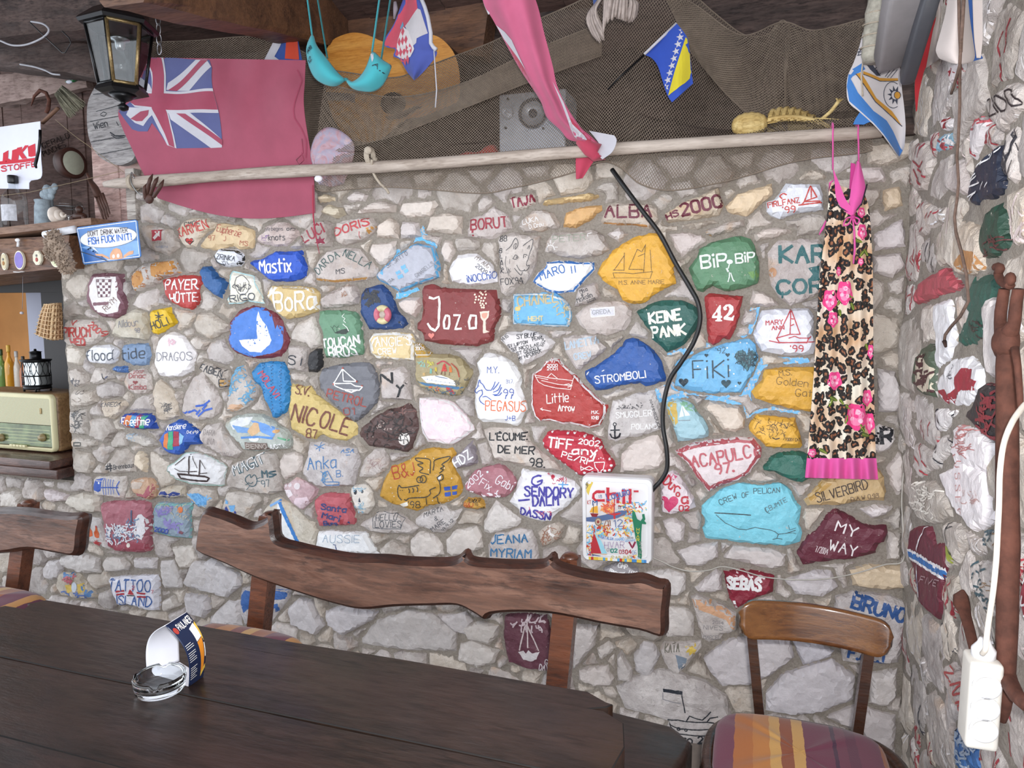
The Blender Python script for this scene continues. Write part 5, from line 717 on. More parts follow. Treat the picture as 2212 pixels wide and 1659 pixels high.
SR('Y','EDECEF',[(1090,760),(1150,640),(1250,520),(1380,490),(1480,600),(1490,680),(1480,800),(1380,950),(1180,930),(1110,840)],'white stone with a broad red tick-shaped blot',[('f','A02838',[(1330,610),(1400,620),(1400,700),(1440,720),(1420,800),(1320,800),(1240,920),(1190,920),(1105,800),(1180,790),(1200,850),(1280,780),(1270,690)]),('q','4A4A5A',8,[(1140,680),(1250,610),(1250,680),(1150,720)],16,40)])
SR('Y','4C5A48',[(935,760),(950,560),(1000,450),(1060,390),(1120,440),(1110,600),(1110,870),(1020,850)],'green and cream stone with brown blots at the wall corner',[('f','CFC4B0',[(960,740),(970,590),(1020,480),(1060,560),(1100,640),(1090,800),(1020,820)]),('q','4A2628',24,[(950,500),(1030,500),(1110,640),(1060,840),(970,700)],34,70)])
SR('Y','2C292B',[(1340,1010),(1420,900),(1500,770),(1500,720),(1720,740),(1720,1220),(1580,1210),(1440,1100),(1380,1080)],'black and red stone beside the rusty tongs',[('q','8E2A34',26,[(1440,900),(1700,760),(1700,1160),(1560,1160)],60,90),('l','8E2A34',40,[(1450,1110),(1590,1215),(1715,1220)]),('l','8E2A34',34,[(1510,735),(1710,755)])])
SR('Y','E6E2E2',[(1090,930),(1170,940),(1280,960),(1160,1160),(1100,1150)],'white stone with vertical black strokes',[('l','26262E',20,[(1115,960),(1100,1010),(1110,1130)]),('l','26262E',18,[(1125,1010),(1150,1080),(1150,1120)]),('l','26262E',16,[(1235,980),(1215,1060)])])
SR('Y','EFEAEC',[(1290,1080),(1430,1100),(1600,1250),(1540,1520),(1300,1450),(1260,1330)],'large white stone with faint red scratches',[('q','C07A78',8,[(1300,1080),(1400,1150),(1400,1400),(1300,1350)],40,70)])
SR('Y','DCD6D2',[(1100,1310),(1220,1190),(1290,1290),(1150,1440)],'bare stone with black zigzag strokes',[('l','22242E',14,q)for q in([(1110,1300),(1150,1270),(1130,1330)],[(1120,1380),(1140,1450)],[(1145,1450),(1230,1300),(1220,1200)],[(1190,1200),(1280,1300)])])
SR('V','F0EAEC',[(1300,90),(1470,10),(1750,100),(1770,440),(1950,480),(1700,660),(1600,660),(1530,520),(1390,300)],'big white stone with a column of faded red letters',[('t','C06A64',9,'U S S E G',1475,-20,1500,500,40),('q','C89A94',8,[(1560,300),(1700,320),(1680,400),(1560,380)],20,60)])
SR('V','C2BEB6',[(1700,640),(1930,590),(1930,860),(1800,900),(1720,830)],'shell-like stone edged in dark teal',[('q','4A5E66',18,[(1700,640),(1900,600),(1800,680),(1730,820)],40,50),('l','8A6A4A',16,[(1800,680),(1920,660)]),('l','8A6A4A',12,[(1790,850),(1860,700)]),('l','8A6A4A',12,[(1840,850),(1890,700)]),('q','3E3E3A',20,[(1760,880),(1930,840),(1900,920),(1800,920)],26,50)])
SR('V','DCD4CE',[(1610,930),(1930,900),(1880,1500),(1740,1480),(1620,1180)],'white stone with a speckled dark teal left edge',[('q','3A5660',20,[(1620,900),(1680,1000),(1720,1260),(1860,1420),(1760,1480),(1640,1200)],90,60),('q','9A7A58',9,[(1720,1150),(1880,1180),(1850,1380)],40,60)])
SR('V','6A2A38',[(1040,620),(1100,590),(1210,590),(1250,740),(1350,760),(1360,1030),(1330,1160),(1310,1480),(1270,1520),(1130,1380),(1110,1200),(1040,960)],'dark red stone at the corner painted with a blue and white cross',[('l','EDEAEC',100,[(1035,880),(1110,920),(1350,1090)]),('l','3070B4',52,[(1035,880),(1110,920),(1350,1090)]),('l','EDEAEC',22,[(1170,605),(1105,840)]),('l','EDEAEC',26,[(1112,1000),(1118,1290)]),('l','3070B4',13,[(1112,1080),(1118,1240)]),('t','B89AA0',12,'FIVE',1130,1150,1280,1190,60)])
SR('V','98303E',[(2110,920),(2330,860),(2330,1560),(2110,1540)],'red stone right of the tongs with white letters',[('l',WH,22,q)for q in([(2130,1160),(2180,980)],[(2150,1080),(2200,1080)],[(2140,1290),(2120,1380),(2170,1370),(2160,1260)],[(2130,1480),(2150,1530)])])
SR('R','98303E',[(2150,60),(2280,20),(2280,700),(2180,560)],'red stone with a column of white capitals at the right edge',[('l',WH,9,q)for q in([(2160,240),(2165,350)],[(2165,420),(2165,520)],[(2185,440),(2185,530)],[(2165,360),(2180,380),(2165,400)],[(2190,560),(2195,640)])])
SR('R','4774B0',[(1680,1050),(1730,980),(1830,1080),(1835,1340),(1690,1340)],'blue-painted stone low on the side wall',[('q','A8B8CC',14,[(1690,1040),(1810,1080),(1800,1300),(1700,1300)],50,60)])
SR('R','D2C6C0',[(1620,660),(1690,610),(1790,830),(1820,960),(1760,1000),(1680,880)],'pale stone with looping red script',[('s','B04A48',14,[(1670,640),(1700,700),(1650,700),(1690,760)]),('s','B04A48',14,[(1690,780),(1740,760),(1700,840),(1750,830)]),('s','B04A48',16,[(1720,900),(1760,890),(1740,930),(1770,970)])])
SR('W','90B8CC',[(1170,300),(1200,120),(1330,100),(1340,230),(1240,300)],'small light blue and white stone high on the side wall',[('q',WH,22,[(1250,120),(1330,110),(1290,280),(1240,280)],24,60),('q','A83840',14,[(1200,200),(1330,200),(1310,290),(1220,290)],14,40)])
SR('W','E8E2E2',[(1235,20),(1330,-30),(1345,90),(1260,95)],'white stone with a red stripe high in the corner',[('l','A02832',46,[(1245,0),(1290,-20),(1260,80)])])
SR('8','E4DADA',[(985,560),(1050,540),(1060,660),(1020,760),(1000,660)],'small white stone with two red wedges under the canvas bag',[('f','A02A34',[(990,570),(1015,600),(1005,660),(982,630)]),('f','A02A34',[(1045,560),(1058,600),(1050,655),(1020,620)])])
SR('W','8EBEDA',[(1950,950),(1980,740),(2060,640),(2080,640),(2080,1000),(1960,1000)],'light blue stone at the right edge above the tongs',[('l','2A3A4A',16,[(1960,860),(2010,720)]),('l','2A3A4A',16,[(1985,850),(2020,760)]),('l','C04838',20,[(2020,840),(2060,830)])])
SR('W','DCD6D8',[(1480,40),(1560,-40),(1640,0),(1560,250),(1500,380),(1480,300)],'whitened stone behind the twine with a red smear',[('l','A83A44',30,[(1485,260),(1490,320)]),('q','B85058',18,[(1500,-40),(1640,-60),(1620,40),(1520,60)],24,60)])
SR('8','C8BDB6',[(1345,800),(1500,700),(1600,720),(1590,950),(1420,1150),(1330,1000)],'bare stone high on the side wall with four black capitals',[('t','2E2426',20,'ZIDO',1365,1000,1570,890,140),('d','E8E4E4',9,[(1470,740),(1520,740),(1510,990),(1440,1120),(1380,1070),(1500,1010),(1420,1030),(1470,1110)])])
SR('Y','DDD6D4',[(1520,0),(1700,0),(1710,240),(1720,480),(1720,700),(1560,700),(1530,540)],None)
SR('W','D8C6B0',[(1330,1300),(1370,900),(1480,900),(1560,1000),(1590,1360),(1470,1400),(1340,1390)],None,[('f','BE8A58',[(1340,1280),(1430,1160),(1520,1180),(1560,1330),(1400,1390)])])
SR('W','D6CAC6',[(1250,560),(1290,430),(1380,330),(1430,350),(1450,690),(1300,660)],None,[('q','A83A44',20,[(1280,440),(1430,200),(1440,300),(1340,340)],40,60)])
SR('W','D0C4BC',[(975,500),(1000,200),(1100,180),(1150,380),(1080,640),(1000,650)],None,[('l','9A303C',18,q)for q in([(1020,220),(1010,330)],[(1055,180),(1040,330)],[(1085,200),(1050,280)],[(1000,360),(1060,420),(1080,370)],[(1005,440),(1050,570)],[(1050,440),(1090,510)],[(1030,540),(1060,580)])])
SR('W','CBC0B8',[(985,840),(1060,700),(1200,790),(1250,760),(1240,900),(1050,1060)],None,[('l','9A303C',14,q)for q in([(985,810),(1000,770)],[(1020,800),(1040,750)],[(1050,790),(1060,740)],[(1090,880),(1110,830)],[(1120,870),(1140,820)],[(1160,840),(1190,810)],[(1020,950),(1030,900)],[(1050,1000),(1070,960)])]+[('q','E8E8EC',14,[(1150,900),(1250,770),(1240,1060),(1160,1080)],26,60)])
SR('Y','CFC6C0',[(945,1350),(960,1230),(1060,1290),(1120,1350),(1110,1480),(980,1560),(940,1480)],None,[('l','A83038',16,q)for q in([(970,1240),(985,1290)],[(985,1300),(1000,1380)],[(955,1360),(980,1440)],[(1010,1400),(1040,1450)],[(990,1480),(1015,1520)])])
SR('V','C0B6AA',[(1050,180),(1250,150),(1350,300),(1400,520),(1250,600),(1120,560),(1040,420)],None,[('q','E8E2D8',16,[(1070,200),(1280,220),(1260,480),(1120,500)],40,70)])
SR('V','C4BAB0',[(1350,560),(1480,560),(1580,700),(1480,980),(1370,1040)],None,[('l','26282C',16,[(1390,560),(1375,680),(1395,780)]),('l','26282C',9,[(1375,640),(1430,610)]),('f','A8B43C',[(1370,810),(1400,800),(1440,880),(1430,1000),(1400,1000),(1385,900)]),('f','3A4230',[(1400,810),(1450,900),(1440,960),(1425,880)])])
OPEN_PX=[(-320,1030),(158,1030),(150,900),(140,575),(-320,600)]
def loc_poly(fr,crop,poly,c=0.03):return[fr.local(*px_of(crop,p),c)for p in poly]
def simplify(q,tol):
 q=list(q)
 while len(q)>5:
  best,bi=1e9,-1
  for i in range(len(q)):
   a,b,c=q[i-1],q[i],q[(i+1)%len(q)]
   L=math.hypot(c[0]-a[0],c[1]-a[1])or 1e-9
   d=abs((c[0]-a[0])*(a[1]-b[1])-(a[0]-b[0])*(c[1]-a[1]))/L
   if d<best:best,bi=d,i
  if best>tol:break
  q.pop(bi)
 return q
def autofill(fr,region,taken,sz,rnd,gap=0.005,aniso=1.35,avoid=None):
 """outlines for the plain stones that fill the space between the painted ones"""
 R_=np.array(region);lo,hi=R_.min(0),R_.max(0);st=0.006
 xs=np.arange(lo[0],hi[0],st);ys=np.arange(lo[1],hi[1],st);X,Y=np.meshgrid(xs,ys);P=np.c_[X.ravel(),Y.ravel()]
 dt=poly_dist(P,region)
 for q in taken:
  Q=np.array(q);a,b=Q.min(0)-.12,Q.max(0)+.12
  m=(P[:,0]>a[0])&(P[:,0]<b[0])&(P[:,1]>a[1])&(P[:,1]<b[1]);ix=np.where(m)[0]
  if len(ix):dt[ix]=np.minimum(dt[ix],-poly_dist(P[ix],q))
 free=dt>gap
 order=list(np.where(dt>0.014)[0]);rnd.shuffle(order);seeds=[];rad=[]
 for r0 in(1.0,0.8,0.55,0.38):
  for i in order:
   p=P[i];r=sz*r0*(0.8+0.4*rnd.random())
   if dt[i]<r*0.42:continue
   if seeds:
    S=np.array(seeds);d=np.hypot((S[:,0]-p[0])/aniso,S[:,1]-p[1])
    if(d<(np.array(rad)+r)*0.5).any():continue
   seeds.append(p);rad.append(r)
 S=np.array(seeds);rd=np.array(rad);n=len(S)
 lab=np.full(len(P),-1);
 best=np.full(len(P),1e9);sec=np.full(len(P),1e9)
 for k in range(n):
  d=np.hypot((P[:,0]-S[k,0])/aniso,P[:,1]-S[k,1])-rd[k]*0.42
  b=d<best;sec=np.where(b,best,np.minimum(sec,d));lab=np.where(b,k,lab);best=np.where(b,d,best)
 ok=free&((sec-best)>gap*1.1)&(best<sz*0.9)
 H,W=X.shape;G=np.where(ok,lab,-1).reshape(H,W);out=[]
 for k in range(n):
  cx,cy=S[k];m=22;ph=rnd.random();q=[]
  for j in range(m):
   a=2*math.pi*(j+ph)/m;r=0.0
   while True:
    r+=st*0.7;x,y=cx+math.cos(a)*r,cy+math.sin(a)*r
    i,jn=int(round((x-lo[0])/st)),int(round((y-lo[1])/st))
    if not(0<=i<W and 0<=jn<H)or G[jn,i]!=k:break
   q.append((cx+math.cos(a)*(r-st*.3),cy+math.sin(a)*(r-st*.3)))
  q=simplify(q,0.0075)
  if len(q)>3 and abs(area(q))>0.0005:out.append(q)
 return out
def mortar_slab(mb,fr,region,rnd,holes=(),g=0.021):
 R_=np.array(region);lo,hi=R_.min(0),R_.max(0)
 xs=np.arange(lo[0],hi[0]+g,g);ys=np.arange(lo[1],hi[1]+g,g);V=[];ids={};F=[]
 X,Y=np.meshgrid(xs,ys);P=np.c_[X.ravel(),Y.ravel()];d=poly_dist(P,region)
 for h in holes:d=np.minimum(d,-poly_dist(P,h))
 D=d.reshape(X.shape)
 def vid(i,j):
  if(i,j)not in ids:
   x,y=xs[i],ys[j];ids[(i,j)]=len(V)
   V.append((x,y,0.003+0.010*noise.noise(Vector((x*13,y*13,2)))+0.006*noise.noise(Vector((x*45,y*45,5)))))
  return ids[(i,j)]
 for j in range(len(ys)-1):
  for i in range(len(xs)-1):
   if D[j,i]>-g and D[j+1,i+1]>-g and D[j,i+1]>-g and D[j+1,i]>-g:
    a,b,c,e=vid(i,j),vid(i+1,j),vid(i+1,j+1),vid(i,j+1);F+=[(a,b,c),(a,c,e)]
 FF=F if fr.k=='back' else[f[::-1]for f in F]
 mb.add([fr.world(*v)for v in V],FF,MORTAR,True)
 return Surf([Vector(v)for v in V],F)
BARE=[lin(h)for h in('C9BFB8','D2C8C2','C4BAB0','D4CAC0','CDC4C0','C2B9B4','D6CABA','CFC3B4')]
def hold_marks(fr,crop,q,items):
 """ease the outline out where lettering would run over the edge"""
 q=list(q)
 if area(q)<0:q=q[::-1]
 pts=[]
 for it in items:
  if it[0]=='t':
   for st in text_strokes(*it[3:]):pts+=[fr.local(*px_of(crop,p),0.03)for p in st]
  elif it[0]=='l':pts+=[fr.local(*px_of(crop,p),0.03)for p in it[3]]
 for _ in range(14):
  if not pts:break
  d=poly_dist(pts,q);k=int(np.argmin(d))
  if d[k]>0.003 or d[k]<-0.05:break
  p=pts[k];best=(1e9,0)
  for i in range(len(q)):
   a,b=q[i],q[(i+1)%len(q)];ex,ey=b[0]-a[0],b[1]-a[1];L2=ex*ex+ey*ey or 1e-9
   t=min(1,max(0,((p[0]-a[0])*ex+(p[1]-a[1])*ey)/L2));dd=math.hypot(p[0]-a[0]-ex*t,p[1]-a[1]-ey*t)
   if dd<best[0]:best=(dd,i,ex,ey,t)
  _,i,ex,ey,t=best;L=math.hypot(ex,ey)or 1e-9;n=(p[0]+ey/L*.010,p[1]-ex/L*.010)
  if t<.12:q[i]=n
  elif t>.88:q[(i+1)%len(q)]=n
  else:q.insert(i+1,n)
 return q
def build_wall(fr,specs,region,holes,name,label,seed,sz,kids):
 rnd=random.Random(seed);wall=MB();surfs=[];parts=[]
 mort=mortar_slab(wall,fr,region,rnd,holes);taken=[h for h in holes]
 polys=[]
 for sp in specs:
  q=loc_poly(fr,sp[0],sp[2])
  if sp[3]:q=hold_marks(fr,sp[0],q,sp[4])
  polys.append(q);taken.append(q)
 big=sorted(range(len(specs)),key=lambda i:-abs(area(polys[i])))
 jobs=[]
 for i,(crop,base,poly,lab,items,nm,kw)in enumerate(specs):
  q=polys[i];r=random.Random(seed*1000+i)
  tgt=MB()if lab else wall
  isbare=base is None or all(abs(a-b)<.16 for a,b in zip(lin(base),lin('CFC5BE')))and min(lin(base))>0.36 and items and not any(k[0]=='L' and k[2]>=20 for k in items)
  tint=lin(base)if(base and isbare)else r.choice(BARE)
  sf=make_stone(tgt,fr,q,(r.uniform(0.022,0.042)if fr.k=='back' else r.uniform(0.014,0.024)),r,tint,None if(isbare or base is None)else paint(base,0.2),kw.get('flat',0.72 if(items or base)else 0.45))
  if sf is None:continue
  surfs.append(sf)
  draw_items(tgt,fr,[sf],crop,items,r)
  if lab:parts.append((abs(area(q)),tgt,lab,'lettered_stone' if isbare else 'painted_stone'))
 for q in autofill(fr,region,taken,sz,rnd):
  t=rnd.choice(BARE);k=rnd.uniform(0.86,1.08);t=tuple(x*k for x in t)
  sf=make_stone(wall,fr,q,(rnd.uniform(0.012,0.036)if fr.k=='back' else rnd.uniform(0.006,0.02)),rnd,t,None,0.35)
  if sf and fr.k=='right' and rnd.random()<.75:
   A=np.array(q);lo,hi=A.min(0),A.max(0);cl=rnd.choice(('EDE8E8','EDE8E8','E2D2D0','A23640','A23640','3A3A42'))
   for _ in range(rnd.randint(5,16)):
    x,y=rnd.uniform(lo[0],hi[0]),rnd.uniform(lo[1],hi[1])
    lay_stroke(wall,fr,[sf],[(x,y),(x+rnd.uniform(-.02,.02),y-rnd.uniform(.01,.03)),(x+rnd.uniform(-.03,.03),y-rnd.uniform(.03,.06))],rnd.uniform(.003,.008),paint(cl,.6),rnd)
 return wall,mort,surfs,parts
wl=fr_reg=None
REG_B=[BACK.local(*p,0.0)for p in((300,402),(700,372),(1330,305),(1990,262))]
zt=max(p[1]for p in REG_B)
xl=-4.35
z_sill=PY(60,1030,0).z;z_lint=PY(60,590,0).z;x_open=PY(150,800,0).x
x_post=PY(300,440,0).x
WALL_TOP=PY(1100,330,0).z-.04
REG_B=[(xl,0.0),(0.075,0.0),(0.0,1.36),(0.0,WALL_TOP),(x_post,WALL_TOP),(x_post,PY(300,492,0).z),(PY(125,520,0).x,PY(125,520,0).z),(x_open,z_lint),(x_open,z_sill),(xl,z_sill)]
bw,bmort,bsurf,bparts=build_wall(BACK,S_,REG_B,[],'wall_back','',11,0.125,None)
# light blue paint that strayed onto the joints round the sky blue stone and the lilac stone
rb=random.Random(5)
for crop,col,poly in(('C','5FB2E2',[(1040,210),(1080,150),(1110,250),(1180,300),(1260,290),(1240,430),(1150,370),(1060,330),(960,360),(980,310)]),('C','5FB2E2',[(600,610),(700,470),(760,440),(900,360),(880,400),(760,500),(620,630)]),('C','5FB2E2',[(750,1030),(760,960),(1020,890),(1040,930),(840,1010)]),('J','6CB4E4',[(330,720),(300,600),(420,560),(600,520),(560,610),(400,730)]),('J','6CB4E4',[(600,520),(640,480),(720,490),(760,530),(620,560)]),('J','6CB4E4',[(1180,120),(1280,110),(1230,280),(1180,400),(1100,440),(1060,420),(1150,350)]),('J','6CB4E4',[(180,970),(360,900),(380,970),(520,1020),(800,1050),(1080,1040),(1200,850),(1290,640),(1440,640),(1300,780),(1180,1010),(1200,1200),(1400,1160),(1700,1210),(1720,1250),(1400,1200),(1230,1230),(1130,1290),(1100,1150),(740,1090),(500,1060),(280,1110),(200,1130)]),('J','6CB4E4',[(1440,640),(1780,650),(1800,700),(1560,720),(1450,690)])):
 lay_fill(bw,BACK,[bmort],[BACK.local(*px_of(crop,p),0.0)for p in poly],paint(col,0.9),rb,0.0012,0.004)
    # the ends of the wall: jamb of the hatch and the solid behind it
bw.box(((x_post+.02)/2,0.21,WALL_TOP/2),(.02-x_post,0.40,WALL_TOP),MORTAR)
bw.box(((x_open+x_post)/2,0.21,z_lint/2+.08),(x_post-x_open,0.40,z_lint+.16),MORTAR)
bw.box(((xl+x_open)/2,0.21,z_sill/2),(x_open-xl,0.40,z_sill),MORTAR)
wall_back=bw.build('wall_back',tint=True,loc=(0,0,0));tag(wall_back,'rubble stone wall covered in painted and lettered stones','wall',kind='structure')
bparts.sort(key=lambda p:-p[0])
for A_,mb_,lab,nm in bparts:
 o=mb_.build(nm,wall_back,tint=True);o['label']=lab
print('back wall parts',len(bparts),sum(1 for p in bparts if p[3]=='painted_stone'))
REG_R=[(-1.75,0.0),(0.0,0.0),(0.0,2.85),(-1.75,2.85)]
rw,rmort,rsurf,rparts=build_wall(RIGHT,S2_,REG_R,[],'wall_right','',23,0.2,None)
rw.box((0.29,-0.86,1.43),(0.40,1.78,2.85),MORTAR)
wall_right=rw.build('wall_right',tint=True,loc=(0,0,0));tag(wall_right,'rough stone side wall with smeared paint and lettering','wall',kind='structure')
for A_,mb_,lab,nm in rparts:
 o=mb_.build(nm,wall_right,tint=True);o['label']=lab
# ------ room shell
OLD=wood('old_roof_timber','191312','3B2D29','5A4842',(1.5,1.5,1.5),rough=0.75)
OLDZ=wood('old_boards_upright','2A1D1A','57403A','745C54',(1.2,1.2,1.2),(0,R(90),0),rough=0.8)
BEAM=wood('beam_timber','33211A','5F412F','80593E',(1.2,1.2,1.2),rough=0.6)
GREYW=wood('weathered_grey_wood','6A625C','A59C94','CFC8C0',(1.2,1.2,1.2),rough=0.85,ring=9)
PINKW=wood('weathered_pink_wood','5C4440','A88880','CDB4AC',(1.2,1.2,1.2),(0,R(90),0),rough=0.85)
DARKV=wood('varnished_dark_wood','140E0B','2C201A','42302A',(0.9,0.9,0.9),rough=0.36,gloss_var=0.08,coat=0.14,ring=5,bump=0.35)
BENCHW=wood('varnished_live_edge','2A1B16','5C3F33','8C6A5A',(1.1,1.1,1.1),rough=0.38,gloss_var=0.1,coat=0.2,ring=5,bump=0.3)
BARK=wood('dark_edge','1A0E0A','38211A','54352A',(1,1,1),rough=0.4,coat=0.2)
POSTW=wood('post_wood','2A1710','5A3424','7C4C36',(1,1,1),(0,R(90),0),rough=0.38,coat=0.2)
BLACKM=plain('black_metal','1B1B1D',0.35,0.05,30,0.1,Metallic=0.6)
RUST=plain('rusted_iron','59362B',0.85,0.22,45,0.6,Metallic=0.25)
GOLD=plain('brushed_gold','8E7A55',0.4,0.2,120,0.3,Metallic=0.7)
STEEL=plain('dull_steel','A8A8AC',0.3,0.06,60,0.1,Metallic=0.85)
WHITEP=plain('white_plastic','E8E8EA',0.35,0.02,20,0.03)
SLABG=plain('stone_paving','8A8078',0.9,0.15,9,0.4)
fl=MB();nx,ny=14,14
rf=random.Random(3)
for i in range(nx):
 for j in range(ny):
  fl.box((-6.1+0.55*i,-6.2+0.55*j,-0.05+rf.uniform(-.003,.003)),(0.54,0.54,0.1),SLABG)
fl.box((-2.5,-2.6,-0.11),(7.8,7.8,0.1),MORTAR)
floor=fl.build('floor',loc=(0,0,0));tag(floor,'stone paved floor','floor',kind='structure')
# loft behind the wall head: boarded back, ledge, sloping roof
def sl(y):return 2.74+(0.5-y)*0.16
lb=MB();r5=random.Random(8)
z=2.02
while z<2.95:
 h=r5 .uniform(0.10,0.19);lb.box((-2.2,0.47+r5 .uniform(-.012,.012),z+h/2),(4.9,0.03,h+0.006),OLD);z+=h
lb.box((x_post/2+.0,0.20,WALL_TOP+.017),(-x_post,0.46,0.03),OLD)
wt=lb.build('wall_top',loc=(0,0,0));tag(wt,'dark horizontal boards closing the loft above the stone wall','boards',kind='structure')
cl=MB();x=-5.2
while x<0.4:
 wd_=r5 .uniform(0.13,0.22);y0,y1=0.5,-4.3
 M=Matrix.Rotation(-math.atan(0.16),3,'X')
 cl.box((x+wd_/2,(y0+y1)/2,sl((y0+y1)/2)+0.05+r5 .uniform(-.006,.006)),(wd_-0.005,4.9,0.025),OLDZ,M);x+=wd_
ceiling=cl.build('ceiling',loc=(0,0,0));tag(ceiling,'boarded underside of the terrace roof','ceiling',kind='structure')
def beam(name,a,b,w_,h_,mat,wob=0.006,seed=0,n=14):
 mb=MB();a=Vector(a);b=Vector(b);d=(b-a).normalized();sx=d.cross(Vector((0,0,1))).normalized();up=sx.cross(d).normalized();V=[];F=[]
 sec=[(-.5,-.42),(-.42,-.5),(.42,-.5),(.5,-.42),(.5,.42),(.42,.5),(-.42,.5),(-.5,.42)]
 for i in range(n+1):
  p=a.lerp(b,i/n)
  for k,(u,v)in enumerate(sec):
   e=noise.noise(Vector((i*.5,k*2.1,seed)))*wob*2
   V.append(p+sx*(u*w_+e)+up*(v*h_+e))
 for i in range(n):
  for k in range(8):F.append((i*8+k,i*8+(k+1)%8,i*8+8+(k+1)%8,i*8+8+k))
 F.append(tuple(range(7,-1,-1)));F.append(tuple(n*8+k for k in range(8)));mb.add(V,F,mat,False)
 return mb
def trim(mb,i,lab):
 o=mb.build('trim_%d'%i,loc=(0,0,0));return tag(o,lab,'beam',kind='structure')
trim(beam('b',PY(740,62,0.42),PY(250,-75,-0.9),0.16,0.20,BEAM,seed=1),1,'thick brown rafter running out over the flag')
trim(beam('b',PY(-60,108,-0.15),PY(300,150,-0.05),0.14,0.13,OLD,seed=2),2,'reddish brown roof beam behind the lantern')
trim(beam('b',PY(-60,62,-0.45),PY(300,18,-0.30),0.12,0.14,OLD,seed=3),3,'upper roof beam in the left corner')
trim(beam('b',PY(-40,205,0.02),PY(190,160,0.12),0.05,0.13,wood('dusty_board','5A4844','8A7670','A8948C',rough=.85),seed=4),4,'dusty pale board above the hanging banner')
trim(beam('b',PY(620,40,0.38),PY(1060,62,0.38),0.10,0.24,BEAM,seed=5),5,'wall plate timber behind the guitar')
trim(beam('b',PY(300,78,0.30),PY(640,30,0.30),0.07,0.07,OLD,seed=6),6,'thin purlin above the red flag')
trim(beam('b',(-0.02,-2.0,sl(-2.0)-.03),(-0.02,0.45,sl(.45)-.03),0.10,0.12,OLD,seed=7),7,'roof timber along the top of the side wall')
# reddish boarding on the left above the shelf
lw=MB();x=-4.75
while x<-3.30:
 wd_=r5 .uniform(0.10,0.17);lw.box((x+wd_/2,0.16+r5 .uniform(-.006,.006),2.35),(wd_-0.004,0.03,0.86),OLDZ);x+=wd_
wlft=lw.build('wall_left_boards',loc=(0,0,0));wlft.name='wall_left';tag(wlft,'dark reddish boarding above the bar shelf','boards',kind='structure')
# hatch: lintel, shelf board, jamb, sill, and the bar behind it
ln=MB();LNT=wood('lintel_wood','2E1C13','69452F','8C6546',rough=0.55)
ln.slab([PY(*p,-0.10)for p in((-260,622),(142,578),(150,508),(-260,530))],[PY(*p,0.30)+Vector((0,0,0))for p in((-260,622),(142,578),(150,508),(-260,530))],LNT)
q=[Vector((PY(px,py,-0.10).x,-0.10,PY(px,py,-0.10).z))for px,py in((-260,622),(142,578),(150,508),(-260,530))]
ln=MB();ln.slab(q,[p+Vector((0,0.40,0))for p in q],LNT)
tag(ln.build('trim_8',loc=(0,0,0)),'wooden lintel over the bar hatch','beam',kind='structure')
jb=MB();DKJ=plain('dark_jamb','17100E',0.6,0.1)
jb.box((x_open-0.018,0.2,(z_sill+z_lint)/2),(0.036,0.36,z_lint-z_sill),DKJ)
jx=PY(101,750,.36).x;jb.box(((x_open+jx)/2,0.37,(z_sill+z_lint)/2),(x_open-jx,0.05,z_lint-z_sill),DKJ)
jb.box(((x_open-4.9)/2,0.36,z_lint+.0),(4.9+x_open+.02,0.06,0.16),DKJ)
tag(jb.build('window_1',loc=(0,0,0)),'dark wooden frame of the bar hatch','window frame',kind='structure')
br=MB();ORW=plain('warm_wall','B98550',0.85,0.06,5,0.1)
br.box((-5.0,1.75,1.4),(3.4,0.05,2.2),ORW);br.box((-3.42,1.1,1.4),(0.05,1.3,2.2),ORW);br.box((-6.6,1.1,1.4),(0.05,1.3,2.2),ORW);br.box((-5.0,1.1,2.2),(3.4,1.3,0.05),plain('bar_ceiling','3A2A20',.8))
tag(br.build('wall_bar',loc=(0,0,0)),'orange lit wall inside the bar','wall',kind='structure')
si=MB();SILLW=wood('hatch_sill','1E1210','4A3029','6E4C40',rough=0.35,coat=.3)
za,zb,zc=PY(60,992,-.10).z,PY(60,1012,-.12).z,PY(60,1030,-.10).z
si.box((-4.25,0.15,(za+zb)/2),(2*(PY(112,1000,-.1).x+4.25),0.52,za-zb),SILLW,bevel=0.006)
si.box((-4.25,0.15,(zb+zc)/2-.004),(2*(PY(128,1020,-.08).x+4.25),0.48,zb-zc),SILLW,bevel=0.006)
tag(si.build('trim_9',loc=(0,0,0)),'double wooden sill under the radio','sill',kind='structure');SILL_Z=za
# weathered upright left of the stones
pw=MB();pw.box((PY(226,430,0).x,0.06,(1.945+2.40)/2),(0.15,0.10,0.46),PINKW,bevel=0.006);pw.box((PY(282,430,0).x,0.065,(1.945+2.38)/2),(0.15,0.10,0.45),PINKW,bevel=0.006)
pw.box((-3.07,-0.01,2.06),(0.05,0.04,0.22),GREYW,bevel=0.004)
tag(pw.build('trim_10',loc=(0,0,0)),'weathered pinkish post at the left end of the pole','post',kind='structure')
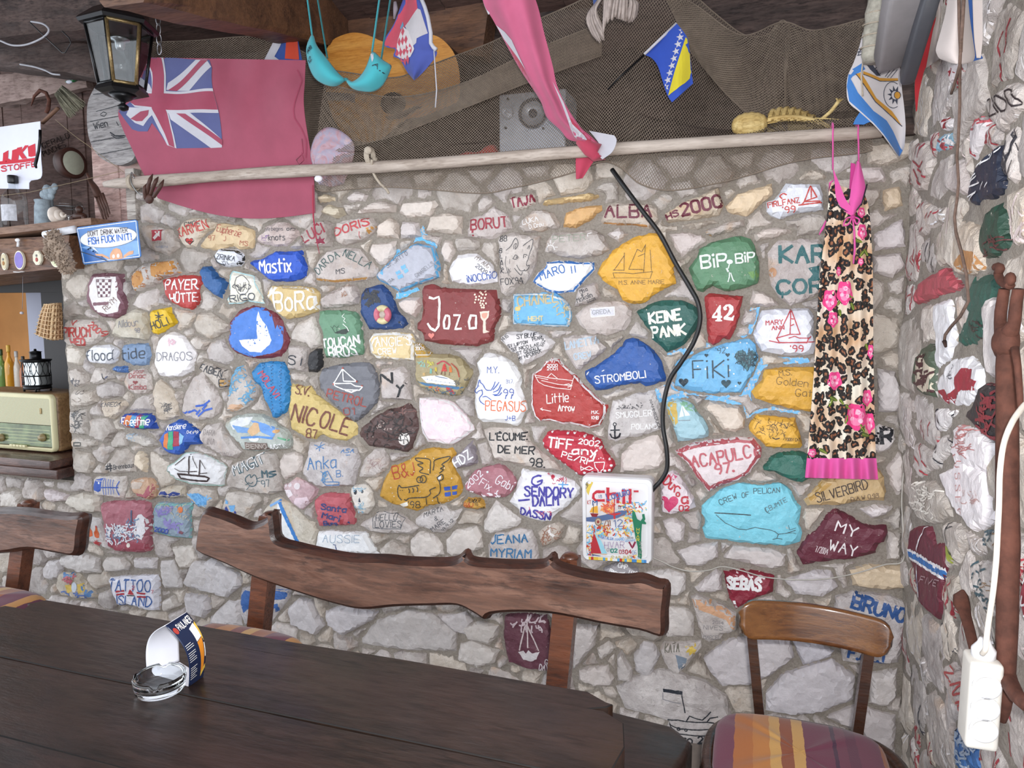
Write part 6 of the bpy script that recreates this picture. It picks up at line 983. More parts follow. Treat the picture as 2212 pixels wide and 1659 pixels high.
# ------ table
GROOVE=plain('dark_arris','120C0A',.8,.1,20,0)
def ext(outline,z0,z1,bev=0.012):
 """plank from a plan outline, its upper and lower arris eased"""
 n=len(outline);c=Vector((sum(p[0]for p in outline)/n,sum(p[1]for p in outline)/n))
 def ring(off,z):
  out=[]
  for i in range(n):
   a,b,d=Vector(outline[i-1]),Vector(outline[i]),Vector(outline[(i+1)%n]);t=(d-a).normalized();nn=Vector((-t.y,t.x))
   out.append(Vector((b.x+nn.x*off,b.y+nn.y*off,z)))
  return out
 rings=[ring(bev,z0),ring(0,z0+bev),ring(0,z1-bev),ring(bev*.35,z1-bev*.3),ring(bev,z1)]
 V=[p for r in rings for p in r];F=[]
 for i in range(len(rings)-1):
  for k in range(n):F.append((i*n+k,i*n+(k+1)%n,(i+1)*n+(k+1)%n,(i+1)*n+k))
 F.append(tuple(range(n-1,-1,-1)));F.append(tuple((len(rings)-1)*n+k for k in range(n)))
 return V,F
def plank_mesh(mb,outline,z0,z1):
 V,F=ext(outline,z0,z1,.0022);n=len(outline)
 mb.add(V,F[2*n:4*n],GROOVE,True);mb.add(V,F[:2*n]+F[4*n:],DARKV,True);return mb
def wavy(pts,n,amp,seed,closed=True):
 P=catmull([(p[0],p[1],0)for p in pts],n,closed)
 return[(p.x+noise.noise(Vector((p.x*4,p.y*4,seed)))*amp,p.y+noise.noise(Vector((p.x*4,p.y*4,seed+9)))*amp)for p in P]
TZ=0.76
tb=thing('rustic_table','long dark varnished plank table in front of the stone wall','table',(-1.5,-1.5,0))
def plank(y0,y1,xl_,xr,seed,skew=0.0):
 """plan outline, counter-clockwise; y0 is the side towards the camera"""
 bot=[(x_,y0+skew*(x_+1.5)+0.004*noise.noise(Vector((x_*3,seed,0))))for x_ in np.linspace(xl_+.02,xr-.05,26)]
 top=[(x_,y1+skew*(x_+1.5)+0.004*noise.noise(Vector((x_*3,seed+5,0))))for x_ in np.linspace(xr-.06,xl_+.02,26)]
 rt=[(xr-.012,y0+.02),(xr,(y0+y1)/2),(xr-.015,y1-.03)]
 lt=[(xl_,y1-.03),(xl_-.008,(y0+y1)/2),(xl_+.004,y0+.03)]
 return bot+rt+top+lt
e=MB();plank_mesh(e,plank(-1.226,-1.157,-2.30,-0.70,1),TZ-.075,TZ-.004);e.build('top_plank',tb)
e=MB();plank_mesh(e,plank(-1.44,-1.228,-2.36,-0.652,2),TZ-.075,TZ);e.build('top_plank',tb)
e=MB();plank_mesh(e,plank(-1.665,-1.442,-2.38,-0.635,3),TZ-.075,TZ-.002);e.build('top_plank',tb)
e=MB();plank_mesh(e,plank(-1.90,-1.667,-2.36,-0.64,4),TZ-.075,TZ);e.build('top_plank',tb)
for sx_ in(-2.05,-0.95):
 for sy_ in(-1.30,-1.76):
  e=MB();e.box((sx_,sy_,0.34),(0.10,0.10,0.69),DARKV,bevel=0.012);e.build('leg',tb)
 e=MB();e.box((sx_,-1.53,0.655),(0.09,0.60,0.06),DARKV,bevel=0.01);e.build('cross_rail',tb)
# ------ benches with live-edge backs
STRIPE=[('6B3247',0.0),('8A4A2E',0.17),('B5763A',0.30),('7A3A3A',0.42),('C79A58',0.52),('9A5A38',0.60),('6B3247',0.72),('C08A4C',0.88),('5E2C42',0.95)]
def stripe_mat(name,axis=0,lo=-0.2,hi=0.2,stops=STRIPE):
 m,nt=newmat(name);c=nt.n('ShaderNodeTexCoord');s=nt.n('ShaderNodeSeparateXYZ');nt.l(c.outputs['Object'],s.inputs[0])
 mr=nt.n('ShaderNodeMapRange');mr.inputs[1].default_value=lo;mr.inputs[2].default_value=hi;nt.l(s.outputs[axis],mr.inputs[0])
 n=noise_tex(nt,30,3,vec=c.outputs['Object']);ad=nt.n('ShaderNodeMath',operation='MULTIPLY_ADD');ad.inputs[1].default_value=0.02
 nt.l(n,ad.inputs[0]);nt.l(mr.outputs[0],ad.inputs[2])
 r=nt.n('ShaderNodeValToRGB');r.color_ramp.interpolation='CONSTANT';el=r.color_ramp.elements
 el[0].position=0;el[0].color=(*lin(stops[0][0]),1);el.remove(el[1])
 for h,p in stops[1:]:x_=el.new(p);x_.color=(*lin(h),1)
 nt.l(ad.outputs[0],r.inputs[0]);bsdf(nt,r.outputs[0],0.9,noise_tex(nt,300,2,vec=c.outputs['Object']),0.2,0.002,Sheen_Weight=0.2);return m
def live_edge(mb,front_px,y,thick,lean=0.10,z0=0.8,nsub=4):
 P=[]
 for p in catmull([(a,b,0)for a,b in front_px],nsub,True):P.append((p.x,p.y))
 F_=[PY(a,b,y)for a,b in P]
 if sum(a.x*b.z-b.x*a.z for a,b in zip(F_,F_[1:]+F_[:1]))<0:F_=F_[::-1]
 c=sum(F_,Vector())/len(F_);n=len(F_)
 def off(d,dy):
  out=[]
  for i in range(n):
   a,b,e_=F_[i-1],F_[i],F_[(i+1)%n];t=(e_-a);t.y=0;t.normalize();nn=Vector((-t.z,0,t.x))
   q_=b+nn*d;out.append(Vector((q_.x,y+dy+(q_.z-z0)*lean*0,q_.z)))
  return out
 r1=off(0.012,0.0);r2=off(0.002,0.010);r3=off(-0.006,thick*.6);r4=off(0.004,thick)
 V2,F2=cdt([],[(p.x,p.z)for p in r1]);mb.add([Vector((a,y,b))for a,b in V2],F2,BENCHW,False)
 for a,b,mt in((r1,r2,BARK),(r2,r3,BARK),(r3,r4,BARK)):
  mb.add(a+b,[(k,n+k,n+(k+1)%n,(k+1)%n)for k in range(n)],mt,True)
 V2,F2=cdt([],[(p.x,p.z)for p in r4]);mb.add([Vector((a,y+thick,b))for a,b in V2],[f[::-1]for f in F2],BARK,False)
BY=-0.80
def bench(label,back_px,posts,seat,x_mid):
 b=thing('rustic_bench',label,'bench',(x_mid,-0.9,0),'benches along the stone wall')
 m=MB();live_edge(m,back_px,BY,0.05);m.build('backrest',b)
 for(tx,ty),(bx_,by_)in posts:
  t_,l_=PY(tx,ty,BY+.08),PY(bx_,by_,BY+.08);d=(t_-l_).normalized()
  lo_=l_-d*((l_.z-.40)/d.z)
  m=MB()
  V,F=[],[]
  ln_=9
  for i in range(ln_+1):
   p=lo_.lerp(t_,i/ln_);w2=0.030+0.003*noise.noise(Vector((i,tx,0)));
   if i==ln_:w2*=.8
   for u,v in((-1,-1),(1,-1),(1,1),(-1,1)):V.append(p+Vector((u*w2,v*0.024,0)))
  for i in range(ln_):
   for k in range(4):F.append((i*4+k,i*4+(k+1)%4,i*4+4+(k+1)%4,i*4+4+k))
  F+=[(3,2,1,0),tuple(ln_*4+k for k in range(4))]
  m.add(V,F,POSTW,False)
  m.lathe([(0.0,0.012),(0.016,0.010),(0.024,0.003),(0.026,-0.008)],POSTW,t_,(0,0,1),10)
  m.build('back_post',b)
 m=MB();m.add(*ext(wavy(seat,3,0.008,x_mid),0.385,0.47,0.014),DARKV,True);m.build('seat',b)
 xs_=[p[0]for p in seat];
 for xx in(min(xs_)+.22,max(xs_)-.25):
  m=MB();m.box((xx,-0.92,0.195),(0.09,0.26,0.39),DARKV,bevel=0.012);m.build('leg',b)
 return b
bench('dark wooden bench with a curved live-edge back, centre of the wall behind the table',[(432,1108),(465,1110),(500,1122),(535,1136),(560,1130),(575,1120),(583,1108),(588,1140),(595,1168),(640,1182),(700,1196),(760,1206),(830,1208),(880,1213),(955,1215),(985,1210),(1003,1196),(1014,1212),(1060,1218),(1130,1220),(1172,1218),(1192,1203),(1202,1222),(1260,1240),(1340,1252),(1385,1250),(1420,1262),(1441,1270),(1437,1325),(1432,1378),(1380,1366),(1300,1352),(1245,1340),(1190,1330),(1120,1326),(1060,1330),(1044,1342),(1020,1328),(985,1312),(930,1312),(850,1314),(780,1320),(720,1308),(660,1290),(600,1270),(545,1250),(480,1220),(425,1196),(418,1175)],[((584,1112),(560,1355)),((1232,1203),(1207,1470))],[(-2.05,-1.08),(-1.3,-1.10),(-.66,-1.07),(-.60,-.95),(-.625,-.74),(-1.3,-.715),(-2.05,-.72)],-1.3)
bench('dark wooden bench at the left edge, its pale plank back cut by the frame',[(-420,1085),(-200,1100),(-60,1104),(20,1103),(60,1106),(100,1112),(140,1116),(172,1118),(168,1155),(160,1200),(120,1198),(60,1188),(0,1196),(-100,1200),(-300,1190),(-420,1180)],[((62,1086),(36,1280)),((-330,1070),(-340,1280))],[(-4.1,-1.08),(-3.2,-1.10),(-2.47,-1.07),(-2.45,-.9),(-2.47,-.73),(-3.3,-.715),(-4.1,-.72)],-3.2)
def cushion(c,sx_,sy_,sz_,label,rot=0.0,stops=STRIPE,name='seat_cushion',parent=None):
 m=MB();mat=stripe_mat('striped_cushion',0,-sx_/2,sx_/2,stops)
 def sup(u,v):
  a=u*2*math.pi;b=(v-.5)*math.pi;e1=0.45
  ca,sa,cb,sb=math.cos(a),math.sin(a),math.cos(b),math.sin(b)
  f=lambda t,e:math.copysign(abs(t)**e,t)
  return Vector((f(ca,e1)*f(cb,.55)*sx_/2,f(sa,e1)*f(cb,.55)*sy_/2,f(sb,.8)*sz_/2+.006*noise.noise(Vector((ca*2,sa*2,sb)))))
 m.grid(sup,40,14,mat)
 if parent is not None:
  m.v=[tuple(Matrix.Rotation(rot,3,'Z')@Vector(p)+Vector(c))for p in m.v];return m.build(name,parent)
 o=m.build(name,loc=(0,0,0));o.location=c;o.rotation_euler=(0,0,rot)
 return tag(o,label,'cushion')
cushion((-1.90,-0.935,0.530),0.42,0.36,0.105,'striped seat cushion on the centre bench by its left post')
cushion((-2.95,-0.935,0.530),0.44,0.36,0.105,'striped seat cushion on the bench at the left edge')
# ------ chair
CHW=wood('chair_plywood','3A2012','633E24','825832',(1.2,1.2,1.2),rough=0.24,gloss_var=.06,coat=0.5,ring=10,bump=.1)
CHF=wood('chair_frame_wood','20120D','3A241B','523526',(1,1,1),(0,R(90),0),rough=0.35,coat=.3)
ch=thing('dining_chair','wooden chair with a curved plywood back and a striped seat cushion','chair',(-.30,-.78,0))
m=MB()
tl_,tr_,bl_,brr=PY(1600,1288,-.6),PY(1928,1336,-.6),PY(1596,1366,-.6),PY(1920,1412,-.6)
def rail(u,v):
 hw=0.5;x_=u;z_=v
 top=tl_.lerp(tr_,x_);bot=bl_.lerp(brr,x_)
 zc_=(top.z+bot.z)/2;hh=(top.z-bot.z)/2
 ed=min(x_,1-x_)*(tr_.x-tl_.x);rr=0.035
 k=1.0 if ed>=rr else(1-rr/hh*(1-math.sqrt(max(0,1-((rr-ed)/rr)**2))))
 px_=top.x*v+bot.x*(1-v)
 return Vector((px_,-.625+0.045*(1-(2*u-1)**2)+0.012*(v-.5)-.005,zc_+(2*v-1)*hh*k))
m.grid(rail,40,10,CHW,thick=-0.016);m.build('backrest',ch)
for top_px,bot_px in(((1621,1340),(1641,1545)),((1880,1375),(1851,1585))):
 a_,b_=PY(*top_px,-.587),PY(*bot_px,-.587);d=(b_-a_)/(a_.z-b_.z);foot=a_+d*a_.z
 foot=Vector((b_.x,-.54,0.0));m=MB()
 V=[];F=[]
 pts_=[a_,b_,b_.lerp(foot,.5),foot]
 for p in pts_:
  for u,v in((-1,-1),(1,-1),(1,1),(-1,1)):V.append(p+Vector((u*.0125,v*.016,0)))
 for i in range(3):
  for k in range(4):F.append((i*4+k,i*4+4+k,i*4+4+(k+1)%4,i*4+(k+1)%4))
 F+=[(0,1,2,3),(15,14,13,12)];m.add(V,F,CHF,False);m.build('rear_leg',ch)
for sx_ in(-.49,-.12):
 m=MB();m.tube([(sx_,-.95,.44),(sx_*1.0,-.965,.22),(sx_,-.98,0.0)],[.018,.016,.013],CHF,8);m.build('front_leg',ch)
m=MB()
ring=[Vector((-.30+.225*f_*math.copysign(abs(math.cos(a))**.7,math.cos(a)),-.795+.20*math.copysign(abs(math.sin(a))**.7,math.sin(a)),.437))for f_ in(1,)for a in[2*math.pi*k/40 for k in range(40)]]
m.tube(ring,.022,CHF,8,closed=True);m.add(*ext([(p.x,p.y)for p in ring],.425,.45,.004),CHF,True);m.build('seat_frame',ch)
cushion((-.315,-.815,.476),.40,.35,.05,None,0.0,[('6B3247',0.0),('A8642E',.09),('B5763A',.2),('C79A58',.30),('8A4A2E',.36),('C79A58',.43),('6B3247',.50),('43203A',.66),('6B3247',.68),('5E2C42',.74),('6B3247',.8),('9A5A34',.93)],'seat_cushion',ch)
# ------ on the table
as_=thing('ashtray','round clear glass ashtray on the table in front of the folded card','ashtray',PZ(350,1478,TZ))
c=PZ(346,1491,TZ);c.z=TZ;m=MB();GL_=glass('ashtray_glass','F4F8F8');ro=(PZ(400,1482,TZ)-PZ(294,1482,TZ)).length/2
seg=48;prof=[(ro*.86,0),(ro*.94,.006),(ro*.98,.02),(ro,.034),(ro*.96,.036),(ro*.86,.033),(ro*.80,.014),(ro*.74,.010),(0.0005,.010)]
V=[];F=[]
for(rr,h)in prof:
 for k in range(seg):
  g=2*math.pi*k/seg;dn=0.0
  if h>.03 and min(abs((g-t_+math.pi)%(2*math.pi)-math.pi)for t_ in(.6,2.2,3.75,5.3))<.12:dn=.009
  V.append(Vector((c.x+rr*math.cos(g),c.y+rr*math.sin(g),TZ+.0005+h-dn)))
for i in range(len(prof)-1):
 for k in range(seg):F.append((i*seg+k,i*seg+(k+1)%seg,(i+1)*seg+(k+1)%seg,(i+1)*seg+k))
F.append(tuple(range(seg-1,-1,-1)));m.add(V,F,GL_);m.build('bowl',as_)
# folded beer card: a curved sail of card
CARDW=plain('white_card','EDEEF6',0.45,0.01,10,0);NAVY=plain('navy_card','1C2744',0.35,0.02,10,0)
card=MB();cb=PZ(438,1462,TZ);ca=PZ(407,1484,TZ)
# the right leaf (printed) and the left leaf (blank) share the ridge from (402,1323) to (355,1352)
rA,rB=PY(403,1323,cb.y+.03),PY(356,1353,ca.y-.0)
rA=PZ(403,1323,TZ+.155);rB=PZ(357,1352,TZ+.150)
def bow(p0,p1,out,t):return p0 .lerp(p1,t)+out*math.sin(math.pi*t)
def leafR(u,v):
 a_=bow(rB,ca,Vector((.028,-.004,.014)),v);b_=bow(rA,cb,Vector((.028,-.004,.014)),v);p=a_.lerp(b_,u);p.z=max(p.z,TZ+.001);return p
lA,lB=PZ(322,1440,TZ),PZ(318,1466,TZ)
lA2=PZ(380,1440,TZ)
def leafL(u,v):
 a_=bow(rB,PZ(318,1456,TZ),Vector((-.026,.006,.014)),v);b_=bow(rA,PZ(388,1430,TZ),Vector((-.02,.012,.010)),v);p=a_.lerp(b_,u);p.z=max(p.z,TZ+.001);return p
card.grid(leafR,16,20,NAVY,thick=0.0012,matfn=None);card.grid(leafL,16,20,CARDW,thick=-0.0012)
card.add([PZ(318,1456,TZ+.001),ca+Vector((0,0,.001)),cb+Vector((0,0,.001)),PZ(388,1430,TZ+.001)],[(0,1,2,3)],CARDW,False)
def on_leaf(poly,mat,lift=0.0016,n=6):
 """printed shape on the right leaf, (u,v) outline"""
 P=np.array(poly);loop=ragged([tuple(p)for p in poly],.05,0,random)
 g=.06;pts=[(x_,y_)for x_ in np.arange(P[:,0].min(),P[:,0].max(),g)for y_ in np.arange(P[:,1].min(),P[:,1].max(),g)]
 if area(loop)<0:loop=loop[::-1]
 if pts:
  d=poly_dist(pts,loop);pts=[p for p,q_ in zip(pts,d)if q_>.015]
 V2,F2=cdt(pts,loop);W=[]
 for u,v in V2:
  p=leafR(u,v);du=leafR(u+.01,v)-p;dv=leafR(u,v+.01)-p;nn=du.cross(dv).normalized()
  if nn.dot(CAM-p)<0:nn=-nn
  W.append(p+nn*lift)
 card.add(W,F2,mat,False)
def uvstroke(txt,u0,v0,u1,v1,h,w_,mat):
 for st in text_strokes(txt,u0,v0,u1,v1,h):
  for a_,b_ in zip(st,st[1:]):
   d=Vector((b_[0]-a_[0],b_[1]-a_[1]));L=d.length or 1;nx_,ny_=-d.y/L*w_,d.x/L*w_
   on_leaf([(a_[0]-nx_,a_[1]-ny_),(b_[0]-nx_,b_[1]-ny_),(b_[0]+nx_,b_[1]+ny_),(a_[0]+nx_,a_[1]+ny_)],mat,.0022)
CW_,CO_,CG_,CY_=plain('print_white','F0EEE8',.4,.01),plain('print_amber','D8862A',.4,.05),plain('print_green','4E6E3A',.4,.2),plain('print_gold','D9B44A',.4,.05)
CB_=plain('print_blue','31507E',.4,.1)
on_leaf([(.45,.30),(.98,.18),(.98,.97),(.55,.80)],CG_,.0008);on_leaf([(.02,.42),(.5,.35),(.55,.85),(.02,.97)],CB_,.0009)
on_leaf([(.62,.22),(.90,.17),(.93,.40),(.66,.44)],CW_,.0014);on_leaf([(.66,.45),(.93,.41),(.88,.86),(.72,.88)],CO_,.0014);on_leaf([(.95,.50),(.99,.50),(.99,.70),(.94,.70)],CW_,.0014)
on_leaf([(.90,.20),(.99,.16),(.99,.48),(.94,.42)],CY_,.0013);on_leaf([(.72,.89),(.99,.80),(.99,.86),(.74,.95)],CY_,.0014);on_leaf([(.1,.93),(.99,.88),(.99,.99),(.1,.99)],NAVY,.0012)
on_leaf([(.05+.09*(1+math.cos(a)),.145+.055*math.sin(a))for a in[2*math.pi*k/14 for k in range(14)]],plain('print_red','B04038',.4),.0015)
uvstroke('PAULANER',.27,.175,.93,.145,.10,.009,CW_)
for i,v_ in enumerate(np.linspace(.40,.90,17)):
 if i in(3,9,10):continue
 on_leaf([(.06,v_),(.06+(.40 if i%3 else.30),v_-.012),(.06+(.40 if i%3 else.30),v_-.004),(.06,v_+.008)],CW_,.0018)
o=card.build('table_card');tag(o,'curved folded card standing behind the ashtray, one leaf white, one printed navy','table card')
# ------ things hung in front of the loft
class Plane_(Frame):
 def __init__(s):s.k='back'
FR=Plane_()
def rel(mb,i0=0,f0=0):
 """relief of the faces added since f0, as seen from the front"""
 V=[Vector((p[0],p[2],-p[1]))for p in mb.v]
 return Surf(V,mb.f[f0:])
def pxpoly(c,poly,cc):return[FR.local(*px_of(c,p),cc)for p in poly]
def dec(mb,sf,c,poly,mat,cc,lift=0.0015,rag=0.0):lay_fill(mb,FR,[sf],pxpoly(c,poly,cc),mat,random.Random(len(mb.v)),lift,rag)
def decl(mb,sf,c,pts,wpx_,mat,cc,lift=0.002):
 s=CR[c][2];a=FR.local(*px_of(c,pts[0]),cc);x,y=px_of(c,pts[0]);b=FR.local(x,y+1,cc)
 lay_stroke(mb,FR,[sf],pxpoly(c,pts,cc),wpx_/s*abs(a[1]-b[1]),mat,random.Random(len(mb.v)),lift)
def dect(mb,sf,c,wpx_,txt,x0,y0,x1,y1,h,mat,cc,lift=0.002):
 for st in text_strokes(txt,x0,y0,x1,y1,h,0.02,random.Random(7)):decl(mb,sf,c,st,wpx_,mat,cc,lift)
def crv(c,pts):
 """smooth picture curve -> function of t"""
 q=catmull([(*px_of(c,p),0)for p in pts],10);L=[0]
 for a,b in zip(q,q[1:]):L.append(L[-1]+(b-a).length)
 def f(t):
  t=min(max(t,0),1)*L[-1];i=max(0,min(len(q)-2,next((k for k in range(len(L)-1)if L[k+1]>=t),len(q)-2)))
  u=(t-L[i])/max(1e-9,L[i+1]-L[i]);p=q[i].lerp(q[i+1],u);return p.x,p.y
 return f
def sheet(mb,c,left,right,yfn,mat,nu=30,nv=30,thick=0.0015,sag=None):
 """cloth between two picture curves (both running downwards), at depth y(u,v)"""
 L,Rr=crv(c,left),crv(c,right)
 def fn(u,v):
  a,b=L(v),Rr(v);x,y=a[0]+(b[0]-a[0])*u,a[1]+(b[1]-a[1])*u
  if sag:y+=sag(u,v)
  return PY(x,y,yfn(u,v))
 f0=len(mb.f);mb.grid(fn,nu,nv,mat,thick=0)
 sf=rel(mb,0,f0);
 if thick:
  def fb(u,v):p=fn(u,v);p.y+=thick;return p
  mb.grid(fb,nu,nv,mat)
 return sf
fold=lambda u,v,a,k,p=0:a*math.sin(u*k+p+1.3*math.sin(v*2.1+p))
# fishing net: knotted twine, diamonds
NETM=plain('net_twine','7E7164',0.95,0.10,40,0)
def net(mb,top,bot,nu,nv,yfn,r=0.00105,gather=None,c='X'):
 T,B=crv(c,top),crv(c,bot);G=[]
 for i in range(nu+1):
  col=[]
  for j in range(nv+1):
   u,v=i/nu,j/nv
   if gather:u,v=gather(u,v)
   a,b=T(u),B(u);x,y=a[0]+(b[0]-a[0])*v,a[1]+(b[1]-a[1])*v
   col.append(PY(x,y,yfn(u,v)))
  G.append(col)
 V=[];F=[]
 def strand(p,q,rr):
  d=q-p
  if d.length<1e-6:return
  d.normalize();a=d.cross(Vector((0,1,0)));a=a.normalized()if a.length>1e-6 else Vector((1,0,0));b=d.cross(a);k=len(V)
  for e in(p,q):
   V.append(e+a*rr);V.append(e-a*.5*rr+b*.87*rr);V.append(e-a*.5*rr-b*.87*rr)
  F.extend([(k,k+1,k+4,k+3),(k+1,k+2,k+5,k+4),(k+2,k,k+3,k+5)])
 for i in range(nu):
  for j in range(nv):
   if(i+j)%2==0:strand(G[i][j],G[i+1][j+1],r)
   else:strand(G[i+1][j],G[i][j+1],r)
 for row,rr in((0,.0028),(nv,.0028)):
  for i in range(nu):strand(G[i][row],G[i+1][row],rr)
 mb.add(V,F,NETM,False)
ntm=MB()
def ynet(u,v):
 f=0.018*math.sin(u*26+2.5*v+2*math.sin(u*7))*(1-.5*v)+0.010*math.sin(u*61+v*9)
 base=0.06-0.135*min(1,v/.72)if v<.72 else-0.075
 return base+f*(0.25 if v>.66 else 1)+0.07*min(1,max(0,(.27-u)/.05))*min(1,v*2)+.10*min(1,max(0,(u-.72)/.05))*min(1,max(0,(.72-v)/.06))
TOPN=[(318,92),(420,88),(560,80),(650,110),(700,145),(760,158),(850,168),(905,150),(980,122),(1060,92),(1150,48),(1240,8),(1320,-30),(1420,-40),(1490,-15),(1545,30),(1600,72),(1640,80),(1665,70),(1690,44),(1712,62),(1745,72),(1800,58),(1850,52),(1880,30)]
BOTN=[(330,300),(420,300),(560,306),(640,318),(664,380),(690,412),(770,408),(830,404),(930,410),(1040,418),(1100,408),(1170,392),(1240,372),(1300,350),(1340,362),(1380,396),(1430,411),(1480,409),(1550,396),(1620,378),(1690,356),(1740,345),(1790,338),(1830,334),(1860,330),(1885,325)]
net(ntm,TOPN,BOTN,500,100,ynet)
net(ntm,[(1430,-20),(1500,10),(1600,76),(1690,48),(1760,66),(1870,40)],[(1490,110),(1570,205),(1640,262),(1700,285),(1690,262),(1740,262),(1850,270)],120,70,lambda u,v:.06-0.05*math.sin(v*3.1)+.016*math.sin(u*23+v*7))
net(ntm,[(700,180),(850,210),(1000,180),(1150,110),(1300,50)],[(680,330),(830,300),(1000,235),(1150,175),(1300,120)],220,40,lambda u,v:-0.03-0.03*math.sin(v*3.1)+.01*math.sin(u*31),)
o=ntm.build('fishing_net');tag(o,'brown fishing net draped across the loft behind the long pole','fishing net')
# red ensign
RENS,RENS2=cloth('9C4C60'),cloth('9A445A');CBLUE,CWHITE=cloth('545A88'),cloth('BDBCC4')
m=MB()
def yfl(u,v):
 return-0.062-0.05*max(0,.5-v)+(.012*math.sin(8*u+7*v)+.007*math.sin(15*u-11*v)+.006*math.sin(26*u+4*v*v))*min(1,max(.12,abs(v-.74)*3.2-.5))+.012*min(1,max(0,v*3-1))-.006-0.03*max(0,1-u*4)*(1-abs(2*v-.7))
fs=sheet(m,'4',[(95,572),(20,760),(-120,1000),(-205,1110),(-170,1260),(-60,1500),(20,1680),(120,1860),(190,1975)],[(1660,600),(1650,820),(1640,1000),(1655,1180),(1690,1400),(1715,1560),(1740,1760),(1750,1950),(1755,2120)],yfl,RENS,60,60,0.002,sag=lambda u,v:26*math.sin(math.pi*u)*v)
cc=0.075
dec(m,fs,'4',[(97,572),(255,578),(560,600),(750,618),(785,700),(795,1100),(800,1455),(600,1466),(350,1470),(262,1440),(205,1330),(150,1230),(90,1310),(0,1310),(-60,1290),(-120,1200),(-170,1120),(-60,1030),(20,760)],CBLUE,cc)
def fl(poly,mt,lf):dec(m,fs,'4',poly,mt,cc,lf)
fl([(300,905),(310,835),(590,605),(720,615),(778,690),(520,910)],CWHITE,.0022);fl([(300,1105),(318,1190),(690,1466),(800,1460),(803,1385),(525,1130),(430,1110)],CWHITE,.0022)
fl([(38,765),(130,850),(160,905),(160,920),(-20,900),(20,800)],CWHITE,.0022);fl([(170,1095),(165,1160),(130,1190),(60,1260),(-20,1230),(-100,1150),(-60,1080)],CWHITE,.0022)
fl([(95,574),(256,580),(285,760),(300,940),(300,1110),(350,1470),(262,1440),(205,1300),(165,1150),(160,900),(140,720)],CWHITE,.0026);fl([(-20,900),(160,922),(792,903),(794,1125),(300,1130),(0,1078),(-40,1040)],CWHITE,.0026)
fl([(315,908),(388,910),(735,620),(650,612)],RENS2,.0030);fl([(378,1130),(470,1135),(805,1385),(805,1440)],RENS2,.0030)
fl([(-60,1190),(60,1125),(150,1112),(130,1160),(60,1215),(0,1215)],RENS2,.0030)
fl([(118,576),(238,582),(268,760),(283,930),(290,1100),(332,1462),(280,1440),(225,1250),(182,1100),(165,900),(155,730)],RENS2,.0034);fl([(-30,930),(160,946),(792,930),(794,1095),(300,1100),(0,1062),(-50,1030)],RENS2,.0034)
decl(m,fs,'4',[(1580,700),(1620,800),(1560,1100),(1560,1180),(1610,1270),(1650,1400),(1640,1560)],14,cloth('963C54'),cc);
m.tube([PY(*p,-.075)for p in((652,300),(655,330),(640,345),(646,356),(656,346),(652,330))],.0025,cloth('963C54'),6)
m.tube([PY(*p,-.07)for p in((676,400),(676,440),(677,470),(684,520),(690,548))],[.003,.004,.003,.002,.001],cloth('A8384E'),6)
o=m.build('ensign_flag');tag(o,'large faded red flag with a blue and white canton, hanging behind the pole','flag')
# small blue, white and red flag piece behind it
m=MB();fs=sheet(m,'4',[(1395,315),(1330,440),(1245,600),(1240,640)],[(1575,345),(1600,480),(1625,600),(1630,650)],lambda u,v:0.00+.006*math.sin(u*9),cloth('2E4E98'),16,16)
dec(m,fs,'4',[(1395,315),(1475,320),(1400,470),(1345,560),(1400,598),(1245,606)],CWHITE,0,.002);dec(m,fs,'4',[(1485,330),(1575,345),(1590,590),(1465,590)],cloth('C8472F'),0,.002)
tag(m.build('small_flag'),'blue, white and red flag piece showing above the red flag','flag')
# turquoise bra
TQ=cloth('3FA2AC',fade=.06);TQD=cloth('2E7E84',fade=.05)
bra=thing('bra','turquoise bra with handwriting hanging by its straps before the guitar','bra',PY(755,190,-.34))
m=MB()
def cup(c,topc,botc,ax):
 T,B=crv(c,topc),crv(c,botc)
 def fn(u,v):
  a,b=T(u),B(u);x,y=a[0]+(b[0]-a[0])*v,a[1]+(b[1]-a[1])*v
  return PY(x,y,-.34-0.055*(math.sin(math.pi*u)**.6)*math.sin(math.pi*min(1,v*.75+.18)))
 return fn
LT,LB=[(160,345),(200,460),(300,590),(400,720),(478,795)],[(160,345),(110,480),(130,640),(190,770),(290,835),(390,850),(480,800)]
RT,RB=[(500,790),(560,825),(640,770),(700,680),(745,560),(765,520),(850,600),(935,655)],[(500,800),(560,870),(650,900),(760,905),(850,850),(910,740),(938,665)]
m.grid(cup('5',LT,LB,0),24,16,TQ,thick=.004);sf=rel(m)
dect(m,sf,'5',7,'MOB',130,540,190,500,40,plain('ink','20303A'),.37,.003);dect(m,sf,'5',7,'12',140,640,185,610,45,plain('ink','20303A'),.37,.003)
m.build('cup',bra)
m=MB();m.grid(cup('5',RT,RB,0),24,16,TQ,thick=.004);sf=rel(m);dect(m,sf,'5',9,'A..I',800,680,895,745,45,plain('ink','20303A'),.37,.003)
dec(m,sf,'5',[(735,515),(770,510),(800,600),(790,640),(765,590)],CWHITE,.37,.002)
m.build('cup',bra)
m=MB();m.tube([PQ('5',p,-.345)for p in((470,800),(490,790),(510,800))],.006,TQD,8);m.build('centre_bow',bra)
for a,b,y2 in(((105,-60),(158,350),-.345),((205,-60),(310,580),-.29),((835,-60),(755,520),-.345),((945,-60),(845,600),-.29)):
 m=MB();p,q=PQ('5',a,y2),PQ('5',b,y2);p=q+(p-q)*1.25
 m.tube([q+(p-q)*(k/8)for k in range(9)],.0062,TQ if y2<-.3 else TQD,6,flat=.25);m.build('strap',bra)
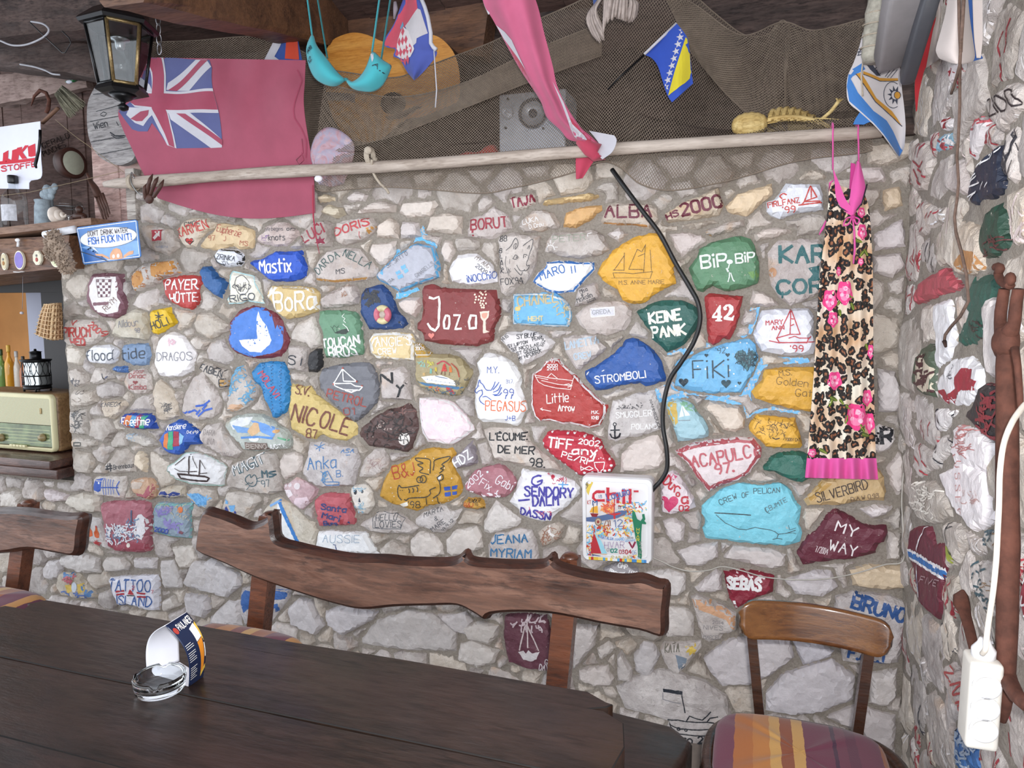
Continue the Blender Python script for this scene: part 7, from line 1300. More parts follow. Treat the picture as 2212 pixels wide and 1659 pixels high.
    # chequered flag with white hem
m=MB();CRED,CBLU2=cloth('B5485A'),cloth('46549E')
fs=sheet(m,'5',[(1075,-40),(1000,170),(960,260),(890,370),(860,430),(900,470),(985,490),(965,560),(1030,590),(1100,710),(1170,800)],[(1205,-40),(1270,80),(1300,160),(1340,330),(1340,420),(1370,480),(1400,510),(1390,560),(1330,640),(1260,720),(1175,800)],lambda u,v:-.235+.012*math.sin(u*6+v*2),CBLU2,40,40)
dec(m,fs,'5',[(1050,-40),(1205,-40),(1225,100),(1085,255),(1050,330),(1000,470),(965,562),(985,488),(900,470),(858,430),(890,365),(960,255),(1000,170)],CRED,.235,.002)
dec(m,fs,'5',[(1225,100),(1250,110),(1310,332),(1215,395),(1210,440),(1180,470),(1120,330),(1080,258)],cloth('B8B4B8'),.235,.002)
dec(m,fs,'5',[(1060,262),(1130,320),(1170,420),(1190,500),(1150,575),(1090,592),(1030,575),(975,540),(1000,440),(1030,320)],cloth('C9C2C4'),.235,.0026)
cq=lambda a,b:(1058+22.0*a-17.0*b,268+44*a+52*b)
for a in range(5):
 for b in range(5):
  if(a+b)%2==0:dec(m,fs,'5',[cq(a,b),cq(a+1,b),cq(a+1,b+1),cq(a,b+1)],CRED,.235,.0032)
dec(m,fs,'5',[(1050,205),(1065,250),(1035,290),(1025,270)],cloth('5E8CA8'),.235,.0032)
chf=thing('chequered_flag','tattered red, white and blue flag with a chequered shield','flag',PY(900,172,-.235))
m.build('cloth',chf)
m=MB();m.tube([PQ('5',p,-.24)for p in((1225,-60),(1280,70),(1310,170),(1340,330),(1340,430),(1365,470),(1395,495))],.007,CWHITE,8);m.build('hem',chf)
m=MB();m.tube([PQ('5',p,-.24)for p in((1370,480),(1385,700),(1398,900),(1385,1070))],.0022,CWHITE,6);m.build('cord',chf)
m=MB();m.tube([PQ('5',p,-.225)for p in((985,20),(990,90),(975,190))],[.006,.009,.003],plain('frayed_cord','8A8088',.9),6);m.build('frayed_tie',chf)
# long twisted pink flag
PK,PKD=cloth('B85A7A'),cloth('AE3C54')
m=MB();fs=sheet(m,'6',[(150,-60),(190,60),(245,150),(300,250),(480,580),(655,850),(715,1000),(830,1110),(900,1190),(1010,1215)],[(600,-60),(640,60),(665,160),(690,270),(765,560),(800,720),(880,900),(1000,1080),(1080,1150),(1180,1240)],lambda u,v:-.40+.28*v**1.5-0.05*math.sin(math.pi*u)*(1-.6*v)+.006*math.sin(u*14+v*5),PK,26,60)
m.tube([PQ('6',p,-.385)for p in((160,-60),(195,50),(225,120))],.004,CWHITE,6)
def pf(poly,mt,lf):
 mb2=m;d=-.2
 dec(mb2,fs,'6',poly,mt,.25,lf)
pf([(300,250),(390,330),(560,600),(660,860),(480,585)],PKD,.002);pf([(392,335),(470,400),(530,470),(600,665),(545,575),(440,430)],CWHITE,.003)
pf([(800,735),(865,880),(905,1030),(990,1110),(1060,1230),(1000,1215),(905,1120),(850,900)],CWHITE,.003);pf([(880,900),(1000,1085),(1180,1235),(1080,1230),(990,1110),(905,1030)],PKD,.0024)
f2=sheet(m,'6',[(1075,1115),(1130,1180),(1165,1240),(1140,1310)],[(1290,1155),(1312,1200),(1275,1295),(1190,1360)],lambda u,v:-.145-.02*u,CWHITE,10,10)
f3=sheet(m,'6',[(965,1308),(962,1400),(965,1528)],[(1160,1325),(1105,1390),(1020,1520)],lambda u,v:-.085-.006*math.sin(u*5),PKD,10,12)
m.tube([PQ('6',p,-.14)for p in((1000,1190),(1080,1270),(1150,1300),(1175,1330),(1130,1330),(1060,1290))],[.02,.026,.03,.022,.02,.012],PKD,10)
tag(m.build('twisted_flag'),'long pink and white flag twisted down and tied round the pole','flag')
# small flag on a stick
m=MB();st_=thing('stick_flag','small blue and yellow flag with white stars on a black stick','flag',PY(1440,200,-.16))
fs=sheet(m,'7',[(60,545),(130,580),(190,660),(240,820),(285,950),(330,1018)],[(378,235),(440,310),(490,400),(510,560),(530,760),(540,830)],lambda u,v:-.16+.012*math.sin(u*5+v*3),cloth('2A4AA8'),30,30)
dec(m,fs,'7',[(470,380),(500,420),(508,560),(512,680),(528,745),(460,830),(380,900),(290,950),(360,720),(420,540)],cloth('C8BA2C'),.16,.002)
for i in range(9):
 t=i/8;dec(m,fs,'7',star(437-170*t,318+545*t,40,5,.42,-100),CWHITE,.16,.0024)
m.build('cloth',st_)
m=MB();m.tube([PQ('7',p,-.162)for p in((55,540),(375,232))],.0045,CWHITE,8);m.build('sleeve',st_)
m=MB();m.tube([PQ('6',p,-.15)for p in((1235,765),(1340,655),(1545,470))],.0032,BLACKM,8);m.build('stick',st_)
# rope fringe (old mop head)
m=MB();MOP=plain('mop_rope','A0948E',.95,.12,60,.1);rm=random.Random(4);E=crv('6',[(1120,310),(1165,350),(1205,345),(1200,260),(1235,190),(1300,160),(1360,165),(1410,185),(1445,180),(1485,130)])
S0=crv('6',[(1140,40),(1170,-20),(1230,-50),(1330,-60),(1420,-50),(1455,0)])
for i in range(190):
 t=rm.random();a,b=S0(t),E(t);k=rm.uniform(.85,1.05);b=(a[0]+(b[0]-a[0])*k,a[1]+(b[1]-a[1])*k);md=((a[0]+b[0])/2-(18 if t<.3 else-6 if t>.8 else 0),(a[1]+b[1])/2-6)
 y=-.28-.05*math.sin(math.pi*t)+rm.uniform(-.02,.02)
 q=catmull([PY(*a,y),PY(*md,y-.01),PY(*b,y)],4);m.tube(q,[.0042]*(len(q)-1)+[.0012],MOP,5)
m.tube([PQ('6',p,-.28)for p in((1130,-30),(1140,40),(1135,60))],.010,cloth('3A4E86'),6)
m.ball(PY(1330,-22,-.27),.055,MOP,12,(1.5,.7,.8))
tag(m.build('mop_head'),'grey rope mop head hanging from the roof over the net','mop')
# lantern
LC=Vector((-2.495,-.60,0));dirc=(Vector((CAM.x,CAM.y,0))-LC).normalized();dirc=Matrix.Rotation(R(8),3,'Z')@dirc
ltn=thing('hanging_lantern','black and gold six-sided glass lantern hanging in the upper left corner','lantern',(LC.x,LC.y,2.23))
zb_,zt_=2.292,2.490;rb_,rt_=.070,.102
m=MB();m.lathe([(.118,zt_-.004),(.124,zt_+.006),(.118,zt_+.014),(.072,zt_+.052),(.030,zt_+.072),(.022,zt_+.09),(.012,zt_+.10)],BLACKM,(LC.x,LC.y,0),seg=6,smooth=False,xdir=dirc);m.build('roof',ltn)
m=MB();m.tube([LC+Vector((.018*math.cos(a),0,zt_+.118+.018*math.sin(a)))for a in[2*math.pi*k/14 for k in range(14)]],.004,BLACKM,6,closed=True);m.build('hanging_ring',ltn)
m=MB();m.tube([LC+Vector((0,0,zt_+.13)),LC+Vector((.01,.01,zt_+.25)),LC+Vector((0,0,sl(-.6)))],.004,BLACKM,6);m.build('chain',ltn)
m=MB();m.lathe([(rb_-.01,zb_-.020),(rb_+.012,zb_-.012),(rb_+.008,zb_),(rb_*.6,zb_)],BLACKM,(LC.x,LC.y,0),seg=6,smooth=False,xdir=dirc)
m.lathe([(.004,zb_-.072),(.016,zb_-.066),(.018,zb_-.056),(.007,zb_-.048),(.010,zb_-.042),(.026,zb_-.034),(.044,zb_-.020)],BLACKM,(LC.x,LC.y,0),seg=16);m.build('finial',ltn)
PANE=clear_pane('lantern_pane')
def hexp(k,r_,z_):a=math.atan2(dirc.y,dirc.x)+(k+.5)*math.pi/3;return Vector((LC.x+r_*math.cos(a),LC.y+r_*math.sin(a),z_))
for k in range(6):
 a0,a1,b1,b0=hexp(k-1,rb_,zb_),hexp(k,rb_,zb_),hexp(k,rt_,zt_),hexp(k-1,rt_,zt_);ctr=(a0+a1+b0+b1)/4
 m=MB();fm=GOLD if k==0 else BLACKM
 for p,q in((a0,a1),(a1,b1),(b1,b0),(b0,a0)):
  p2,q2=p.lerp(ctr,.06),q.lerp(ctr,.06);m.tube([p2,q2],.0062 if k==0 else.005,fm,6)
 m.build('pane_frame',ltn)
 m=MB();nn=(ctr-Vector((LC.x,LC.y,ctr.z))).normalized()
 qd=[p.lerp(ctr,.03)for p in(a0,a1,b1,b0)];m.slab(qd,[p-nn*.002 for p in qd],PANE);m.build('glass_pane',ltn)
m=MB();m.lathe([(.030,2.455),(.032,2.45),(.016,2.445),(.014,2.425),(.011,2.418)],STEEL,(LC.x,LC.y,0),seg=16);m.build('bulb_holder',ltn)
m=MB();m.lathe([(.011,2.42),(.014,2.405),(.026,2.385),(.031,2.365),(.028,2.345),(.015,2.332),(.001,2.329)],clear_pane('bulb_glass'),(LC.x,LC.y,0),seg=20,caps=False);m.build('bulb',ltn)
m=MB();m.lathe([(.05,2.296),(.05,2.30),(.001,2.301)],plain('lantern_tray','B8B8B4',.4),(LC.x,LC.y,0),seg=6,xdir=dirc);m.build('tray',ltn)
# hanging chain beside it
m=MB();zc=2.72;c0=PY(345,118,-.20);z_=c0 .z;k=0
while z_<sl(-.2):
 ax=Vector((1,0,0))if k%2==0 else Vector((0.3,1,0)).normalized()
 m.tube([Vector((c0 .x,c0 .y,z_+.022))+ax*(.010*math.cos(a))+Vector((0,0,.022*math.sin(a)))for a in[2*math.pi*i/14 for i in range(14)]],.0022,STEEL,6,closed=True);z_+=.037;k+=1
tag(m.build('hanging_chain'),'short steel chain hanging beside the lantern','chain')
# pole with its lashings
POLE=wood('pole_wood','8A7C70','B0A296','CFC4BA',(1.2,1.2,1.2),rough=.8,ring=8)
m=MB();a_,b_=PY(226,398,-.102),PY(1905,284,-.102)
pts_=[a_.lerp(b_,t)+Vector((0,.004*noise.noise(Vector((t*6,0,0))),.012*noise.noise(Vector((t*3.1,4,0)))))for t in np.linspace(0,1,50)]
m.tube(pts_,[.012,.020]+[.0235+.0035*noise.noise(Vector((t*9,1,0)))-.004*t for t in np.linspace(0,1,47)]+[.018],POLE,14)
m.v=m.v
tag(m.build('long_pole'),'long weathered wooden pole across the top of the stone wall','pole')
ROPE=plain('pale_rope','B4A898',.9,.1,90,.2)
def loop(cpx,cy,r_=.030,turns=3,mt=ROPE,th=.0045):
 c=PY(*cpx,cy);q=[]
 for i in range(turns*16+1):
  a=2*math.pi*i/16;q.append(c+Vector((.006*(i/16-turns/2),r_*math.cos(a),r_*math.sin(a))))
 return q
m=MB();m.tube(loop((800,338),-.102),.0045,ROPE,7);m.ball(PY(795,325,-.135),.014,ROPE,10,(1.2,.8,1.1))
m.tube(catmull([PY(803,345,-.135),PY(806,372,-.10),PY(820,395,-.085),PY(834,408,-.07),PY(840,418,-.06)],5),.005,ROPE,7)
tag(m.build('rope_lashing'),'pale rope knotted round the pole with a hanging tail, right of the red flag','rope')
m=MB();m.tube(loop((288,394),-.102,.032,3,th=.003),.0032,ROPE,6);m.tube(catmull([PY(290,385,-.13),PY(284,372,-.12),PY(284,395,-.13),PY(300,418,-.12),PY(318,420,-.11)],5),.0025,plain('steel_wire','8E8E8C',.4,Metallic=.7),6)
tag(m.build('rope_lashing'),'thin cord wound round the left end of the pole','rope')
m=MB();CLAW=plain('claw_brown','4A2E26',.6,.2,40,.4)
for a,b,c in(((318,420),(322,395),(330,376)),((325,420),(334,396),(342,382)),((332,425),(345,405),(354,388)),((315,430),(312,410),(318,396))):
 m.tube(catmull([PY(*a,-.14),PY(*b,-.155),PY(*c,-.14)],5),[.008]*8+[.006,.004,.002],CLAW,7)
m.ball(PY(322,428,-.135),.02,CLAW,10,(1.1,.7,1.2));tag(m.build('claw_ornament'),'dark brown claw-shaped ornament hooked on the pole by the red flag','ornament')
# on the wall head behind the pole
YH=.16;zh=WALL_TOP+.034
GT=wood('guitar_top','A8682A','C98A3E','DDA557',(1.5,1.5,1.5),rough=.35,gloss_var=.06,ring=10,bump=.05)
gt=thing('guitar','amber guitar body lying behind the net under the turquoise bra','guitar',(PY(800,300,YH).x,YH,zh))
GO=[(285,640),(300,500),(350,415),(420,365),(560,325),(700,345),(850,410),(980,450),(1080,430),(1180,385),(1300,345),(1420,370),(1540,480),(1605,620),(1630,800),(1612,1000),(1460,1080),(1250,1165),(1130,1175),(1020,1240),(900,1345),(800,1400),(680,1416),(560,1390),(470,1330),(390,1220),(320,1030),(288,820)]
pf_=[(p.x,p.y)for p in catmull([(a,b,0)for a,b in GO],5,True)]
fr_=[PQ('5',p,YH+.02)for p in pf_]
if sum(a.x*b.z-b.x*a.z for a,b in zip(fr_,fr_[1:]+fr_[:1]))<0:fr_=fr_[::-1]
dz_=max(0,zh+.004-min(p.z for p in fr_));fr_=[Vector((p.x,p.y,max(p.z,zh+.003)))for p in fr_]
n_=len(fr_);V2,F2=cdt([],[(p.x,p.z)for p in fr_])
m=MB();m.add([Vector((a,YH+.02,b))for a,b in V2],F2,GT,False);GSD=plain('guitar_side','2A1C18',.35)
bk=[p+Vector((0,.10,0))for p in fr_];m.add(fr_+bk,[(k,n_+k,n_+(k+1)%n_,(k+1)%n_)for k in range(n_)],GSD,True);m.add(bk,[tuple(range(n_-1,-1,-1))],GSD,False)
m.build('body',gt)
sfG=Surf([Vector((p[0],p[2],-p[1]))for p in m.v],m.f[:len(F2)])
def gpart(nm,poly,mt,lift):
 g=MB();dec(g,sfG,'5',poly,mt,-.18,lift);return g.build(nm,gt)
gpart('sound_hole',oval(965,1030,128,112,26),plain('sound_hole','120E0E',.9),.001);gpart('pickguard',[(890,1165),(930,1195),(1060,1180),(1260,1060),(1180,1060),(1060,1110),(960,1150)],plain('pickguard','231C1C',.3),.0014)
gpart('label_plate',[(290,915),(590,935),(585,1035),(530,1000),(300,1005)],STEEL,.002)
m=MB();m.box(PQ('5',(1640,960),YH+.03)+Vector((.05,.02,0)),(.10,.04,.05),GSD,bevel=.005);m.build('neck',gt)
sp=thing('loudspeaker','silver two-way loudspeaker standing behind the net next to the pink flag','speaker',(PY(1150,290,.12).x,.12,zh))
q4=[PY(*p,.12)for p in((1078,205),(1222,199),(1218,288),(1076,290))];x0_,x1_=q4[0].x,q4[1].x;z0_,z1_=zh,max(p.z for p in q4)
SILV=plain('silver_box','B4B6BE',.4,.03,30,.05,Metallic=.3);m=MB();m.box(((x0_+x1_)/2,.12+.09,(z0_+z1_)/2),(x1_-x0_,.18,z1_-z0_),SILV,bevel=.006);m.build('cabinet',sp)
DKC=plain('cone_dark','4A4A50',.5)
for cx_,cz_,rr in((1096,245,.0215),(1151,245,.052)):
 c_=PY(cx_,cz_,.118);c_.y=.118;m=MB()
 m.lathe([(rr*1.08,-.001),(rr*1.06,.006),(rr*.92,.006),(rr*.86,-.001),(rr*.55,-.0)if rr<.03 else(rr*.5,-.016),(rr*.3,.003),(0.0005,.008)],SILV if rr<.03 else DKC,c_,(0,-1,0),28);
 if rr>.03:m.lathe([(rr*1.10,-.001),(rr*1.10,.005),(rr*.95,.006),(rr*.95,0)],SILV,c_,(0,-1,0),28)
 m.build('tweeter' if rr<.03 else 'woofer',sp)
for p in((1097,214),(1092,276),(1173,277),(1205,212)):
 m=MB();c_=PY(*p,.118);m.lathe([(.005,0),(.004,.003),(.0005,.003)],plain('screw','2E2E32',.4),(c_.x,.119,c_.z),(0,-1,0),10);m.build('screw',sp)
m=MB();RDC=cloth('C8453E')
m.grid(lambda u,v:Vector((PY(942,300,.14).x+(PY(1078,300,.14).x-PY(942,300,.14).x)*u,.10+.12*v,zh+.002+(.075*math.sin(math.pi*v)**.7*(0.35+.65*u)*min(1,6*(1-u)+.5))*(1+.12*math.sin(u*17)))),30,12,RDC,thick=.002)
tag(m.build('red_cloth'),'red cloth bundled on the wall top left of the loudspeaker','cloth')
# pen shell and a white shell bit
SHM,nt=newmat('pen_shell');v_=objco(nt,(1,1,1));nn_=noise_tex(nt,16,5,.6,vec=v_,dist=1.5);cshell=ramp(nt,nn_,[(.3,lin('8E6470')),(.45,lin('B08C94')),(.55,lin('9A94A8')),(.7,lin('C8A8A4'))]);bsdf(nt,cshell,.45,nn_,.3,.003)
m=MB();Ls,Rs=[(676,338),(674,320),(684,290),(706,276)],None
shf=crv('X',[(690,398),(678,360),(672,330),(682,296),(700,278),(718,276),(738,284),(758,300),(766,318),(760,350),(742,398)])
def shell(u,v):
 a=shf(u);b=(716,404);x_,y_=b[0]+(a[0]-b[0])*v,b[1]+(a[1]-b[1])*v
 return PY(x_,y_,-.055-.016*math.sin(math.pi*u)*math.sin(math.pi*v*.8)+.002*math.sin(v*40))
m.grid(shell,34,22,SHM,thick=-.004);tag(m.build('pen_shell'),'large pinkish fan shell tucked behind the pole right of the red flag','shell')
m=MB();m.ball(PY(688,386,-.10),.018,plain('white_shell','E6E4EC',.4,.05),12,(1,.6,.75));tag(m.build('white_shell'),'small white shell by the tip of the pink fan shell','shell')
# straw things
STR=wood('straw','9A7C44','CDB070','E4D098',(2,2,2),rough=.7,ring=8)
m=MB();c_=PY(1619,276,.0);c_.y=.0;rx=(PY(1658,276,0).x-PY(1580,276,0).x)/2
V=[];F=[]
m.grid(lambda u,v:Vector((c_.x+rx*math.cos(math.pi*(1-v)),c_.y+rx*.55*math.sin(math.pi*v)**.8*math.cos(2*math.pi*u)*(1+.03*math.sin(v*50)),zh+.040+.040*math.sin(math.pi*v)**.8*math.sin(2*math.pi*u)*(1+.03*math.sin(v*50)))),24,36,STR)
tag(m.build('straw_bundle'),'rounded straw bundle on the wall top beside the woven straw piece','straw ornament')
m=MB();x0_,x1_=PY(1658,270,0).x,PY(1790,270,0).x;
def mound(u,v):return Vector((x0_+(x1_-x0_)*u,-.02+.12*v,zh+.002+.088*math.sin(math.pi*(.10+.8*v))**.8*math.sin(math.pi*min(1,.34+u*.64))**.8))
m.grid(mound,24,12,STR)
for i in range(9):
 for dr in(-1,1):
  P=[mound(min(1,max(0,i/9+.05+dr*.16*(v-.5)+.05)),v)+Vector((0,-.004,.004+.002*dr))for v in np.linspace(.0,.9,9)];m.tube(P,.0075,STR,6,flat=.35)
m.tube([mound(u,.05)+Vector((0,-.006,.006))for u in np.linspace(0,1,14)],.006,STR,6)
q=[PY(1770,262,-.03),PY(1795,240,-.03),PY(1812,218,-.03)];m.tube(catmull(q,5),.006,STR,7)
for k in range(6):m.tube([PY(1811,222,-.03),PY(1806+3*k,212+(k%3),-.03+.004*k)],.002,STR,5)
m.tube([PY(1760,255,-.04),PY(1812,258,-.05)],.002,STR,5)
tag(m.build('woven_straw'),'plaited straw ornament on the wall top left of the nightdress straps','straw ornament')
# ------ left corner: shelf, lintel, hatch
SH=1.985
m=MB();q=[PY(-260,512,-.16),PY(196,466,-.16)]
def shelf_z(x):
 a,b=PY(-260,520,-.16),PY(196,470,-.16);return a.z+(b.z-a.z)*(x-a.x)/(b.x-a.x)
a,b=PY(-260,520,-.16),PY(196,470,-.16)
m.slab([a,b,b-Vector((0,0,.030)),a-Vector((0,0,.030))],[p+Vector((0,.30,0))for p in(a,b,b-Vector((0,0,.030)),a-Vector((0,0,.030)))],wood('shelf_wood','3C2A22','7A5A48','A07C62',rough=.6))
tag(m.build('bar_shelf'),'narrow plank shelf on top of the lintel holding bottles and shells','shelf')
def on_shelf(px,y=-.07):p=PY(px,470,y);return Vector((p.x,y,shelf_z(p.x)+.002))
CG=clear_pane('bottle_glass')
def bottle(name,label,base,r_,h_,mats,liquid=None,cap='1A1A1C',group=None,lab_=None,det=True):
 t=thing(name,label,'bottle',base,group);m=MB()
 pr=[(r_*.9,0),(r_,.006),(r_,h_*.55),(r_*.93,h_*.62),(r_*.60,h_*.70),(r_*.36,h_*.77),(r_*.34,h_*.86)]
 m.lathe(pr,mats,base,seg=24);m.build('glass',t)
 m=MB();m.lathe([(r_*.38,h_*.855),(r_*.42,h_*.87),(r_*.42,h_*.99),(r_*.36,h_),(.0005,h_)],plain('cap_'+cap,cap,.4),base,seg=20);m.build('cap',t)
 if liquid:m=MB();m.lathe([(.0005,.004),(r_*.92,.004),(r_*.92,h_*.4),(.0005,h_*.4)],liquid,base,seg=20,caps=False);m.build('liquid',t)
 if lab_:
  m=MB();m.grid(lambda u,v:Vector(base)+Vector((r_*1.012*math.cos(R(-150+120*u)),r_*1.012*math.sin(R(-150+120*u)),h_*(.14+.3*v))),16,6,lab_);m.build('label',t)
 return t
bs=on_shelf(33);bottle('spirit_bottle','clear round-shouldered bottle with a black cap on the shelf',bs,.052,.245,CG,None,lab_=plain('pale_label','B8B8BE',.5,.15,60))
bs=on_shelf(-22);bottle('spirit_bottle','clear bottle at the left frame edge beside the round-shouldered bottle',bs,.05,.22,CG,None,cap='4A5A8A')
CHALK=plain('blue_grey_chalk','8E9AA2',.95,.18,40,.6)
m=MB();bs=on_shelf(94);c=bs+Vector((0,0,.055))
m.lathe([(.034,0),(.038,.01),(.034,.09),(.030,.105),(.034,.118),(.030,.120),(.024,.112),(.024,.02),(.0005,.015)],CHALK,bs,seg=20);tag(m.build('crusted_jar'),'blue-grey crusted jar between the bottle and the clip jar','jar')
m=MB()
for dx,dz,r_ in((-.035,.15,.018),(-.01,.17,.022),(.02,.165,.02),(.038,.18,.016),(-.02,.135,.014),(.01,.140,.018)):m.ball(bs+Vector((dx,.035,dz)),r_,CHALK,10,(1,.8,1.1))
m.tube([bs+Vector((0,.035,.0)),bs+Vector((0,.035,.15))],.016,CHALK,8);tag(m.build('coral_piece'),'grey-blue coral branch standing behind the crusted jar','coral')
jt=thing('clip_jar','squat glass jar with a domed glass lid on the shelf','jar',on_shelf(148,.035));bs=on_shelf(148,.035)
m=MB();m.lathe([(.060,0),(.066,.01),(.066,.075),(.058,.09),(.056,.098)],clear_pane('jar_glass'),bs,seg=28);m.build('jar_body',jt)
m=MB();m.lathe([(.062,.100),(.064,.108),(.056,.122),(.030,.134),(.0005,.137)],clear_pane('lid_glass'),bs,seg=28);m.build('lid',jt)
m=MB();m.tube([bs+Vector((.067*math.cos(t_),.067*math.sin(t_),.096))for t_ in[2*math.pi*k/28 for k in range(28)]],.002,STEEL,6,closed=True);m.build('wire',jt)
m=MB();bs=on_shelf(128,-.125);CON=plain('conch','D8CCC0',.5,.12,30,.3)
q=[(k,.03*(1-k/40))for k in range(40)];pts=[];rs=[]
for k in range(60):
 a=k*.35;rr=.026*(1-k/62);pts.append(bs+Vector((-.03+.0012*k+.0,rr*math.cos(a)*.9,.028+rr*math.sin(a))));rs.append(.017*(1-k/66)+.002)
m.tube(pts,rs,CON,8);tag(m.build('sea_snail_shell'),'white spiral sea shell lying at the front of the shelf','shell')
m=MB();bs=on_shelf(172,-.115);BRN=plain('brown_carving','3E241A',.5,.15,40,.2)
m.ball(bs+Vector((0,0,.018)),.030,BRN,14,(1.2,.8,.6));m.ball(bs+Vector((.012,-.01,.045)),.016,BRN,12);m.ball(bs+Vector((-.03,-.01,.01)),.010,BRN,8);m.ball(bs+Vector((.034,-.01,.01)),.010,BRN,8)
tag(m.build('carved_figure'),'small dark brown carved animal at the right end of the shelf','carving')
# hanging banner with red letters
BW=cloth('E2E4F2',fade=.03);m=MB();YB=-.06
fs=sheet(m,'2',[(-420,-60),(-400,100),(-380,300),(-360,490)],[(400,-175),(405,0),(408,180),(412,380),(300,420),(290,500)],lambda u,v:YB-.01*math.sin(u*5+1)-.004*math.sin(v*9),BW,24,24)
RL=plain('banner_red','C81E34',.7,.03)
def bl(poly):dec(m,fs,'2',poly,RL,-YB,.0016)
def bs_(pts,w_):decl(m,fs,'2',pts,w_,RL,-YB,.0018)
bl([(262,75),(345,45),(340,165),(290,175),(262,170)]);bl([(155,85),(205,75),(195,110),(235,62),(275,60),(205,130),(245,190),(195,195),(165,150),(155,205),(105,210)])
bl([(20,140),(70,110),(60,190),(90,205),(105,110),(150,95),(130,210),(70,225),(10,225)]);bl([(-140,140),(-20,130),(-40,230),(-140,235)])
bl([(-140,235),(345,182),(335,212),(-140,270)])
dect(m,fs,'2',13,'STOFFE',10,322,340,268,50,RL,-YB,.002)
tag(m.build('hanging_banner'),'white cloth banner with slanted red letters in the left corner','banner')
m=MB();m.tube([PQ('2',p,-.10)for p in((400,-90),(398,0),(385,120),(360,220),(350,260),(362,290))],[.006,.006,.006,.007,.007,.004],BLACKM,8);tag(m.build('iron_rod'),'dark iron rod hanging over the edge of the white banner','rod')
# round drum head, fork, barrel head, brush, hook, green wrapper
dr=thing('small_drum','small round drum with a pale skin hung on the left boarding','drum',PY(158,388,.04));c=PY(158,352,.03)
m=MB();ax=(Vector((CAM.x,CAM.y,c.z))-c).normalized();ax=Matrix.Rotation(R(38),3,'Z')@ax
m.lathe([(.060,-.05),(.066,-.045),(.070,0),(.066,.006),(.056,.004)],plain('drum_wood','3A2019',.5,.15),c,ax,28);m.build('shell',dr)
m=MB();m.lathe([(.0005,.005),(.052,.005),(.056,.001)],plain('drum_skin','9EA090',.6,.06),c,ax,28,caps=False);m.build('skin',dr)
FK=plain('fork_wood','4E332A',.6,.15,30,.2);m=MB();YF=-.045
def fk(p):return PQ('2',p,YF)
m.tube([fk(p)for p in((895,410),(940,480),(985,580))],[.014,.022,.024],FK,8,flat=.45)
for a_,b_ in(((955,560),(1040,820)),((975,555),(1062,800)),((1000,548),(1080,780)),((1020,540),(1095,745))):m.tube([fk(a_),fk(((a_[0]+b_[0])/2,(a_[1]+b_[1])/2)),fk(b_)],[.0065,.006,.003],FK,7)
m.tube([fk((895,410)),fk((870,340))],[.012,.008],FK,8,flat=.5);tag(m.build('wooden_fork'),'large brown wooden fork hung on the weathered post','fork')
bh=thing('barrel_head','round grey plank barrel lid with dark lettering left of the red flag','barrel lid',PY(248,355,-.08));yb=-.045
ov=[(p.x,p.y)for p in catmull([(a,b,0)for a,b in[(865,1150),(880,1000),(950,860),(1020,790),(1120,770),(1250,800),(1330,900),(1380,1100),(1380,1350),(1340,1560),(1250,1630),(1150,1640),(1030,1590),(940,1500),(880,1350)]],5,True)]
fr_=[PQ('1',p,yb)for p in ov]
if sum(a.x*b.z-b.x*a.z for a,b in zip(fr_,fr_[1:]+fr_[:1]))<0:fr_=fr_[::-1]
m=MB();V2,F2=cdt([],[(p.x,p.z)for p in fr_]);n_=len(fr_);GB=wood('barrel_grey','5A5656','8C8888','AEAAA8',(1.2,1.2,1.2),rough=.85,ring=9)
m.add([Vector((a,yb,b))for a,b in V2],F2,GB,False);sfB=rel(m);bk=[p+Vector((0,.03,0))for p in fr_];m.add(fr_+bk,[(k,n_+k,n_+(k+1)%n_,(k+1)%n_)for k in range(n_)],GB,False);m.add(bk,[tuple(range(n_-1,-1,-1))],GB,False)
INK=plain('dark_ink','26282E',.8)
dect(m,sfB,'1',9,'Wien',945,1290,1075,1255,62,INK,-yb,.001);decl(m,sfB,'1',[(1000,1140),(1030,1115),(1065,1130),(1040,1160),(1005,1150)],7,INK,-yb,.001);decl(m,sfB,'1',[(1100,1320),(1150,1355),(1240,1350)],14,INK,-yb,.001);decl(m,sfB,'1',[(1110,1345),(1160,1380),(1240,1370)],10,INK,-yb,.001);decl(m,sfB,'1',[(1160,1215),(1180,1250)],8,INK,-yb,.001)
for a_,b_ in(((900,1210),(1375,1120)),((880,1420),(1375,1330)),((960,1110),(1300,1020)),((980,1540),(1340,1470)),((930,940),(1320,900))):decl(m,sfB,'1',[a_,b_],7,INK,-yb,.0008)
m.build('lid',bh)
m=MB();BRS=plain('bristle','7E7A68',.95,.2,60,.2);rb_=random.Random(9)
for i in range(110):
 t=rb_.random();a_=(600-40*t+rb_.uniform(-10,10),830+90*(1-t)*0+60*t);b_=(840-150*t+rb_.uniform(-20,20),1040+130*t+rb_.uniform(-20,20));a_=(620-80*t,850+90*t)
 p,q=PY(*px_of('1',a_),-.03+rb_.uniform(-.02,.02)),PY(*px_of('1',b_),-.04+rb_.uniform(-.02,.02));m.tube([p,(p+q)/2+Vector((rb_.uniform(-.004,.004),0,rb_.uniform(-.004,.004))),q],.0016,BRS,4)
bt=thing('bristle_brush','worn bristle brush with a short wooden handle in the left corner','brush',PQ('1',(560,1200),-.03));m.build('bristles',bt)
m=MB();m.tube([PQ('1',p,-.03)for p in((420,1225),(500,1150),(580,1075))],[.010,.010,.009],plain('brush_handle','7A5A48',.7),8,flat=.7);m.build('handle',bt)
m=MB();m.tube([PQ('1',p,-.02)for p in((310,1055),(340,960),(400,900),(460,925),(490,1000),(480,1080),(460,1120))],[.002,.006,.008,.008,.008,.009,.009],RUST,8);tag(m.build('iron_hook'),'rusty curved iron hook above the white banner','hook')
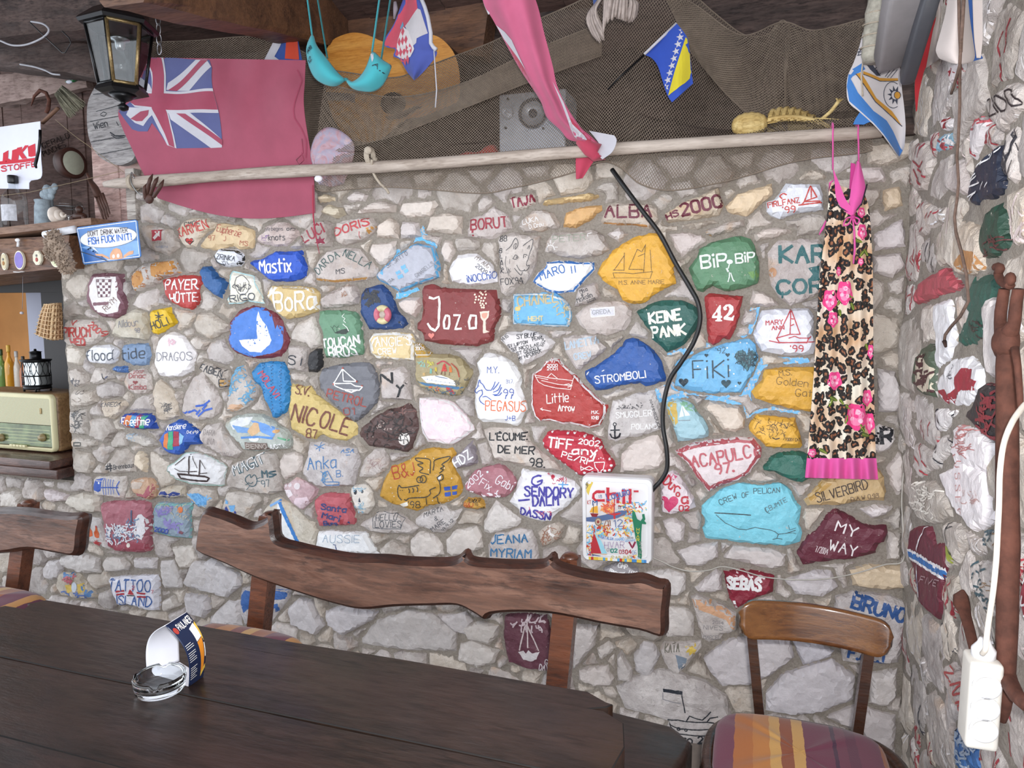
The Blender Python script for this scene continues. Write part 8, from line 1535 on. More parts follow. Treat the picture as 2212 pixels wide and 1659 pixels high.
m=MB();m.tube([PQ('1',p,-.03)for p in((660,815),(730,805),(790,760),(850,735),(900,750),(950,760))],[.006,.010,.016,.020,.016,.010],plain('green_foil','1E6A3A',.4,.15),8,flat=.6);m.ball(PQ('1',(690,815),-.035),.012,plain('white_bit','C8CCD8',.6),8,(1.6,.7,.7))
tag(m.build('green_wrapper'),'crumpled green foil with a white tip beside the lantern','wrapper')
# faint stencil on the boards
m=MB();
for k,(txt,x0,y0,x1,y1)in enumerate((('GERALD',430,1480,700,1370),('PUNCHES',440,1560,660,1460))):
 for st in text_strokes(txt,x0,y0,x1,y1,52):
  P=[PQ('1',p,.140)for p in st];m.tube(P,.0035,plain('stencil','1C1516',.9),5,flat=.3)
st_o=m.build('stencil',wlft);
# wires under the roof
WW=plain('white_wire','9A9AA0',.5);BWR=plain('black_wire','151517',.5)
m=MB();m.tube(catmull([PQ('1',p,-.5)for p in((-60,390),(0,405),(120,450),(260,445),(400,390),(475,330),(480,280),(420,235),(310,215))],6),.0035,WW,7);tag(m.build('white_cable'),'white cable looped under the roof in the top left corner','cable')
m=MB();m.tube(catmull([PQ('1',p,-.205)for p in((200,640),(340,665),(450,700),(520,735),(600,745))],6),.004,WW,7);tag(m.build('white_cable'),'short white cable between the beam and the boarding','cable')
m=MB();m.tube([PQ('1',p,-.5)for p in((300,225),(430,350),(620,525),(650,525),(705,430),(690,380),(620,310))],.0022,BWR,6);tag(m.build('bent_wire'),'bent black wire hook hanging below the left roof beam','wire')
m=MB();m.tube(catmull([PQ('1',p,-.13)for p in((550,1190),(740,1350),(880,1450),(930,1490))]+[PY(268,372,-.13)],4),.0012,plain('twine','8A7A60',.9),5)
tag(m.build('twine'),'thin twine running from the brush to the pole end','string')
m=MB();m.tube([PQ('2',p,-.13)for p in((-20,570),(300,530),(700,440),(1100,345),(1200,320))],.0012,plain('twine','8A7A60',.9),5);tag(m.build('twine'),'thin twine stretched across the shelf front','string')
# tin sign, white tube, sponge coral
ts=thing('tin_sign','blue tin sign with a white speech bubble at the left end of the wall','sign',PY(245,570,-.185));yt=-.185
TB,TW=plain('sign_blue','3F78BC',.28,.05,6,0),plain('sign_white','E6EAF2',.28,.01,6,0)
qd=[PQ('A',p,yt+dy)for p,dy in(((245,285),-.02),((975,188),-.02),((1022,640),.03),((332,730),.03))]
qd=[PQ('A',p,yt)for p in((332,730),(1022,640),(975,188),(245,285))]
def lerp4(u,v):return qd[0].lerp(qd[1],u).lerp(qd[3].lerp(qd[2],u),v)
m=MB();pl_=[lerp4(*p)for p in((.03,0),(.97,0),(1,.04),(1,.96),(.97,1),(.03,1),(0,.96),(0,.04))]
m.slab(pl_,[p+Vector((0,.003,0))for p in pl_],TB);sfT=rel(m);ct=-yt
def sg(poly,mt,lf=.0008):dec(m,sfT,'A',poly,mt,ct,lf)
for k in range(4):
 cs=[(262,302),(962,208),(1005,628),(345,708)];decl(m,sfT,'A',[cs[k],cs[(k+1)%4]],9,TW,ct,.0012)
sg([(345,560),(420,520),(520,600),(640,690),(345,710)],plain('sign_dkblue','2E62A8',.3),.0006);sg([(300,520),(600,480),(980,440),(1000,600),(660,690),(560,640),(420,560)],plain('sign_ltblue','7AA6D8',.3),.0006)
bub=[(620+330*math.cos(a),405+118*math.sin(a)-14*math.cos(a)*2.2)for a in[2*math.pi*k/40 for k in range(40)]]
sg([(635+345*math.cos(a),403+124*math.sin(a)-30*math.cos(a))for a in[2*math.pi*k/40 for k in range(40)]],plain('sign_outline','6A7A94',.3),.0010);sg([(635+335*math.cos(a),403+116*math.sin(a)-30*math.cos(a))for a in[2*math.pi*k/40 for k in range(40)]],TW,.0016)
sg([(460,520),(520,585),(430,525)],TW,.0012)
TXD,TXB=plain('sign_grey','7E7676',.3),plain('sign_txtblue','3F6FC0',.3)
dect(m,sfT,'A',13,"DON'T",395,388,515,375,55,TXD,ct,.0022);dect(m,sfT,'A',13,'DRINK',550,372,690,357,55,TXD,ct,.0022);dect(m,sfT,'A',13,'WATER',715,355,862,338,52,TXD,ct,.0022)
dect(m,sfT,'A',16,'FISH',402,488,520,474,76,TXB,ct,.0022);dect(m,sfT,'A',16,'FUCK',560,468,712,450,76,TXB,ct,.0022);dect(m,sfT,'A',16,'IN',742,446,808,438,72,TXB,ct,.0022);dect(m,sfT,'A',16,'IT!',835,436,912,425,70,TXB,ct,.0022)
OC=plain('sign_orange','D8A078',.35);sg([(650,668),(655,600),(690,545),(730,530),(775,545),(800,600),(808,655),(740,668)],OC,.0016);sg([(470,600),(560,600),(640,640),(645,668),(560,630),(490,620)],OC,.0014);sg([(815,620),(880,570),(935,560),(930,600),(870,620),(815,655)],OC,.0014)
sg(oval(697,630,16,24),TW,.002);sg(oval(752,622,16,24),TW,.002)
decl(m,sfT,'A',[(300,572),(420,610),(640,690)],10,plain('sign_scratch','3A3E48',.5),ct,.0024)
m.build('plate',ts)
m=MB();m.tube([PY(97,507,-.182),PY(162,495,-.182)],.016,plain('white_tube','E6E8EE',.3),12);tag(m.build('white_tube'),'short white plastic tube behind the tin sign','tube')
m=MB();SPG=plain('sponge','9A8878',.95,.25,70,.8);rs_=random.Random(12)
for c_,r_ in(((118,520),.045),((135,548),.050),((145,572),.040),((112,545),.032)):
 p=PY(*c_,-.225);m.ball(p,r_,SPG,14,(.85,.7,1))
 for i in range(110):
  d=Vector((rs_.gauss(0,1),rs_.gauss(0,1)-.6,rs_.gauss(0,1))).normalized();q=p+Vector((d.x*.85,d.y*.7,d.z))*r_*.95;m.lathe([(.0042,0),(.003,.006),(.0006,.011)],SPG,q,d,5)
tag(m.build('spiny_coral'),'spiky brown-grey coral lump hanging at the hatch corner','coral')
# badges on the lintel
for k,(px,py,rx,ry,col,lab)in enumerate(((8,565,10,22,'CDBF9A','oval cream badge on the lintel, cut by the left frame edge'),(41,562,16,24,'7A68B8','purple oval badge on the lintel with a white ribbon'),(80,557,15,19,'DCD6BC','octagonal cream badge on the lintel with a small red figure'),(120,560,17,20,'D6D8B0','round pale green badge on the lintel half behind the spiny coral'))):
 t=thing('tap_badge',lab,'badge',PY(px,py+ry,-.105),'badges on the lintel');c_=PY(px,py,-.112);sx_=rx*.00185;sz_=ry*.00178;m=MB()
 n8=8 if k==2 else 24
 def ring_(f,dy):return[c_+Vector((sx_*f*math.cos(2*math.pi*(i+.5)/n8),dy,sz_*f*math.sin(2*math.pi*(i+.5)/n8)))for i in range(n8)]
 m.slab(ring_(1,0),ring_(1,.010),plain('badge_rim','E2DCC8',.4));m.slab(ring_(.86,-.002),ring_(.86,0),plain('badge_'+col,col,.4));m.build('plate',t)
 if k==1:
  m=MB();p0=PY(41,588,-.118);m.tube([p0+Vector((-.03,0,.002)),p0,p0+Vector((.03,0,.002))],.006,plain('ribbon_white','DDDCDC',.5),8,flat=.4);m.build('ribbon',t)
  m=MB();p0=PY(39,533,-.118);m.tube([p0,p0+Vector((.004,0,.022))],.006,WHITEP,8);m.ball(p0+Vector((0,0,.030)),.011,WHITEP,10,(1.3,.7,.8));m.build('tap_top',t)
 if k in(0,2,3):
  m=MB();fig={0:'A8763C',2:'A8443C',3:'6E7A48'}[k];m.ball(c_+Vector((0,-.003,-.008)),.010,plain('emblem_'+fig,fig,.5),10,(.8,.2,1));m.ball(c_+Vector((0,-.003,.010)),.006,plain('emblem_b'+fig,'6E6A66',.5),8,(1,.2,1));m.build('emblem',t)
        # radio in the hatch
rd=thing('radio','old cream valve radio standing on the sill of the bar hatch','radio',(PY(20,985,.03).x,.12,SILL_Z));CRM=plain('radio_cream','CFC79E',.35,.04,10,.05);yr=.03
x1_=PY(117,920,yr).x;x0_=x1_-.62;z0_=SILL_Z+.006;z1_=PY(60,850,yr).z
RWD=wood('radio_wood','5A3C24','8C6A48','A88A62',rough=.4)
m=MB();m.box(((x0_+x1_)/2,yr+.13,(z0_+z1_)/2),(x1_-x0_,.22,z1_-z0_),RWD,bevel=.022);m.build('case',rd)
m=MB()
def rr2(f,y,r_=.028):
 out=[];hx,hz=(x1_-x0_)/2-f,(z1_-z0_)/2-f;cx,cz=(x0_+x1_)/2,(z0_+z1_)/2;r2=max(.004,r_-f)
 for sx_,sz_,a0 in((1,-1,-90),(1,1,0),(-1,1,90),(-1,-1,180)):
  for k in range(6):a=R(a0+18*k);out.append(Vector((cx+sx_*(hx-r2)+r2*math.cos(a),y,cz+sz_*(hz-r2)+r2*math.sin(a))))
 return out
a_,b_,c_=rr2(.002,yr+.02),rr2(.004,yr-.002),rr2(.022,yr);n_=len(a_)
m.add(a_+b_+c_,[(k,(k+1)%n_,n_+(k+1)%n_,n_+k)for k in range(n_)]+[(n_+k,n_+(k+1)%n_,2*n_+(k+1)%n_,2*n_+k)for k in range(n_)],CRM);m.build('front_frame',rd)
GRL,nt=newmat('radio_grille');v_=objco(nt);ck=nt.n('ShaderNodeTexChecker');ck.inputs['Scale'].default_value=280;ck.inputs[1].default_value=(*lin('CFCBA8'),1);ck.inputs[2].default_value=(*lin('8E8A70'),1);nt.l(v_,ck.inputs[0]);bsdf(nt,ck.outputs[0],.6)
zm=z0_+(z1_-z0_)*.47;m=MB();m.box(((x0_+x1_)/2,yr+.006,(zm+z1_-.02)/2),(x1_-x0_-.035,.010,z1_-zm-.02),GRL);m.build('grille',rd)
m=MB();m.box(((x0_+x1_)/2,yr+.006,(zm+z0_+.022)/2),(x1_-x0_-.035,.010,zm-z0_-.028),plain('dial_glass','5E6A48',.12,.35,14,0));
for k in range(5):m.box(((x0_+x1_)/2,yr+.0003,z0_+.045+.016*k),(x1_-x0_-.06,.001,.0016),plain('dial_lines','C8CC9A',.4))
m.build('dial',rd)
for px in(5,94):
 p=PY(px,945,yr);m=MB();m.lathe([(.020,0),(.020,.010),(.014,.014),(.013,.022),(.0005,.023)],plain('knob_brass','8E7E58',.35),(p.x,yr,p.z),(0,-1,0),20);m.build('knob',rd)
p=PY(44,962,yr);
for k in range(5):m=MB();m.box((p.x-.05+.022*k,yr-.006,z0_+.024),(.019,.014,.012),CRM,bevel=.003);m.build('key',rd)
m=MB();p=PY(88,888,yr);m.box((p.x,yr-.001,p.z),(.012,.004,.028),GOLD,bevel=.002);m.build('emblem',rd)
# tea-light lantern on the radio
tl=thing('tealight_lantern','small black openwork metal candle lantern standing on the radio','lantern',(PY(82,850,.12).x,.12,z1_+.001));bx=Vector((PY(82,850,.12).x,.12,z1_+.001));rr=.062;hh=PY(82,780,.12).z-bx.z
m=MB();m.lathe([(rr*.95,.012),(rr,.016),(rr,.030),(rr*.9,.030)],BLACKM,bx,seg=28);
for k in range(4):a=R(45+90*k);m.tube([bx+Vector((rr*.9*math.cos(a),rr*.9*math.sin(a),0)),bx+Vector((rr*.95*math.cos(a),rr*.95*math.sin(a),.018))],.005,BLACKM,6)
m.build('base',tl)
m=MB();m.lathe([(rr*.88,.030),(rr*.88,hh-.006)],plain('mirror_glass','C4C8C8',.15,.1,20,0,Metallic=.7),bx,seg=28,caps=False);m.build('glass',tl)
m=MB();
for zz in(.032,hh*.52,hh):m.tube([bx+Vector((rr*math.cos(a),rr*math.sin(a),zz))for a in[2*math.pi*k/28 for k in range(28)]],.0032,BLACKM,6,closed=True)
for k in range(14):
 a=2*math.pi*k/14;e=.5*2*math.pi/14
 m.tube([bx+Vector((rr*math.cos(a+e*math.sin(math.pi*t)),rr*math.sin(a+e*math.sin(math.pi*t)),hh*.52+hh*.48*t))for t in np.linspace(0,1,7)],.0016,BLACKM,5);m.tube([bx+Vector((rr*math.cos(a-e*math.sin(math.pi*t)),rr*math.sin(a-e*math.sin(math.pi*t)),hh*.52+hh*.48*t))for t in np.linspace(0,1,7)],.0016,BLACKM,5)
 m.tube([bx+Vector((rr*math.cos(a),rr*math.sin(a),.032)),bx+Vector((rr*math.cos(a+.1),rr*math.sin(a+.1),hh*.3)),bx+Vector((rr*math.cos(a),rr*math.sin(a),hh*.5))],.0022,BLACKM,5)
m.build('openwork',tl)
m=MB();m.lathe([(rr*1.12,hh+.002),(rr*1.14,hh+.008),(rr*.5,hh+.010),(rr*.42,hh+.012),(rr*.42,hh+.045),(rr*.50,hh+.047),(rr*.1,hh+.052),(rr*.1,hh+.060),(.0005,hh+.062)],BLACKM,bx,seg=24);m.build('lid',tl)
# small wicker basket on the hatch corner
WK,WK2=plain('wicker_base','8A6844',.8),plain('wicker','D2B48C',.7,.12,60);m=MB();BC=PY(112,690,-.09)
LBk,RBk=crv('3',[(350,205),(310,300),(275,440)]),crv('3',[(480,195),(490,300),(495,480)])
def bkf(u,v):
 a_,b_=LBk(v),RBk(v);x_,y_=a_[0]+(b_[0]-a_[0])*u,a_[1]+(b_[1]-a_[1])*u
 return PY(x_,y_+6*math.sin(math.pi*u)*v,-.03-.085*math.sin(math.pi*min(1,.12+u*.85))+0.004*math.sin(u*38)*math.sin(v*38))
m.grid(bkf,48,40,WK,thick=-.004)
for v_ in np.linspace(.03,.97,9):m.tube([bkf(u,v_)+Vector((0,-.002-.002*((i+int(v_*20))%2),0))for i,u in enumerate(np.linspace(0,1,22))],.0058,WK2,5,flat=.35)
for u_ in np.linspace(.05,.95,8):m.tube([bkf(u_,v)+Vector((0,-.002-.002*((i+int(u_*20))%2),0))for i,v in enumerate(np.linspace(0,1,18))],.0058,WK2,5,flat=.35)
tag(m.build('wicker_basket'),'small woven wicker basket hung at the edge of the hatch','basket')
# inside the bar
m=MB();DKW=plain('bar_counter','2A1A12',.4,.15);cz=1.0;m.box((-5.05,.95,.5),(1.7,.35,1.0),DKW);m.box((-5.05,.95,1.005),(1.75,.40,.02),DKW);m.box((-5.3,1.55,1.86),(2.2,.3,.05),DKW);tag(m.build('back_bar'),'dark counter inside the bar carrying the bottles','counter')
BL_=[('amber','B8742A'),('green','6E8A4A'),('amber','C8902E'),('clear','D8D4C8'),('amber','A85A22')]
for k,(px,r_,h_)in enumerate(((-14,.028,.30),(4,.028,.28),(21,.028,.31),(37,.026,.27),(51,.024,.24))):
 p=PY(px,800,.86+.03*(k%2));b0=Vector((p.x,p.y,1.016));cl_=BL_[k]
 bottle('bar_bottle',['amber bottle at the left frame edge inside the bar','green bottle second from the left inside the bar','tall amber bottle in the middle of the row inside the bar','clear bottle right of the tall amber one inside the bar','dark amber bottle next to the grey panel inside the bar'][k],b0,r_,h_,plain('bottle_'+cl_[1],cl_[1],.08,.1,10,0),None,['7A2A22','2E4A2A','C8A03A','B8B8B8','222222'][k],'bottles behind the bar')
m=MB();p0,p1=PY(52,616,.43),PY(101,770,.43);m.box(((p0 .x+p1 .x)/2,.45,1.35),(p1 .x-p0 .x,.03,.85),plain('grey_panel','8A8C9C',.5,.03,6,0),bevel=.004)
pn=m.build('grey_panel');tag(pn,'pale grey panel standing upright inside the hatch','panel')
m=MB();c_=PY(92,611,.40);m.tube([c_+Vector((.012*math.cos(a),0,.014*math.sin(a)))for a in[2*math.pi*k/14 for k in range(14)]],.0025,STEEL,6,closed=True);m.build('ring',pn)
m=MB();m.tube([PY(49,590,.03),PY(49,640,.03),PY(48,668,.03)],.0012,WW,5);m.ball(PY(47,676,.03),.009,plain('bead','C8C4CC',.4),10,(1,1,.8));tag(m.build('bead_string'),'thin white cord with a bead hanging in the hatch opening','cord')
# ------ on the stone wall and in the right corner
YW=-.062
# nightdress
LEO,nt=newmat('leopard_print');tc=nt.n('ShaderNodeTexCoord');sx3=nt.n('ShaderNodeSeparateXYZ');nt.l(tc.outputs['Object'],sx3 .inputs[0]);mp=nt.n('ShaderNodeCombineXYZ');nt.l(sx3 .outputs[0],mp.inputs[0]);zm_=nt.n('ShaderNodeMath',operation='MULTIPLY');zm_.inputs[1].default_value=.72;nt.l(sx3 .outputs[2],zm_.inputs[0]);nt.l(zm_.outputs[0],mp.inputs[1])
nz=nt.n('ShaderNodeTexNoise');nz.inputs['Scale'].default_value=70;nt.l(mp.outputs[0],nz.inputs['Vector'])
ad=nt.n('ShaderNodeVectorMath',operation='MULTIPLY_ADD');ad.inputs[1].default_value=(.024,.024,.0);nt.l(nz.outputs['Color'],ad.inputs[0]);nt.l(mp.outputs[0],ad.inputs[2])
vo=nt.n('ShaderNodeTexVoronoi',voronoi_dimensions='2D');vo.inputs['Scale'].default_value=47;vo.inputs['Randomness'].default_value=1;nt.l(ad.outputs[0],vo.inputs['Vector'])
r1=ramp(nt,vo.outputs['Distance'],[(0.0,lin('A8714A')),(.13,lin('8A5438')),(.18,lin('1A1416')),(.45,lin('16120F')),(.48,lin('E8DCC4')),(1,lin('DCC09A'))])
n2=noise_tex(nt,5,2,vec=tc.outputs['Object']);base=mix(nt,ramp(nt,n2,[(.4,(0,0,0)),(.6,(1,1,1))]),lin('EDE6D6'),lin('D2A67C'))
fmask=ramp(nt,vo.outputs['Distance'],[(.45,(0,0,0)),(.48,(1,1,1))]);bsdf(nt,mix(nt,fmask,r1,base),.7,Sheen_Weight=.2)
PNK,PNKD=cloth('DE5AA4',fade=.06),cloth('C23A88',fade=.06)
dr_=thing('nightdress','leopard and rose print nightdress with pink straps and a pink hem','dress',PY(1815,1030,-.09))
yd=lambda u,v:-.085-.012*math.sin(u*3.14)-(.004+.007*v)*math.sin(u*25+1.1*math.sin(v*3))-.01*v
m=MB();DL,DR=[(1791,392),(1789,440),(1783,500),(1774,570),(1768,640),(1763,720),(1757,820),(1750,910),(1743,992)],[(1868,420),(1877,450),(1882,510),(1885,580),(1886,680),(1887,780),(1889,880),(1892,992)]
fs=sheet(m,'X',DL,DR,yd,LEO,60,70,.003)
cD=.105
RS1,RS2,RS3,LFG,LFD=cloth('E8488C'),cloth('F08CB4'),cloth('F6C4D8'),cloth('5A6E2A'),cloth('8A9A40')
def rose(cx,cy,s,h=1.15):
 dec(m,fs,'X',[(cx+s*(1+.12*math.sin(5*a))*math.cos(a),cy+s*h*(1+.12*math.sin(5*a))*math.sin(a))for a in[2*math.pi*k/22 for k in range(22)]],RS1,cD,.0016)
 for k,(dx,dy,q,mt)in enumerate(((-.3,-.25,.42,RS2),(.32,-.1,.40,RS2),(-.05,.35,.45,RS2),(-.35,.2,.22,RS3),(.1,-.35,.26,RS3),(.35,.3,.22,RS3),(0,0,.18,RS1))):
  dec(m,fs,'X',oval(cx+dx*s,cy+dy*s*h,q*s,q*s*.8*h,12),mt,cD,.0020+.0003*k)
def leafd(cx,cy,s,a):
 P=[];
 for k in range(14):t=2*math.pi*k/14;x_,y_=s*math.cos(t),s*.45*math.sin(t)*(1-.3*math.cos(t));P.append((cx+x_*math.cos(a)-y_*math.sin(a),cy+x_*math.sin(a)+y_*math.cos(a)))
 dec(m,fs,'X',P,LFG,cD,.0014);decl(m,fs,'X',[(cx-s*.8*math.cos(a),cy-s*.8*math.sin(a)),(cx+s*.8*math.cos(a),cy+s*.8*math.sin(a))],2,LFD,cD,.0022)
for q in((1838,640,8,.6),(1842,662,9,1.2),(1812,655,7,2.2),(1815,676,8,1.4),(1801,862,10,.5),(1794,870,9,2.0),(1818,868,7,1.0),(1832,880,9,.8),(1828,905,10,1.9),(1862,925,11,1.0),(1870,940,10,.4),(1855,520,9,.4),(1872,545,9,1.0),(1862,548,8,2.2),(1778,975,9,.4),(1874,750,8,1.2)):leafd(*q)
rose(1793,648,15,1.5);rose(1825,632,17,1.5);rose(1800,690,11,1.5);rose(1803,822,15,1.3);rose(1850,900,24,1.2);rose(1874,860,11,1.6);rose(1880,915,10,2.2);rose(1755,978,9,1.0);rose(1862,458,8,1.4);rose(1864,500,10,1.7);rose(1882,760,6,2.6);rose(1812,586,5,2.0);rose(1860,565,6,1.3)
m.build('body',dr_)
m=MB();sheet(m,'X',[(1743,990),(1741,1010),(1739,1032)],[(1893,990),(1895,1012),(1897,1036)],lambda u,v:-.10-.022*math.sin(u*3.14)-(.006+.012*v)*math.sin(u*30+.6),PNK,70,8,.003);m.build('hem_ruffle',dr_)
# neckline, straps and bow
m=MB();sheet(m,'W',[(330,430),(345,560),(360,700),(420,800),(500,860)],[(335,440),(400,600),(440,700),(480,760),(520,800)],lambda u,v:-.115-.01*v,PNK,8,20,.003);m.build('neck_trim',dr_)
m=MB();sheet(m,'W',[(545,360),(500,560),(480,700),(470,780),(500,860)],[(575,380),(620,600),(600,700),(560,780),(520,850)],lambda u,v:-.118-.012*math.sin(u*3.1),PNK,10,20,.003);m.build('neck_trim',dr_)
m=MB();sheet(m,'W',[(490,380),(480,560),(470,700)],[(530,390),(525,560),(515,700)],lambda u,v:-.09,PNKD,6,12,.003);m.build('back_strap',dr_)
m=MB();m.tube([PQ('W',p,-.122)for p in((335,710),(390,780),(450,815),(500,825),(545,800),(590,740),(635,570))],.0022,plain('dark_piping','2A2230',.6),6);m.build('piping',dr_)
def strap(p0,p1):
 a_=PQ('W',p0,-.128);b_=PQ('W',p1,-.115);top=Vector((a_.x,-.102,2.090))
 q=[b_,a_.lerp(b_,.5),Vector((a_.x,-.134,2.075)),Vector((a_.x,-.130,2.108)),Vector((a_.x,-.102,2.121)),Vector((a_.x,-.074,2.108)),Vector((a_.x,-.068,2.07)),Vector((b_.x+.008,-.075,b_.z+.1))]
 m=MB();m.tube(q,[.0055]*6+[.004,.003],PNK,6,flat=.45);m.build('strap',dr_)
strap((330,55),(328,440));strap((556,40),(560,370))
m=MB();bx=[(500,860),(440,870),(420,920),(450,950),(490,880),(530,860),(560,900),(580,960),(545,940),(510,870)]
m.tube(catmull([PQ('W',p,-.135)for p in((505,865),(450,880),(425,940),(470,930),(505,870),(540,930),(565,890),(510,862))],5),.006,PNK,6,flat=.4);m.tube([PQ('W',p,-.135)for p in((505,870),(520,1000),(525,1150),(512,1285))],[.006,.008,.009,.007],PNK,6,flat=.35);m.ball(PQ('W',(507,868),-.137),.008,PNKD,8);m.build('bow',dr_)
m=MB();m.tube([PQ('W',p,-.105)for p in((265,900),(235,970),(205,1025))],[.006,.011,.004],PNK,6,flat=.4);m.build('side_tie',dr_)
m=MB();m.tube([PQ('W',p,-.122)for p in((310,560),(290,640),(300,560),(330,540))],.006,PNK,6,flat=.4);m.build('side_tie',dr_)
# black cable, sign box, thin wire
BC_=plain('black_rubber','141416',.45,.03)
m=MB();m.tube(catmull([PY(a,b,y)for a,b,y in((1322,366,-.05),(1345,398,-.07),(1385,452,-.08),(1425,505,-.08),(1460,570,-.08),(1490,620,-.085),(1508,655,-.09),(1512,695,-.09),(1498,740,-.085),(1470,785,-.08),(1447,820,-.075),(1434,870,-.075),(1432,920,-.075),(1440,970,-.08),(1441,1010,-.08),(1430,1035,-.08),(1413,1054,-.08),(1404,1066,-.07))],8),.0078,BC_,10);tag(m.build('black_cable'),'thick black cable running down the wall to the sign box','cable')
sg_=thing('sign_box','white plastic sign box with a colourful painted front, end of the black cable','sign',PY(1335,1218,-.07));yq=-.098
qq=[PQ('N',p,yq)for p in((590,1510),(1300,1560),(1305,640),(565,640))];qq=[PY(*p,yq)for p in((1258,1210),(1408,1219),(1410,1035),(1256,1027))]
def L4(u,v):return qq[0].lerp(qq[1],u).lerp(qq[3].lerp(qq[2],u),v)
def rrect(f,r_=.075):
 out=[]
 for cu,cv,a0 in((1-r_,r_*.8,-90),(1-r_,1-r_*.8,0),(r_,1-r_*.8,90),(r_,r_*.8,180)):
  for k in range(7):a=R(a0+15*k);u,v=cu+r_*math.cos(a),cv+r_*.8*math.sin(a);out.append(((u-.5)*f+.5,(v-.5)*f+.5))
 return out
m=MB();n_=len(rrect(1));rings=[[L4(*p)+Vector((0,.058,0))for p in rrect(1)],[L4(*p)+Vector((0,.010,0))for p in rrect(1)],[L4(*p)for p in rrect(.975)],[L4(*p)for p in rrect(.885)],[L4(*p)+Vector((0,.007,0))for p in rrect(.872)]]
for a_,b_ in zip(rings,rings[1:]):m.add(a_+b_,[(k,(k+1)%n_,n_+(k+1)%n_,n_+k)for k in range(n_)],WHITEP)
m.build('frame',sg_)
m=MB();PWH=plain('panel_white','ECECEE',.3,.02,8,0);pan=[L4(*p)+Vector((0,.006,0))for p in rrect(.875,.02)];V2,F2=cdt([],[(p.x,p.z)for p in(pan if area([(p.x,p.z)for p in pan])>0 else pan[::-1])]);m.add([Vector((a,yq+.006,b))for a,b in V2],F2,PWH,False);sfS=rel(m);cS=-yq-.006
def P_(col):return plain('signpaint_'+col,col,.35,.04,30,0)
lev=[0]
def sf_(col,poly):lev[0]+=1;dec(m,sfS,'N',poly,P_(col),cS,.0005+.00006*lev[0])
def sl_(col,w_,pts):lev[0]+=1;decl(m,sfS,'N',pts,w_,P_(col),cS,.0008+.00006*lev[0])
def st__(col,w_,*a):lev[0]+=1;dect(m,sfS,'N',w_,*a,P_(col),cS,.0008+.00006*lev[0])
sf_('E2C85A',[(618,672),(700,670),(660,760),(640,830),(620,790)]);rs2=random.Random(31)
for cx,cy,rx,ry,n_s in((1100,940,150,60,60),(760,1190,120,60,55),(960,1200,90,40,30),(1060,1100,50,120,45),(660,1350,36,150,40),(760,1160,100,40,20),(1040,1040,60,60,24),(1130,1480,60,40,24)):
 for _ in range(n_s):
  x_,y_=cx+rs2 .uniform(-rx,rx),cy+rs2 .uniform(-ry,ry);a=rs2 .uniform(-.6,2.4);l_=rs2 .uniform(16,40);sl_(rs2 .choice(['C03A34','E2C04A','5AA8D8','F0D878','7AC0DC','D87A3A']),rs2 .uniform(7,13),[(max(632,min(1250,x_)),max(690,min(1490,y_))),(max(632,min(1250,x_+l_*math.cos(a)*.5+5)),max(690,min(1490,y_+l_*math.sin(a)*.5))),(max(632,min(1250,x_+l_*math.cos(a))),max(690,min(1490,y_+l_*math.sin(a))))])
for _ in range(70):x_,y_=860+rs2 .gauss(0,40),950+rs2 .gauss(0,34);a=rs2 .uniform(0,6);sl_(rs2 .choice(['DC6A48','E8945A','D8604A','F0B070']),13,[(x_,y_),(x_+26*math.cos(a),y_+26*math.sin(a))])
sf_('5A6C94',[(630,1045),(760,1030),(900,1000),(1000,970),(1060,975),(1040,1010),(960,1050),(800,1080),(700,1090),(632,1085)])
sf_('E2A83C',[(665,990),(690,940),(750,920),(755,1000)]);sf_('8A2E34',[(672,1000),(760,1005),(740,1040),(690,1035)]);sl_('3A3A40',6,[(703,1000),(708,900)])
sf_('C23A40',[(840,1005),(1000,995),(980,1010),(935,1025),(938,1060),(918,1060),(915,1022)]);sl_('B8343C',10,[(928,840),(922,1000)])
sf_('8E7A6A',oval(757,1090,36,42));sf_('C8B8A0',oval(757,1090,26,30));sf_('A04A44',oval(755,1090,14,17))
R2='C0303E'
sl_(R2,30,[(815,775),(740,775),(708,800),(705,840),(730,866),(815,866)]);sl_(R2,32,[(858,742),(858,875)]);sl_(R2,28,[(870,800),(940,795),(962,815),(962,885)]);sl_(R2,32,[(1025,800),(1025,890)]);sl_(R2,30,[(1012,765),(1040,765)]);sl_(R2,30,[(1090,755),(1090,890)]);sl_(R2,20,[(1135,770),(1172,770)])
st__('4A6AA8',10,'Laguilo',855,865,1090,800,70);st__('3A5A90',10,'M',700,915,745,915,50);st__('7A8AAA',6,'13',760,840,795,838,30);st__('C04A44',5,'KT',645,905,680,905,40);st__('4A4A50',5,'KJP',628,750,665,695,30)
st__('8A6A5A',9,'/11',815,1135,885,1130,60);st__('7A86A8',12,'12',925,1140,1010,1135,70);st__('4A4A58',5,'13 14',965,955,1050,950,30)
sf_('2A7A5A',[(1115,965),(1140,985),(1165,1060),(1200,1080),(1220,1050),(1215,1010),(1240,1005),(1250,1060),(1240,1080),(1260,1100),(1255,1115),(1215,1110),(1208,1200),(1205,1330),(1215,1450),(1195,1515),(1175,1490),(1170,1350),(1145,1250),(1125,1120),(1112,1040)])
for i,ch_ in enumerate('HVAR'):st__('D8C84A',6,ch_,1158,1180+36*i,1185,1182+36*i,26)
sf_('B8343C',[(712,1200),(740,1270),(790,1420),(680,1415),(690,1300)]);sf_('9AD0E0',[(720,1200),(790,1290),(850,1420),(795,1420),(745,1280)]);sf_('4A5A88',[(690,1425),(790,1445),(885,1470),(870,1482),(730,1470),(700,1450)]);sl_('C8A060',5,[(690,1420),(850,1430)])
